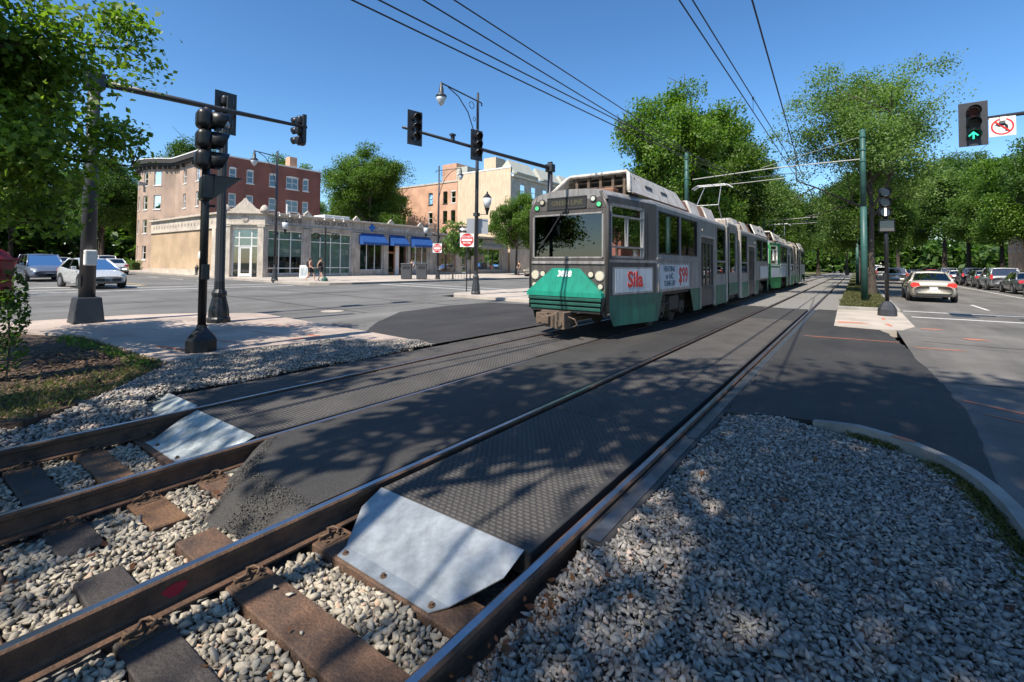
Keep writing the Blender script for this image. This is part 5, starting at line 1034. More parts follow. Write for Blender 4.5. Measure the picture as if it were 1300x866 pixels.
gb = MB(); gb.prism([o + ucn * (mid + x) + Vector((0, 0, z)) + nc * .1 for x, z in ((-1.25, 5.45), (1.25, 5.45), (1.2, 5.62), (.85, 5.75), (.62, 6.02), (.28, 6.30), (.14, 6.50), (0, 6.62), (-.14, 6.50), (-.28, 6.30), (-.62, 6.02), (-.85, 5.75), (-1.2, 5.62))], -nc * .25); gb.build('gable_crest', 'limestone', sb, bevel=.04)
for a in (.05, Wc - .05):
    q = MB(); c = o + ucn * a; q.lathe([(.36, 5.45), (.36, 5.6), (.30, 5.8), (.18, 5.98), (.06, 6.05)], (c.x, c.y, 0), 12); q.build('parapet_knob', 'limestone', sb, smooth=True)
md = MB(); c = o + ucn * mid + nc * .02 + Vector((0, 0, 4.88)); md.cyl(c, c + nc * .04, .26, n=18); md.build('medallion', 'limestone_d', sb)
# wing along the side street
bay(sb, (cx0 - 17.0, cy0, 0), (1, 0, 0), 17.0, 4.1, [(15.0, 16.2, .3, 3.9)], 'tanbrick'); MB().wall((cx0 - 17.0, cy0 - .02, 4.1), (1, 0, 0), 17.02, Hs - 4.1, [], .1).build('frieze', 'limestone', sb)
shop_side = win_part(sb, (cx0 - 17, cy0, 0), (1, 0, 0), 15.0, 16.2, .3, 3.9, .25, 'white', 'shopglass', .06, False, False, vm=1)
MB().bx(cx0 - 17.1, cx0, cy0 - .24, cy0 - .021, 5.28, 5.45).build('cornice', 'limestone', sb, bevel=.02, seg=1); MB().bx(cx0 - 17.05, cx0, cy0 - .12, cy0 - .021, 4.1, 4.2).build('cornice', 'limestone', sb)
for k in range(20):
    if k % 1 == 0: q = MB(); q.cyl((cx0 - 16.2 + .72 * k, cy0 - .021, 4.75), (cx0 - 16.2 + .72 * k, cy0 - .05, 4.75), .22, n=12); q.cyl((cx0 - 16.2 + .72 * k, cy0 - .05, 4.75), (cx0 - 16.2 + .72 * k, cy0 - .075, 4.75), .10, n=8); q.build('frieze_roundel', 'limestone', sb)
for a, b_ in ((-2.1, -1.4), (-.55, .0)): p = MB(); p.bx(cx0 + a, cx0 + b_, cy0 - .14, cy0 - .022, 0, 4.1); p.build('pilaster', 'limestone', sb, bevel=.01, seg=1)
MB().bx(cx0 - 17, cx0 - 2.2, cy0 - .06, cy0 - .002, 0, .55).build('base_course', 'limestone', sb)
MB().add([(-.01, .2, Hs - .3), (-.01, 19.3, Hs - .3), (-19.3, 19.3, Hs - .3), (-19.3, cy0 + .2, Hs - .3), (cx0, cy0 + .2, Hs - .3)], [(0, 1, 2, 3, 4)]).build('roof', 'roofing', sb)
MB().wall((0, 19.4, 0), (-1, 0, 0), 19.4, Hs, []).build('wall', 'tanbrick', sb); MB().wall((-19.4, 19.4, 0), (0, -1, 0), 21.5, Hs, []).build('wall', 'tanbrick', sb)
MB().bx(-6, -4, 8, 11, 5.1, 6.2).build('roof_unit', 'white', sb, bevel=.05); v = MB(); v.cyl((-3, 3.5, 5.1), (-3, 3.5, 6.7), .08, n=8); v.build('roof_vent', 'white', sb)
# --- shops further along the same row
s2 = thing('low_shop', 'low stone shop with wide grey-blue window beyond the saplings', 'building', (-40.4, 39.6, zg(-40) + .13), 0)
MB().wall((0, 0, 0), (0, 1, 0), 15, 4.9, [(1.0, 4.2, .3, 3.6), (5.2, 6.6, 0, 3.2), (8, 13.6, .5, 3.4)], .3).build('wall', 'limestone_d', s2)
win_part(s2, (0, 0, 0), (0, 1, 0), 1.0, 4.2, .3, 3.6, .3, 'wood', 'win', .12, False, False, vm=2); win_part(s2, (0, 0, 0), (0, 1, 0), 5.2, 6.6, 0, 3.2, .3, 'white', 'win', .1, False, False); win_part(s2, (0, 0, 0), (0, 1, 0), 8, 13.6, .5, 3.4, .3, 'signgrey', 'win', .1, False, True, vm=1)
MB().bx(.01, .3, .0, 15, 4.7, 4.95).build('cornice', 'limestone', s2); MB().bx(-14, 0, 0, 15, 4.6, 4.69).build('roof', 'roofing', s2); MB().bx(.02, .9, 7.8, 13.8, 3.45, 3.75).build('fascia', 'signgrey', s2)
MB().wall((0, 15, 0), (-1, 0, 0), 14, 4.9, []).build('wall', 'limestone_d', s2)
# --- red brick apartment house with a pale bowed end
rb = thing('brick_apartment', 'four-storey red brick apartment house with pale bowed end and dark cornice', 'building', (-60, 22.9, zg(-60) + .1), 0)
Hr = 13.6; ops = []
for yy, ww, dbl in ((2.45, .85, 0), (4.45, .85, 0), (7.2, .95, 0), (9.4, 1.7, 1), (11.7, .85, 0)):
    for z0 in (1.6, 4.7, 7.75, 10.75): ops.append((yy, yy + ww, z0, z0 + 1.55, dbl))
MB().wall((0, 0, 0), (0, 1, 0), 14.3, Hr, ops, .16).build('wall', 'redbrick', rb)
for k, (a, b, c, d_, dbl) in enumerate(ops): win_part(rb, (0, 0, 0), (0, 1, 0), a, b, c, d_, .16, 'white', 'win', .11, True, True, k % 4 in (1, 3), dbl, .45 if k % 3 else None)
bowp = [(-20, .0), (-18.5, .0), (-17.6, -1.0), (-15.8, -1.9), (-13.5, -2.2), (-11.2, -1.9), (-9.4, -1.0), (-8.4, -.15), (-7.6, .0), (0, 0)]
zf = [1.3, 4.6, 7.6, 10.6]
for (xa, ya), (xb, yb) in zip(bowp, bowp[1:]):
    L = math.hypot(xb - xa, yb - ya); u_ = Vector((xb - xa, yb - ya, 0)); op = []
    if L > 1.6 and L < 4: op = [(L / 2 - .5, L / 2 + .5, z, z + 1.75) for z in zf]
    if L > 7: op = [(1.2, 2.1, z, z + 1.75) for z in zf] + [(4.9, 5.8, z, z + 1.75) for z in zf]
    MB().wall((xa, ya, 0), u_, L, Hr - .6, op, .16).build('bay_wall', 'stonebrick', rb)
    for q in op: win_part(rb, (xa, ya, 0), u_, *q, .16, 'white', 'win', .09, True, True, False, 0, .5)
cp = [(x, y - .75 if -19 < x < -.1 or x == -20 else y - .75) for x, y in bowp]
c = MB(); pts = [(x * 1.0, y - .45, Hr - .6) for x, y in bowp] + [(.05, 0.3, Hr - .6), (-20, .3, Hr - .6)]; c.prism(pts, (0, 0, .25)); pts = [(x * 1.0, y - .68, Hr - .35) for x, y in bowp] + [(.05, .3, Hr - .35), (-20, .3, Hr - .35)]; c.prism(pts, (0, 0, .5)); c.build('cornice', 'cornice', rb)
c = MB(); pts = [(x * 1.0, y - .73, Hr + .155) for x, y in bowp] + [(.06, .3, Hr + .155), (-20, .3, Hr + .155)]; c.prism(pts, (0, 0, .13)); c.build('cornice_cap', 'white', rb)
for k in range(22):
    i = k * (len(bowp) - 1) / 22; a, b = bowp[int(i)], bowp[int(i) + 1]; t_ = i - int(i); x, y = a[0] + (b[0] - a[0]) * t_, a[1] + (b[1] - a[1]) * t_
    MB().bx(x - .12, x + .12, y - .40, y - .02, Hr - 1.0, Hr - .602).build('cornice_bracket', 'cornice', rb)
MB().bx(-.3, .06, .3, 14.35, Hr + .001, Hr + .16).build('coping', 'white', rb); MB().bx(-20, -.3, .3, 14.3, Hr - .4, Hr - .3).build('roof', 'roofing', rb)
MB().bx(-1.4, -.3, 10.0, 11.0, Hr - .3, Hr + 1.5).build('chimney', 'orangebrick', rb); MB().wall((0, 14.3, 0), (-1, 0, 0), 20, Hr, []).build('wall', 'redbrick', rb); MB().wall((-20, 14.3, 0), (0, -1, 0), 14.3, Hr, []).build('wall', 'redbrick', rb)
ac = MB(); ac.bx(-13.0, -12.4, -2.7, -2.1, 10.65, 11.05); ac.build('air_conditioner', 'grey_steel', rb)
# --- orange brick and beige apartment house
ob = thing('beige_apartment', 'orange brick and beige walled apartment house behind the shops', 'building', (-41, 56.2, zg(-41) + .1), 0)
Ho = 14.6; ops = []
for x in (-24.0, -17.4, -14.0, -12.2): ops += [(x + 26, x + 27.0, z, z + 1.9) for z in (1.5, 4.8, 8.0, 11.2)]
MB().wall((-26, 0, 0), (1, 0, 0), 15.4, Ho, ops, .16).build('wall', 'orangebrick', ob)
for k, q in enumerate(ops): win_part(ob, (-26, 0, 0), (1, 0, 0), *q, .16, 'dark_steel' if k % 3 else 'white', 'win', .08, True, True, True, 0, .5 if k % 2 else None)
MB().wall((-10.6, -.25, 0), (1, 0, 0), 10.6, 15.6, [], .1).build('wall', 'beige', ob); MB().bx(-10.6, -10.55, -.25, 6, 0, 15.6).build('wall', 'orangebrick', ob)
MB().bx(-26, -10.7, -.1, .12, Ho, Ho + .25).build('coping', 'limestone', ob); MB().bx(-10.7, 0, -.3, .0, 15.6, 15.8).build('coping', 'white', ob)
MB().bx(-15.4, -12.2, 1.2, 4.2, Ho - .5, Ho + 3.4).build('stair_tower', 'orangebrick', ob, bevel=.02); MB().bx(-12.2, -9.8, 1.2, 6, Ho - .5, Ho + 2.6).build('roof_house', 'copper', ob); MB().bx(-6.2, -3.8, 1.0, 3.5, 15.5, 17.9).build('chimney', 'beige', ob, bevel=.02)
MB().bx(-26, 0, .2, 22, Ho - .3, Ho - .2).build('roof', 'roofing', ob)
ops = []
for y in (2.2, 5.2, 8.6, 12, 15.4, 18.6): ops += [(y, y + 1.4, z, z + 1.9) for z in (5.0, 8.3, 11.6)]
MB().wall((0, -.25, 0), (0, 1, 0), 22, 14.6, [(a + .25, b + .25, c_, d_) for a, b, c_, d_ in ops], .16).build('wall', 'limestone', ob)
for q in ops: win_part(ob, (0, 0, 0), (0, 1, 0), *q, .16, 'white', 'win', .09, True, True)
for k in range(3):
    y0 = -.2 + 7.4 * k; m_ = MB(); m_.prism([(.35, y0, 14.6), (.75, y0 + .5, 14.75), (.75, y0 + 6.2, 14.75), (.35, y0 + 6.9, 14.6)], (0, 0, .25)); m_.add([(.45, y0 + .2, 14.85), (.45, y0 + 6.6, 14.85), (-1.0, y0 + 6.3, 17.0), (-1.0, y0 + .5, 17.0), (-3, y0 + .2, 14.85), (-3, y0 + 6.6, 14.85)], [(0, 1, 2, 3), (0, 3, 4), (1, 5, 2)]); m_.build('mansard', 'copper', ob)
MB().bx(.0, .35, 0, 22, 14.35, 14.6).build('cornice', 'white', ob)
# --- further blocks
def block(name, label, x, y, w_, l, h, mat, face, zs, roof='cornice', nwin=6, rz=0):
    t = thing(name, label, 'building', (x, y, zg(x) + .1), rz); op = [(1 + k * (l - 2) / nwin, 1 + k * (l - 2) / nwin + 1.2, z, z + 1.9) for k in range(nwin) for z in zs]
    o, u_ = ((0, 0, 0), (0, 1, 0)) if face > 0 else ((0, l, 0), (0, -1, 0)); MB().wall(o, u_, l, h, op, .16).build('wall', mat, t)
    for q in op: win_part(t, o, u_, *q, .16, 'white', 'win', .1, True, True)
    sx = -face; MB().wall((0, 0, 0) if sx > 0 else (-w_, 0, 0), (1, 0, 0), w_, h, [], .1).build('wall', mat, t); MB().wall((w_, l, 0) if sx > 0 else (0, l, 0), (-1, 0, 0), w_, h, [], .1).build('wall', mat, t)
    MB().bx(*sorted((face * .4, sx * w_)), -.3, l + .3, h, h + .5).build('roof', roof, t, bevel=.05); return t
block('brick_house', 'tall red brick row house behind the trees at the right edge', 24, 44, 14, 15, 13, 'redbrick', -1, (1.5, 4.8, 8.1, 11.0))
block('brick_house', 'dark brick row house with pale windows beyond the parked cars', 23.5, 61, 14, 24, 11.5, 'redbrick', -1, (1.5, 4.8, 8.1), nwin=9)
block('brick_house', 'distant brick row house on the right far down the street', 23.5, 88, 14, 40, 11.5, 'orangebrick', -1, (1.5, 4.8, 8.1), nwin=12)
block('pale_house', 'pale house far down the left side of the tracks', -38, 84, 14, 50, 12, 'limestone', 1, (1.5, 4.8, 8.1), nwin=14)
block('white_house', 'white house half hidden by trees at the far left', -74, -18, 12, 14, 7, 'white', 1, (1.2, 4.2), nwin=4)

# ------------------------------------------------------------------ vehicles (local +Y is forward)
KIND = dict(
 sedan=dict(st=[(-2.38, .42, .74, .66), (-2.33, .28, .96, .80), (-2.0, .22, 1.02, .87), (-1.3, .20, 1.0, .89), (-.4, .19, .95, .90), (.6, .19, .94, .90), (1.2, .20, .93, .89), (1.8, .22, .84, .86), (2.2, .26, .72, .78), (2.36, .36, .60, .62)],
            gh=(-1.75, 1.05, -1.05, .25, .80, .60, .92, 1.44), wb=(-1.38, 1.40), split=(-.35,)),
 hatch=dict(st=[(-2.22, .45, .80, .68), (-2.18, .30, 1.05, .80), (-1.9, .22, 1.10, .86), (-1.2, .20, 1.04, .87), (-.3, .19, .98, .88), (.7, .19, .95, .88), (1.2, .20, .93, .87), (1.75, .22, .82, .84), (2.08, .26, .70, .76), (2.22, .36, .58, .60)],
            gh=(-2.05, 1.28, -1.25, .15, .79, .58, .95, 1.50), wb=(-1.32, 1.38), split=(-.35,)),
 suv=dict(st=[(-2.30, .50, .95, .74), (-2.26, .34, 1.12, .84), (-1.9, .28, 1.14, .90), (-1.2, .26, 1.10, .91), (-.3, .25, 1.06, .92), (.7, .25, 1.06, .92), (1.2, .26, 1.06, .91), (1.8, .28, 1.0, .88), (2.15, .32, .88, .80), (2.28, .42, .70, .68)],
            gh=(-2.18, 1.0, -1.85, .35, .84, .68, 1.05, 1.72), wb=(-1.32, 1.36), split=(-.95, .0)),
 van=dict(st=[(-2.5, .46, .95, .78), (-2.45, .30, 1.12, .90), (-2.0, .24, 1.14, .95), (-1.2, .22, 1.10, .96), (-.3, .21, 1.05, .97), (.7, .21, 1.03, .97), (1.3, .22, 1.02, .95), (1.95, .24, .95, .91), (2.35, .28, .80, .82), (2.48, .38, .64, .68)],
            gh=(-2.40, 1.45, -2.1, .45, .88, .70, 1.02, 1.74), wb=(-1.45, 1.55), split=(-1.1, .1)),
 pickup=dict(st=[(-2.75, .55, .95, .82), (-2.7, .45, 1.12, .90), (-2.0, .40, 1.14, .94), (-1.0, .36, 1.13, .95), (-.3, .34, 1.12, .95), (.7, .34, 1.12, .95), (1.4, .34, 1.12, .94), (2.1, .36, 1.08, .92), (2.6, .40, .95, .84), (2.75, .5, .75, .72)],
            gh=(-.75, 1.15, -.6, .55, .86, .70, 1.10, 1.80), wb=(-1.7, 1.75), split=(.2,)))
def car(kind, paintm, x, y, rz, label, group, scale=1., brake=False, name='car', z=0.):
    K = KIND[kind]; t = thing(name, label, 'car' if kind != 'pickup' else 'pickup truck', (x, y, zg(x) + z + .004), rz, group); t.scale = (scale,) * 3
    ring = lambda zb, zt, w_: [(0, zt + .025), (w_ * .62, zt + .018), (w_ * .90, zt - .015), (w_ * .985, zt - .10), (w_, zb + (zt - zb) * .52), (w_ * .985, zb + (zt - zb) * .25), (w_ * .93, zb + .03), (w_ * .8, zb), (0, zb)]
    v, nR = [], 0
    for yy, zb, zt, w_ in K['st']:
        r_ = ring(zb, zt, w_); full = r_ + [(-a, b) for a, b in r_[-2:0:-1]]; nR = len(full); v += [(a, yy, b) for a, b in full]
    n = len(K['st']); b = MB(); b.add(v, [(i * nR + k, i * nR + (k + 1) % nR, (i + 1) * nR + (k + 1) % nR, (i + 1) * nR + k) for i in range(n - 1) for k in range(nR)] + [tuple(range(nR)), tuple((n - 1) * nR + k for k in range(nR))[::-1]])
    body = b.build('body', paintm, t, smooth=True, sub=1)
    yb0, yf0, yb1, yf1, wb_, wr, zb, zr = K['gh']
    # glass house: side, front and rear panes; painted pillars and roof
    C = lambda s, y_, w_, z_: (s * w_, y_, z_)
    ylo = [yb0 + .02, *[q for q in K['split']], yf0 - .02]; L2 = lambda q: yb1 + (q - yb0) / (yf0 - yb0) * (yf1 - yb1)
    for s in (-1, 1):
        ww = MB(); ww.add([C(s, yb0 + .12, wb_, zb), C(s, yf0 - .10, wb_, zb), C(s, yf1, wr + .02, zr - .05), C(s, yb1, wr + .02, zr - .05)], [(0, 1, 2, 3)]); ww.build('side_window', 'cglass', t)
        for q in K['split']: pl_ = MB(); pl_.prism([C(s, q - .05, wb_ + .008, zb), C(s, q + .05, wb_ + .008, zb), C(s, L2(q) + .05, wr + .03, zr - .03), C(s, L2(q) - .05, wr + .03, zr - .03)], (-s * .03, 0, 0)); pl_.build('pillar', 'plastic', t)
        for (ya, yb_) in ((yb0, yb1), (yf0, yf1)): pl_ = MB(); pl_.tube([(s * (wb_ - .01), ya, zb - .03), (s * (wr - .02), yb_, zr - .03)], .05, 8); pl_.build('pillar', paintm, t, smooth=True)
        mr_ = MB(); mr_.box((s * (wb_ + .16), yf0 - .42, zb + .08), (.2, .1, .13)); mr_.build('mirror', paintm, t, bevel=.03)
        hd = MB()
        for q in (K['wb'][0] + .75, K['wb'][0] + 1.7): hd.box((s * (K['st'][4][3] * .985), q, zb - .16), (.03, .17, .03))
        hd.build('door_handles', paintm, t)
    ws = MB(); ws.add([(-wb_ + .02, yf0, zb - .02), (wb_ - .02, yf0, zb - .02), (wr - .03, yf1, zr - .04), (-wr + .03, yf1, zr - .04)], [(0, 1, 2, 3)]); ws.build('windshield', 'cglass', t)
    rw = MB(); rw.add([(-wb_ + .02, yb0, zb - .02), (wb_ - .02, yb0, zb - .02), (wr - .03, yb1, zr - .04), (-wr + .03, yb1, zr - .04)], [(0, 1, 2, 3)]); rw.build('rear_window', 'cglass', t)
    rf = MB(); m_ = (yb1 + yf1) / 2; rv = []
    for yy, dz in ((yb1 - .06, -.055), (yb1 + .1, -.005), (m_, .02), (yf1 - .1, -.005), (yf1 + .06, -.06)): rv += [(-wr - .03, yy, zr - .05 + dz * .3), (-wr * .8, yy, zr - .005 + dz), (0, yy, zr + .02 + dz), (wr * .8, yy, zr - .005 + dz), (wr + .03, yy, zr - .05 + dz * .3)]
    rf.add(rv, [(i * 5 + k, i * 5 + k + 1, i * 5 + k + 6, i * 5 + k + 5) for i in range(4) for k in range(4)]); ro = rf.build('roof', paintm, t, smooth=True); mod = ro.modifiers.new('s', 'SOLIDIFY'); mod.thickness = .03
    it = MB(); it.bx(-wb_ + .1, wb_ - .1, yb0 + .5, yf0 - .6, .5, zb + .02); 
    for s in (-.36, .36): it.bx(s - .22, s + .22, yf0 - 1.25, yf0 - 1.1, zb, zb + .42); it.bx(s - .22, s + .22, max(yb0 + .75, yf0 - 2.2), max(yb0 + .87, yf0 - 2.08), zb, zb + .32)
    it.build('interior', 'plastic', t)
    if kind == 'pickup': bd = MB(); bd.bx(-.8, .8, -2.6, -.85, .9, 1.165); bd.build('cargo_bed', 'plastic', t)
    rW = .36 if kind in ('suv', 'pickup') else .325
    for s in (-1, 1):
        for yy in K['wb']:
            W_ = max(q[3] for q in K['st']); ar = MB(); ar.cyl((s * (W_ - .10), yy, rW + .03), (s * (W_ + .012), yy, rW + .03), rW + .065, n=24); ar.build('wheel_arch', 'plastic', t)
            wl = thing_part('wheel', t); ty = MB(); ty.cyl((s * (W_ - .19), yy, rW), (s * (W_ + .02), yy, rW), rW, n=24); ty.build('tyre', 'tyre', wl, bevel=.03); rm = MB(); rm.cyl((s * (W_ + .018), yy, rW), (s * (W_ + .03), yy, rW), rW * .66, rW * .6, 20); rm.build('rim', 'rim', wl)
    yr, yf = K['st'][0][0], K['st'][-1][0]; h0, h1 = K['st'][1][2], K['st'][-2][2]
    for s in (-1, 1):
        tl = MB(); zz = h0 - .15; w1 = K['st'][1][3]
        if kind in ('suv', 'van', 'pickup'): tl.box((s * (w1 - .05), yr + .09, zz + .06), (.15, .2, .34))
        else: tl.prism([(s * (w1 - .34), yr + .005, zz - .04), (s * (w1 - .02), yr + .005, zz - .10), (s * (w1 + .02), yr + .02, zz + .03), (s * (w1 - .08), yr + .02, zz + .12), (s * (w1 - .30), yr + .01, zz + .09)], (0, .25, 0))
        tl.build('tail_lamp', 'brake' if brake else 'taillight', t)
        hl = MB(); hl.prism([(s * (K['st'][-2][3] - .30), yf - .04, h1 - .13), (s * (K['st'][-2][3] + .0), yf - .14, h1 - .10), (s * (K['st'][-2][3] + .03), yf - .22, h1 + .04), (s * (K['st'][-2][3] - .22), yf - .09, h1 + .0)], (0, -.12, .0)); hl.build('headlamp', 'headlight', t)
    for nm, yy, zz, ww, hh, mm in (('rear_plate', yr - .012, h0 - .24 if kind != 'sedan' else h0 - .32, .30, .15, 'plate'), ('front_plate', yf + .0, .45, .30, .14, 'plate')): q = MB(); q.box((0, yy, zz), (ww, .02, hh)); q.build(nm, mm, t)
    q = MB(); q.box((0, yf - .03, .44), (1.0, .08, .12)); q.build('grille', 'plastic', t); q = MB(); q.box((0, yr + .02, .36), (1.25, .1, .10)); q.build('rear_valance', 'plastic', t)
    if brake: q = MB(); q.box((0, yb0 + .13, zb + .05), (.36, .05, .05)); q.build('third_brake_lamp', 'brake', t)
    return t
def thing_part(name, parent):
    o = bpy.data.objects.new(name, None); COL.objects.link(o); o.parent = parent; return o
car('sedan', 'p_gold', 3.02, 32.6, 0, 'gold sedan seen from behind with red tail lamps, nearest moving car', 'cars on the right-hand road', 1.02, True)
car('suv', 'p_white', 3.55, 66, 0, 'white wagon ahead of the gold sedan on the right-hand road', 'cars on the right-hand road', .96)
car('pickup', 'p_silver', 3.4, 92, 0, 'silver pickup truck farther ahead in the left lane', 'cars on the right-hand road', name='pickup_truck')
car('sedan', 'p_navy', 6.2, 82, 0, 'dark blue car between the white wagon and the parked row', 'cars on the right-hand road'); car('van', 'p_white', 3.2, 118, 0, 'white van far ahead beside the narrow median', 'cars on the right-hand road', 1.25)
car('suv', 'p_black', 6.4, 112, 0, 'black car far down the right-hand road', 'cars on the right-hand road')
for i, (k, p, y, l) in enumerate((('sedan', 'p_black', 39.6, 'black parked car nearest, cut by the right edge of the picture'), ('sedan', 'p_grey', 45.8, 'dark grey parked sedan with red tail lamps, second from the right edge'), ('suv', 'p_silver', 52.2, 'silver parked wagon, third in the kerb row'), ('hatch', 'p_grey', 58.4, 'grey parked hatchback just past the silver wagon'), ('suv', 'p_navy', 64.6, 'dark blue parked sport wagon, fifth in the kerb row'), ('sedan', 'p_silver', 71.5, 'pale parked car behind the dark blue wagon'), ('suv', 'p_grey', 78.5, 'grey parked wagon, seventh in the kerb row'), ('sedan', 'p_black', 85, 'black parked sedan, eighth in the kerb row'), ('hatch', 'p_red', 92, 'red parked hatchback far along the kerb row'), ('suv', 'p_black', 99, 'black parked wagon far along the kerb row'), ('sedan', 'p_tan', 106, 'tan parked car at the far end of the kerb row'))):
    car(k, p, 9.1 + .1 * math.sin(i * 2.1), y, R(1.0 * math.sin(i)), l, 'cars parked along the right kerb')
car('hatch', 'p_white', -33.2, 7.3, R(-90 + 4), 'silver-white hatchback waiting at the cross street, half behind the mast foot', 'cars on the cross street', 1.04)
car('van', 'p_bluegrey', -43.5, 7.0, R(-90), 'blue-grey minivan behind the silver hatchback', 'cars on the cross street', 1.0)
car('sedan', 'p_white', -55.5, 13.6, R(86), 'white sedan driving off down the cross street', 'cars on the cross street', 1.0)
car('suv', 'p_white', -66, 15.3, R(90), 'white wagon parked at the shop side of the cross street', 'cars on the cross street', 1.0)
car('sedan', 'p_silver', -72.5, 13.2, R(90), 'silver car beyond the two white ones on the cross street', 'cars on the cross street', 1.0); car('suv', 'p_grey', -86, 8, R(-90), 'grey car far up the cross street under the trees', 'cars on the cross street'); car('sedan', 'p_black', -64, 6.6, R(-90), 'dark car following the minivan on the cross street', 'cars on the cross street')
car('suv', 'p_tan', -29.6, 46.2, R(180), 'tan and silver wagon parked at the shop kerb, half hidden by the tram', 'cars at the shop kerb', 1.0); car('sedan', 'p_grey', -29.4, 54, R(180), 'grey car parked behind the tan wagon', 'cars at the shop kerb'); car('suv', 'p_navy', -29.4, 62, R(180), 'dark car farther along the shop kerb', 'cars at the shop kerb')

# ------------------------------------------------------------------ people
def figure(label, x, y, z, rz, h, pose, shirt, legs, extra=None):
    t = thing('person', label, 'person', (x, y, z), rz, 'pedestrians'); t.scale = (h / 1.72,) * 3
    J = dict(pel=(0, 0, .95), waist=(0, .0, 1.10), chest=(0, .01, 1.32), neck=(0, .0, 1.48), head=(0, .02, 1.60), top=(0, .01, 1.71))
    s = pose
    J.update(hl=(-.09, 0, .92), kl=(-.10, .10 + s * .12, .50), al=(-.10, s * .28, .09), fl=(-.10, s * .28 + .15, .03), hr=(.09, 0, .92), kr=(.10, .06 - s * .10, .50), ar=(.10, -s * .34, .12), fr=(.10, -s * .34 + .14, .03))
    J.update(sl=(-.17, 0, 1.42), el=(-.23, -.10 * s - .03, 1.14), wl=(-.22, .06, .92), gl=(-.21, .10, .84), sr=(.17, 0, 1.42), er=(.23, .10 * s - .03, 1.14), wr=(.21, .20 * s + .1, .98), gr=(.20, .22 * s + .16, .92))
    E_ = [('pel', 'waist'), ('waist', 'chest'), ('chest', 'neck'), ('neck', 'head'), ('head', 'top'), ('pel', 'hl'), ('hl', 'kl'), ('kl', 'al'), ('al', 'fl'), ('pel', 'hr'), ('hr', 'kr'), ('kr', 'ar'), ('ar', 'fr'), ('chest', 'sl'), ('sl', 'el'), ('el', 'wl'), ('wl', 'gl'), ('chest', 'sr'), ('sr', 'er'), ('er', 'wr'), ('wr', 'gr')]
    Rr = dict(pel=.13, waist=.11, chest=.135, neck=.055, head=.095, top=.075, hl=.085, hr=.085, kl=.055, kr=.055, al=.04, ar=.04, fl=.035, fr=.035, sl=.06, sr=.06, el=.042, er=.042, wl=.03, wr=.03, gl=.035, gr=.035)
    def skin(name, keys, mat, grow):
        ks = [k for k in J if k in keys]; ix = {k: i for i, k in enumerate(ks)}; me = bpy.data.meshes.new(name); me.from_pydata([J[k] for k in ks], [(ix[a], ix[b]) for a, b in E_ if a in ix and b in ix], []); me.update()
        o = bpy.data.objects.new(name, me); COL.objects.link(o); o.parent = t; me.materials.append(M[mat]); o.modifiers.new('skin', 'SKIN')
        for k, i in ix.items(): r_ = Rr[k] + grow; me.skin_vertices[0].data[i].radius = (r_, r_ * (.8 if k in ('chest', 'waist', 'pel') else 1))
        me.skin_vertices[0].data[0].use_root = True
        q = o.modifiers.new('sub', 'SUBSURF'); q.levels = q.render_levels = 1; return o
    skin('body', set(J), 'skin', 0.)
    skin('shirt', {'pel', 'waist', 'chest', 'sl', 'sr'}, shirt, .018)
    J2 = dict(J); J['kl2'] = tuple(Vector(J['hl']).lerp(Vector(J['kl']), .75)); J['kr2'] = tuple(Vector(J['hr']).lerp(Vector(J['kr']), .75)); Rr['kl2'] = Rr['kr2'] = .075; E_.extend([('hl', 'kl2'), ('hr', 'kr2')])
    skin('trousers', {'pel', 'hl', 'hr', 'kl2', 'kr2'} if legs == 'short' else {'pel', 'hl', 'hr', 'kl', 'kr', 'al', 'ar'}, 'cloth_dark' if legs == 'short' else 'cloth_grey', .02)
    hb = MB(); hb.lathe([(.02, 1.745), (.075, 1.72), (.10, 1.66), (.102, 1.60), (.085, 1.54)], (0, -.015, 0), 12); hb.build('hair', 'hair', t, smooth=True)
    if extra: b = MB(); b.box((0, -.20, 1.26), (.30, .16, .42)); b.build('backpack', 'cloth_dark', t, bevel=.06, seg=3)
    return t
figure('walking person in dark shorts with black backpack before the shop windows', -31.6, 18.95, zg(-31.6) + .13, R(-62), 1.66, 1.0, 'cloth_pink', 'short', True)
figure('second person walking close ahead, dark top, beside the basket post', -31.3, 19.55, zg(-31.3) + .13, R(-62), 1.72, -.9, 'cloth_dark', 'short')
figure('standing person in dark jacket near the tan wagon at the shop kerb', -31.2, 44.3, zg(-31) + .13, R(150), 1.75, .4, 'cloth_dark', 'long')

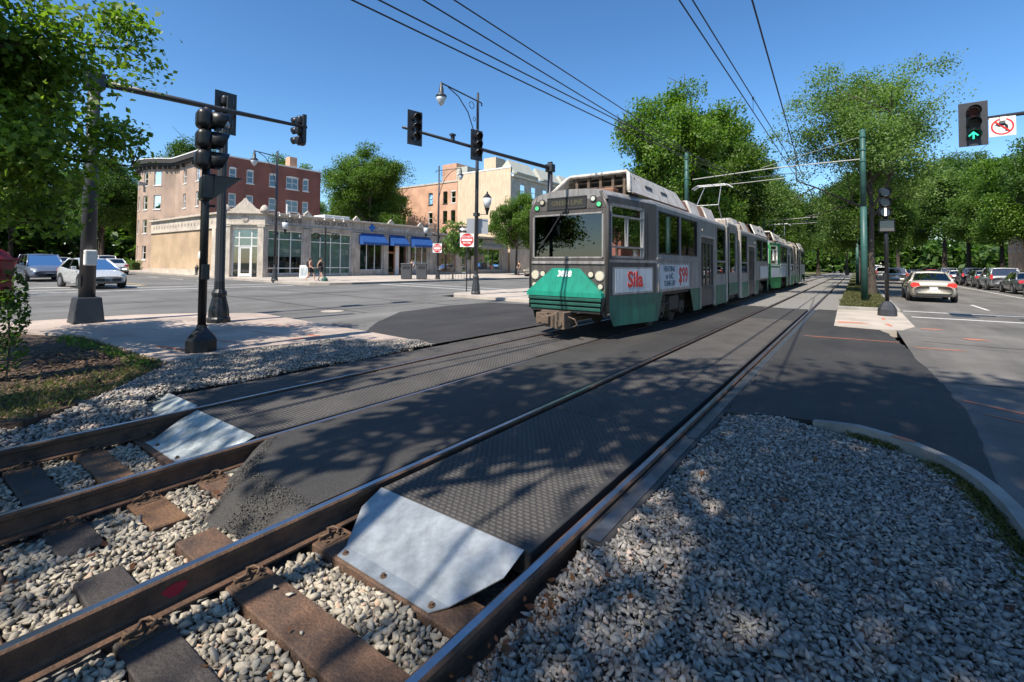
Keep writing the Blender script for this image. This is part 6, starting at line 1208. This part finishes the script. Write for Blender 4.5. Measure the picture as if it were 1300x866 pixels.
# ------------------------------------------------------------------ street furniture
def dne(x, y, z, h, rz, label, oneway=False):
    t = thing('road_sign', label, 'sign', (x, y, z), rz, 'do-not-enter signs'); b = MB(); b.cyl((0, .03, 0), (0, .03, h), .03, n=8); b.build('post', 'black_steel', t)
    c = h - .42 - (.34 if oneway else 0); p = MB(); p.prism([(-.38, 0, c - .38), (.38, 0, c - .38), (.38, 0, c + .38), (-.38, 0, c + .38)], (0, .008, 0)); p.build('panel', 'signwhite', t)
    d_ = MB(); d_.cyl((0, -.001, c), (0, -.005, c), .355, n=32); d_.build('disc', 'signred', t); b = MB(); b.bx(-.29, .29, -.009, -.005, c - .06, c + .06); b.build('bar', 'signwhite', t)
    text('sign_lettering', 'DO NOT', .15, 'signwhite', t, (0, -.008, c + .17), (R(90), 0, 0), bold=.003, ext=.001); text('sign_lettering', 'ENTER', .15, 'signwhite', t, (0, -.008, c - .17), (R(90), 0, 0), bold=.003, ext=.001)
    if oneway:
        q = MB(); q.bx(-.46, .46, -.0, .008, h - .33, h - .02); q.build('one_way_panel', 'signblack', t); a = MB(); a.prism([(-.42, -.003, h - .175), (-.24, -.003, h - .06), (-.24, -.003, h - .115), (.40, -.003, h - .115), (.40, -.003, h - .235), (-.24, -.003, h - .235), (-.24, -.003, h - .29)], (0, -.002, 0)); a.build('arrow', 'signwhite', t); text('sign_lettering', 'ONE WAY', .11, 'signblack', t, (.07, -.007, h - .178), (R(90), 0, 0), ext=.001, bold=.002)
dne(-17.05, 19.3, zg(-17) + .0, 3.65, R(32), 'red do-not-enter sign with one-way plate beside the tall street lamp', True)
dne(-28.6, 28.6, zg(-28.6) + .13, 3.1, R(36), 'smaller red do-not-enter sign in front of the blue awnings')
g = zg(-30.6) + .13
for i, (x, y) in enumerate(((-30.9, 27.3), (-30.0, 28.2))):
    t = thing('litter_bin', ['dark grey litter bin, left one of the pair before the awnings', 'dark grey litter bin, right one of the pair before the awnings'][i], 'bin', (x, y, g), R(42), 'litter bins'); b = MB(); b.bx(-.42, .42, -.42, .42, .04, 1.22); b.build('bin_body', 'binm', t, bevel=.03); b = MB(); b.bx(-.45, .45, -.45, .45, 1.22, 1.36); b.build('lid', 'binm', t, bevel=.05); b = MB(); b.bx(-.28, .28, -.45, -.43, .92, 1.12); b.build('chute', 'plastic', t)
t = thing('a_frame_board', 'small folding A-frame board on the pavement before the shop', 'sign', (-37.5, 21.9, zg(-37.5) + .13), R(50))
for s in (-1, 1): b = MB(); b.prism([(-.32, s * .28, 0), (.32, s * .28, 0), (.32, s * .03, 1.05), (-.32, s * .03, 1.05)], (0, .02 * s, 0)); bo = b.build('board', 'white' if s < 0 else 'wood', t)
b = MB(); b.prism([(-.25, -.255, .18), (.25, -.255, .18), (.25, -.10, .88), (-.25, -.10, .88)], (0, -.012, 0)); b.build('notice', 'galv_worn', t)
t = thing('fire_hydrant', 'small black fire hydrant on the kerb of the cross street', 'hydrant', (-47.5, 17.6, zg(-47.5) + .13), 0); b = MB(); b.lathe([(.17, 0), (.17, .06), (.12, .10), (.12, .60), (.16, .62), (.16, .68), (.12, .74), (.05, .86), (.03, .92)], n=14); b.build('barrel', 'dark_steel', t, smooth=True)
for s in (-1, 1): b = MB(); b.cyl((s * .1, 0, .48), (s * .22, 0, .48), .065, n=10); b.build('outlet', 'dark_steel', t)
# red call box on a pale fluted post at the left edge, with a creeper
t = thing('alarm_box', 'red street alarm box on a pale fluted post at the left edge', 'alarm box', (-9.27, .97, .02), R(50))
b = MB(); b.lathe([(.16, 0), (.15, .12), (.105, .2), (.085, .85), (.11, .95), (.11, 1.0)], n=20, flute=.08); b.build('post', 'postwhite', t)
b = MB(); b.prism([(-.23, -.14, 1.0), (.23, -.14, 1.0), (.23, -.14, 1.62), (.12, -.14, 1.74), (0, -.14, 1.80), (-.12, -.14, 1.74), (-.23, -.14, 1.62)], (0, .28, 0)); b.build('box', 'boxred', t, bevel=.025)
b = MB(); b.bx(-.15, .15, -.17, -.14, 1.12, 1.52); b.build('box_door', 'boxred', t, bevel=.02); b = MB(); b.bx(-.26, .26, -.17, .17, 1.60, 1.64); b.build('box_hood', 'boxred', t, bevel=.01)
sh = thing('creeper', 'dark green creeper growing round the alarm box post', 'plant', (-9.2, 1.05, .02), 0)
pts = np.concatenate([bush_pts((.05, .08, .85), (.28, .26, .42), 700), bush_pts((.10, .12, 1.2), (.22, .2, .3), 260), bush_pts((-.1, .1, .35), (.3, .25, .3), 260)]); leaves('foliage', pts, .075, 'leaf_dark', sh); b = MB(); b.tube([(.1, .12, 0), (.13, .14, .5), (.1, .1, 1.2)], .012, 5); b.build('stem', 'bark', sh)
for i in range(16):
    x, y = -12.9 + .42 * (i % 11) + random.uniform(-.15, .15), 2.62 - .16 * (i // 11) - random.uniform(0, .15); ps = thing('weed', 'low green weed at the back edge of the planting bed, clump %s from the left' % (ORD + ['thirteenth', 'fourteenth', 'fifteenth', 'sixteenth'])[i], 'plant', (x, y, .02), 0, 'weeds in the planting bed'); leaves('foliage', bush_pts((0, 0, .06), (.16, .10, .06), 38), .055, 'leaf', ps)
# sapling pit with rail before the awnings
t = thing('tree_pit_rail', 'low dark rail round the sapling pit by the do-not-enter sign', 'railing', (-28.9, 31.6, zg(-29) + .13), R(90)); 
for k in range(9): b = MB(); b.cyl((-1.6 + .4 * k, 0, 0), (-1.6 + .4 * k, 0, .45), .012, n=6); b.build('post', 'black_steel', t)
b = MB(); b.tube([(-1.6, 0, .45), (1.6, 0, .45)], .015, 6); b.build('top_rail', 'black_steel', t)

# ------------------------------------------------------------------ trees
def tree_meshes(seed, H, cr, z0, nleaf, lsize, spread=1., airy=.5, lmat='leaf', flat=1., lean=(0, 0), trunk_r=None, ncl=None):
    """skeleton of trunk, limbs, boughs and twigs; leaves gathered in clumps at the twig ends"""
    r = random.Random(seed); g = np.random.default_rng(seed); b = MB(); ends = []
    tr_ = trunk_r or H * .018
    def limb(p, d, L, rad, lvl):
        pts = [Vector(p)]; q = Vector(p); dd = Vector(d).normalized(); n = 4 if lvl < 2 else 3
        for i in range(n):
            dd = (dd + Vector((r.gauss(0, .13), r.gauss(0, .13), r.gauss(.05, .08)))).normalized(); q = q + dd * L / n; pts.append(q.copy())
        b.tube(pts, [rad * (1 - .62 * i / n) for i in range(n + 1)], 7 if lvl == 0 else (5 if lvl == 1 else 4), cap=False)
        if lvl >= 2: ends.extend([(pts[-1], 1.), (pts[-2], .75)])
        elif lvl == 1: ends.append((pts[-1], 1.))
        if lvl < 3:
            k = [0, 4, 4, 3][lvl] if lvl else 0
            for j in range(k):
                i = r.choice(range(1, n + 1)); a = r.uniform(0, 6.28); side = dd.cross(Vector((math.cos(a), math.sin(a), .3))).normalized()
                limb(pts[i], (dd * .55 + side * .85 + Vector((0, 0, .12))), L * r.uniform(.45, .62), rad * .5, lvl + 1)
        return pts
    tp = [Vector((0, 0, 0))]; top = z0 + (H - z0) * .45
    for i in range(5): f_ = (i + 1) / 5; tp.append(Vector((lean[0] * f_ + r.gauss(0, .04) * H * .05, lean[1] * f_ + r.gauss(0, .04) * H * .05, top * f_)))
    b.tube(tp, [tr_ * 1.5] + [tr_ * (1 - .12 * i) for i in range(1, 6)], 10, cap=False)
    nl = 9
    for j in range(nl):
        f_ = .35 + .65 * (j + r.random()) / nl; zz = z0 * .75 + (top - z0 * .75) * f_; i = min(4, int(zz / top * 5)); base = tp[i].lerp(tp[i + 1], zz / top * 5 - i); a = j * 2.4 + r.uniform(-.4, .4); up_ = .25 + .9 * f_
        limb(base, (math.cos(a) * spread, math.sin(a) * spread, up_), (cr * (1.08 - .1 * f_)) * .72 if j < nl - 2 else (H - top) * .75, tr_ * .5, 1)
    limb(tp[-1], (.1, 0, 1), (H - top) * .72, tr_ * .45, 1)
    E_ = np.array([e[0][:] for e in ends]); Wt = np.array([e[1] for e in ends])
    c0 = np.array((lean[0], lean[1], (z0 + H) / 2)); hz = (H - z0) / 2
    q = (E_ - c0) / np.array((cr, cr, hz)); rr = np.linalg.norm(q, axis=1); E_ = np.where((rr > 1)[:, None], c0 + q / rr[:, None] * np.array((cr, cr, hz)) * g.uniform(.8, 1.0, (len(E_), 1)), E_); E_[:, 2] = np.maximum(E_[:, 2], z0)
    ex = g.normal(size=(int(len(E_) * .35), 3)); ex /= np.linalg.norm(ex, axis=1)[:, None]; ex = c0 + ex * np.array((cr, cr, hz)) * g.uniform(.6, 1.0, (len(ex), 1)); C = E_
    dv = C - c0; el = np.arctan2(dv[:, 2], np.hypot(dv[:, 0], dv[:, 1])); az = np.arctan2(dv[:, 1], dv[:, 0]); p1, p2, p3 = g.uniform(0, 6.28, 3)
    lob = .97 + .06 * np.sin(3 * az + p1 + 2 * el) + .05 * np.sin(5 * az + p2 - 4 * el); C = c0 + dv * lob[:, None]; C[:, 2] = np.maximum(C[:, 2], z0 * .9)
    C = C[g.permutation(len(C))[:int(len(C) * (ncl or .6))]]
    k = g.integers(0, len(C), nleaf); sg = cr * (.075 + .06 * (1 - airy)) * g.uniform(.55, 1.2, len(C)); P = C[k] + np.clip(g.normal(size=(nleaf, 3)), -1.5, 1.5) * sg[k][:, None] * np.array((1.1, 1.1, .75 * flat))
    d_ = g.normal(size=(nleaf, 3)); d_[:, 2] -= .35; d_ /= np.linalg.norm(d_, axis=1)[:, None]; nn = g.normal(size=(nleaf, 3)) * .9; nn[:, 2] = np.abs(nn[:, 2]) + .55; nn += (P - c0) / cr * .5
    s = np.cross(d_, nn); s /= np.linalg.norm(s, axis=1)[:, None] + 1e-9; nn = np.cross(s, d_); sz = lsize * g.uniform(.6, 1.3, (nleaf, 1))
    v = np.zeros((nleaf, 4, 3)); v[:, 0] = P - d_ * sz * .5; v[:, 1] = P + s * sz * .33 + nn * sz * .08; v[:, 2] = P + d_ * sz * .5; v[:, 3] = P - s * sz * .33 + nn * sz * .08
    tint = np.clip(g.normal(.5, .2, nleaf) + g.normal(0, .16, len(C))[k], 0, 1)
    lm = mesh_np('crown', v.reshape(-1, 3), np.arange(nleaf * 4).reshape(-1, 4), lmat, False, tint, 4)
    tm = bpy.data.meshes.new('trunk'); tm.from_pydata([tuple(p) for p in b.v], [], b.f); tm.update(); tm.polygons.foreach_set('use_smooth', [True] * len(tm.polygons)); tm.materials.append(M['bark'])
    return tm, lm
def plant_tree(ms, x, y, label, group, s=1., rz=0., sz=None, z=.05, name='tree'):
    t = thing(name, label, 'tree', (x, y, zg(x) + z), rz, group); t.scale = (s, s, sz or s)
    for nm, me in (('trunk', ms[0]), ('crown', ms[1])): o = bpy.data.objects.new(nm, me); COL.objects.link(o); o.parent = t
    return t
T_oak = tree_meshes(11, 14, 5.2, 3.0, 88000, .185, airy=.35, lmat='leaf')
T_map = tree_meshes(23, 13, 5.0, 2.6, 80000, .185, airy=.3, lmat='leaf_dark')
T_air = tree_meshes(37, 13.6, 5.6, 3.0, 60000, .125, spread=.8, airy=.8, lmat='leaf_pale', trunk_r=.17, ncl=.8)
T_lit = tree_meshes(41, 12, 4.6, 2.4, 76000, .175, airy=.4, lmat='leaf')
T_sap = tree_meshes(53, 5.5, 1.3, 1.8, 3500, .16, airy=.6, lmat='leaf_pale', trunk_r=.05)
G1 = 'trees along the tram tracks'
plant_tree(T_oak, -10.2, 33.0, 'big bushy tree on the median, its crown rising behind the tram roof', G1, .98, .3)
plant_tree(T_lit, -9.6, 43.0, 'bright green tree behind the second tram car', G1, 1.12, 1.9); plant_tree(T_map, -10.5, 53.0, 'dark tree on the median, third along behind the tram', G1, 1.05, 2.6)
plant_tree(T_oak, -9.0, 64, 'median tree fourth along behind the tram', G1, .95, 4.0); plant_tree(T_lit, -9.8, 77, 'median tree fifth along, over the end of the tram', G1, 1.1, 5.1); plant_tree(T_map, -8.6, 92, 'median tree where the tracks vanish, left side', G1, 1.1, .9); plant_tree(T_oak, -6, 112, 'tree closing the view at the end of the tracks', G1, 1.15, 3.3); plant_tree(T_lit, -1.5, 128, 'farthest tree behind the end of the tracks', G1, 1.2, 2.2)
plant_tree(T_air, .75, 33.5, 'tall airy tree with open branches behind the green pole', G1, 1.0, .7, name='airy_tree')
plant_tree(T_lit, .5, 47, 'light green tree on the narrow median behind the airy tree', G1, .82, 2.0); plant_tree(T_oak, .6, 60, 'narrow median tree farther behind the airy one', G1, .8, .4); plant_tree(T_map, .5, 76, 'narrow median tree in the far row', G1, 1.05, 3.0); plant_tree(T_oak, .6, 96, 'far narrow median tree beside the white van', G1, 1.2, 5.0)
G2 = 'trees along the right pavement'
for i, (m, x, y, s, l) in enumerate(((T_lit, 14.6, 44, .95, 'spreading tree at the right edge over the parked black car'), (T_map, 13.6, 54, 1.0, 'dense dark tree over the silver parked wagon'), (T_oak, 14.2, 66, 1.02, 'tree over the middle of the parked row'), (T_lit, 13.8, 78, 1.2, 'tree over the far part of the parked row'), (T_map, 13, 92, 1.35, 'tree at the far end of the parked row'), (T_oak, 12.5, 110, 1.5, 'distant tree closing the right-hand road'), (T_lit, 8, 140, 1.8, 'distant tree straight down the right-hand road'), (T_map, 19.5, 38, .8, 'tree just outside the parked row, nearest on the right'), (T_oak, 20.5, 58, .9, 'garden tree before the brick row houses'), (T_lit, 20, 84, .95, 'garden tree farther along the brick row houses'))):
    plant_tree(m, x, y, l, G2, s, i * 1.3)
G3 = 'trees behind the buildings'
for i, (m, x, y, s, l) in enumerate(((T_oak, -62, 47, 1.38, 'large round tree between the brick and the beige apartment houses'), (T_map, -70, 56, 1.3, 'tree behind the large round tree'), (T_map, -92, 33, 1.62, 'tall tree showing above the bowed end of the brick house'), (T_oak, -84, 46, 1.45, 'tree top showing above the brick house roof'), (T_lit, -90, 62, 1.4, 'far tree behind the brick house'), (T_lit, -34.5, 48.5, .86, 'street tree before the beige apartment house'), (T_oak, -30.8, 66, .9, 'street tree farther along the shops'), (T_map, -31, 80, 1.0, 'street tree hidden behind the tram front'))):
    plant_tree(m, x, y, l, G3, s, i * 1.7)
plant_tree(T_sap, -28.9, 30.9, 'thin sapling in the pit by the do-not-enter sign', 'saplings', 1.0); plant_tree(T_sap, -28.9, 33.2, 'second thin sapling farther along the shop kerb', 'saplings', .9, 2.)
G4 = 'trees beyond the cross street on the left'
for i, (m, x, y, s, l) in enumerate(((T_map, -70, -1.5, 1.15, 'dark tree left of the white sedan, nearest of the left wood'), (T_oak, -62, -6, 1.1, 'tree behind the blue-grey minivan'), (T_map, -88, 1, 1.25, 'tall dark tree at the far end of the cross street'), (T_map, -84, 19.5, 1.12, 'dark tree at the left end of the shop wing'), (T_lit, -98, 9, 1.3, 'tree closing the cross street in the distance'), (T_oak, -50, -9, 1.0, 'tree at the far left behind the near leaves'), (T_map, -96, 22, 1.3, 'dark tree behind the bowed end of the brick house'), (T_map, -110, 14, 1.5, 'background tree at the far end of the cross street'), (T_oak, -104, -2, 1.4, 'background tree left of the cross street'), (T_lit, -86, 26.5, 1.0, 'smaller tree against the bowed brick end'))):
    plant_tree(m, x, y, l, G4, s, i * 2.1)
# near tree at the upper left and the trees that shade the foreground from behind the camera
M['leaf_near_lit'] = leafm('near maple leaf', (.048, .105, .014), (.21, .285, .045), .45)  # brighter than the other leaves, the strong light on this tree is in the colour
T_near = tree_meshes(71, 7.6, 2.85, 1.25, 34000, .125, airy=.45, lmat='leaf_near_lit', trunk_r=.10, ncl=.95)
tn = plant_tree(T_near, -12.05, .5, 'near leafy tree filling the upper left corner', 'trees close to the camera', 1.0, .5)
leaves('dead_leaves', np.concatenate([bush_pts((1.6, -.9, 3.3), (.25, .25, .2), 120), bush_pts((1.9, -.6, 2.9), (.25, .25, .15), 100)]), .12, 'leaf_brown', tn)
T_shade = tree_meshes(83, 12.5, 4.6, 4.2, 14500, .22, airy=.5, lmat='leaf', ncl=.8)
T_shade2 = tree_meshes(89, 10.5, 3.4, 3.6, 2300, .36, airy=.5, lmat='leaf_dark')
for i, (m, x, y, s, rz, l) in enumerate(((T_shade, .6, -4.3, 1.0, .4, 'tree behind the camera that shades the gravel island'), (T_shade2, -2.9, -2.4, .62, 1.4, 'tree behind the camera that dapples the right-hand crossing'), (T_shade2, -7.7, -3.6, .62, 4.2, 'tree behind the camera that shades the planting bed'), (T_shade, 7.5, -6.5, .9, 2.2, 'tree behind the camera at the right road edge'), (T_shade, -.1, -8.9, .80, 2.6, 'tree farther behind the camera shading the near gravel'), (T_shade2, -5.4, -8.2, .6, 3.1, 'tree farther behind the camera dappling the near ties'), (T_shade, -12.5, -12, .8, 1.0, 'median tree behind the camera, mirrored in the windshield'), (T_shade, -11.0, -21, .9, 3.0, 'second median tree behind the camera, mirrored in the windshield'), (T_shade, -30.5, -8, .9, 5.0, 'street tree behind the camera beyond the left road'))):
    plant_tree(m, x, y, l, 'trees close to the camera', s, rz, 1.34 if s < .7 else s * 1.42)
# hedges in front of the right-hand houses and by the shop wing
def hedge(x, y, l, w_, h, label, rz=0):
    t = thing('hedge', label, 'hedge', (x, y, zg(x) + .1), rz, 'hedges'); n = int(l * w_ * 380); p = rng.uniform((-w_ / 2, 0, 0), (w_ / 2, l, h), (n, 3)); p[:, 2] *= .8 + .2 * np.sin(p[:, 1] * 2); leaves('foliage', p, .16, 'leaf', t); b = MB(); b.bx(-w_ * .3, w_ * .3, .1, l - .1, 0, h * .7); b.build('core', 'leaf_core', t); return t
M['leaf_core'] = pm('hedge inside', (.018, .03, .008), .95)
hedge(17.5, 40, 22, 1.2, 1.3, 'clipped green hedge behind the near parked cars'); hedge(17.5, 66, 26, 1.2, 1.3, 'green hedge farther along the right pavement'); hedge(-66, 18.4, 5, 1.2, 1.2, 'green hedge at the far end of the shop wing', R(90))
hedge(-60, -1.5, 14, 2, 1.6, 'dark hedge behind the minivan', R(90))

# far-off woods that close the horizon
def wood(name, polyline, depth, h, n, label):
    P = []; L = [math.dist(a, b) for a, b in zip(polyline, polyline[1:])]; tot = sum(L)
    for (a, b), l in zip(zip(polyline, polyline[1:]), L):
        k = int(n * l / tot); t_ = rng.uniform(0, 1, k); x = a[0] + (b[0] - a[0]) * t_ + rng.normal(0, depth * .3, k); y = a[1] + (b[1] - a[1]) * t_ + rng.normal(0, depth * .3, k)
        top = h * (.72 + .20 * np.sin(x * .16 + y * .11) + .14 * np.sin(x * .41 - y * .37)); P.append(np.column_stack([x, y, top * rng.uniform(0, 1, k) ** .7]))
    o = leaves(name, np.concatenate(P), 2.0, 'leaf_dark'); return stuff(o, label, 'trees')
wood('far_wood', [(-70, -60), (-105, -30), (-125, 0), (-128, 30), (-120, 60), (-95, 95), (-60, 130)], 16, 15, 42000, 'far wood closing the view behind the buildings on the left')
wood('distant_wood', [(-60, 170), (-20, 185), (20, 185), (60, 150)], 16, 15, 24000, 'distant wood closing the view down the tracks')

# ------------------------------------------------------------------ road markings and utility paint
def mark(pts, mat, z=.006): 
    o = sheet('road_marking', [pts], z, mat); return struct(o)
def strip_(a, b, w_, mat='white_line', z=.006):
    a, b = Vector((*a, 0)), Vector((*b, 0)); d = (b - a).normalized(); n = Vector((-d.y, d.x, 0)) * w_ / 2; return mark([tuple((a - n).xy), tuple((b - n).xy), tuple((b + n).xy), tuple((a + n).xy)], mat, z)
strip_((1.5, 20.7), (9.9, 20.7), .28); strip_((1.45, 23.3), (9.9, 23.3), .28)
for y in range(26, 120, 9): strip_((4.2, y), (4.2, y + 3.4), .13)
strip_((7.55, 26), (7.55, 120), .12)
for y in (21.8, 23.8): strip_((-27.5, y), (-17.1, y), .28)
strip_((-29.2, 4.2), (-29.2, 16.4), .28); strip_((-31.6, 4.2), (-31.6, 16.4), .28); strip_((-33.9, 9.9), (-120, 10.2), .13, 'yellow_line'); strip_((-33.9, 4.3), (-33.9, 9.7), .45)
for x in (-36, -41, -46): strip_((x, 14.3), (x - 2.6, 14.3), .13)
strip_((-1.0, 13.2), (.75, 13.35), .05, 'orange_mark', .012); 
def blob(x, y, rx, ry, rot, z, n=14, mat='orange_mark'):
    pts = []
    for k in range(n):
        a = 2 * math.pi * k / n; q = random.uniform(.55, 1.1); u_, v_ = rx * q * math.cos(a), ry * q * math.sin(a); pts.append((x + u_ * math.cos(rot) - v_ * math.sin(rot), y + u_ * math.sin(rot) + v_ * math.cos(rot)))
    return mark(pts, mat, z)
for x, y, rx, ry, rot, z in ((-9.9, 3.35, .75, .07, .25, .074), (-9.35, 3.6, .6, .05, .9, .074), (-10.2, 4.2, .5, .05, .4, .074), (-9.2, 5.5, .45, .09, 1.0, .074), (-9.45, 5.75, .25, .10, .3, .074), (-10.6, 5.3, .7, .04, .2, .074), (-12.0, 4.6, .5, .04, .1, .074), (-11.4, 6.1, .6, .04, .5, .074),
                          (1.35, 7.85, .5, .05, -.6, .006), (1.6, 7.2, .8, .035, -.5, .006), (1.35, 12.85, .45, .06, .1, .006), (2.2, 15.1, .3, .12, .1, .006), (1.65, 16.9, .25, .15, 0, .006), (2.4, 10.5, .3, .1, .3, .006), (.75, 17.2, .07, .5, .1, .016), (-.1, 17.2, .5, .25, .1, .016), (.70, 19.2, .05, .5, 0, .016)):
    blob(x, y, rx, ry, rot, z)
b = blob(.33, 5.62, .10, .05, -.4, .0795)
M['tar'] = plain('tar seam', (.012, .012, .012), .6)
def seam(pts, w_, z=.005):
    for a, b in zip(pts, pts[1:]): strip_(a, b, w_, 'tar', z)
def wob(a, b, n, am): return [(a[0] + (b[0] - a[0]) * i / n + random.uniform(-am, am), a[1] + (b[1] - a[1]) * i / n + random.uniform(-am, am)) for i in range(n + 1)]
seam(wob((-27.5, 9.9), (-12.8, 9.6), 9, .12), .05); seam(wob((-27.5, 13.4), (-12.8, 13.6), 9, .12), .05); seam(wob((-21.5, 3.5), (-21.8, 30), 10, .12), .05); seam(wob((-14.3, 7.4), (-14.2, 16), 6, .1), .04)
seam(wob((1.1, 9.3), (9, 9.6), 8, .12), .04); seam(wob((4.4, 2), (4.3, 19), 10, .1), .04); seam(wob((1.2, 13.9), (9, 14.2), 8, .12), .03)
# manhole covers in the road
for x, y, l in ((-14.0, 9.2, 'round iron manhole cover in the cross street, right of the fluted post'), (4.6, 21.9, 'dark manhole cover between the white stop lines'), (3.0, 22.1, 'second dark cover between the white stop lines')):
    mh = MB(); mh.cyl((x, y, zg(x) + .0), (x, y, zg(x) + .009), .36, n=24); tag(mh.build('manhole_cover', 'dark_steel' if x > 0 else 'concrete'), l, 'manhole cover', 'manhole covers')
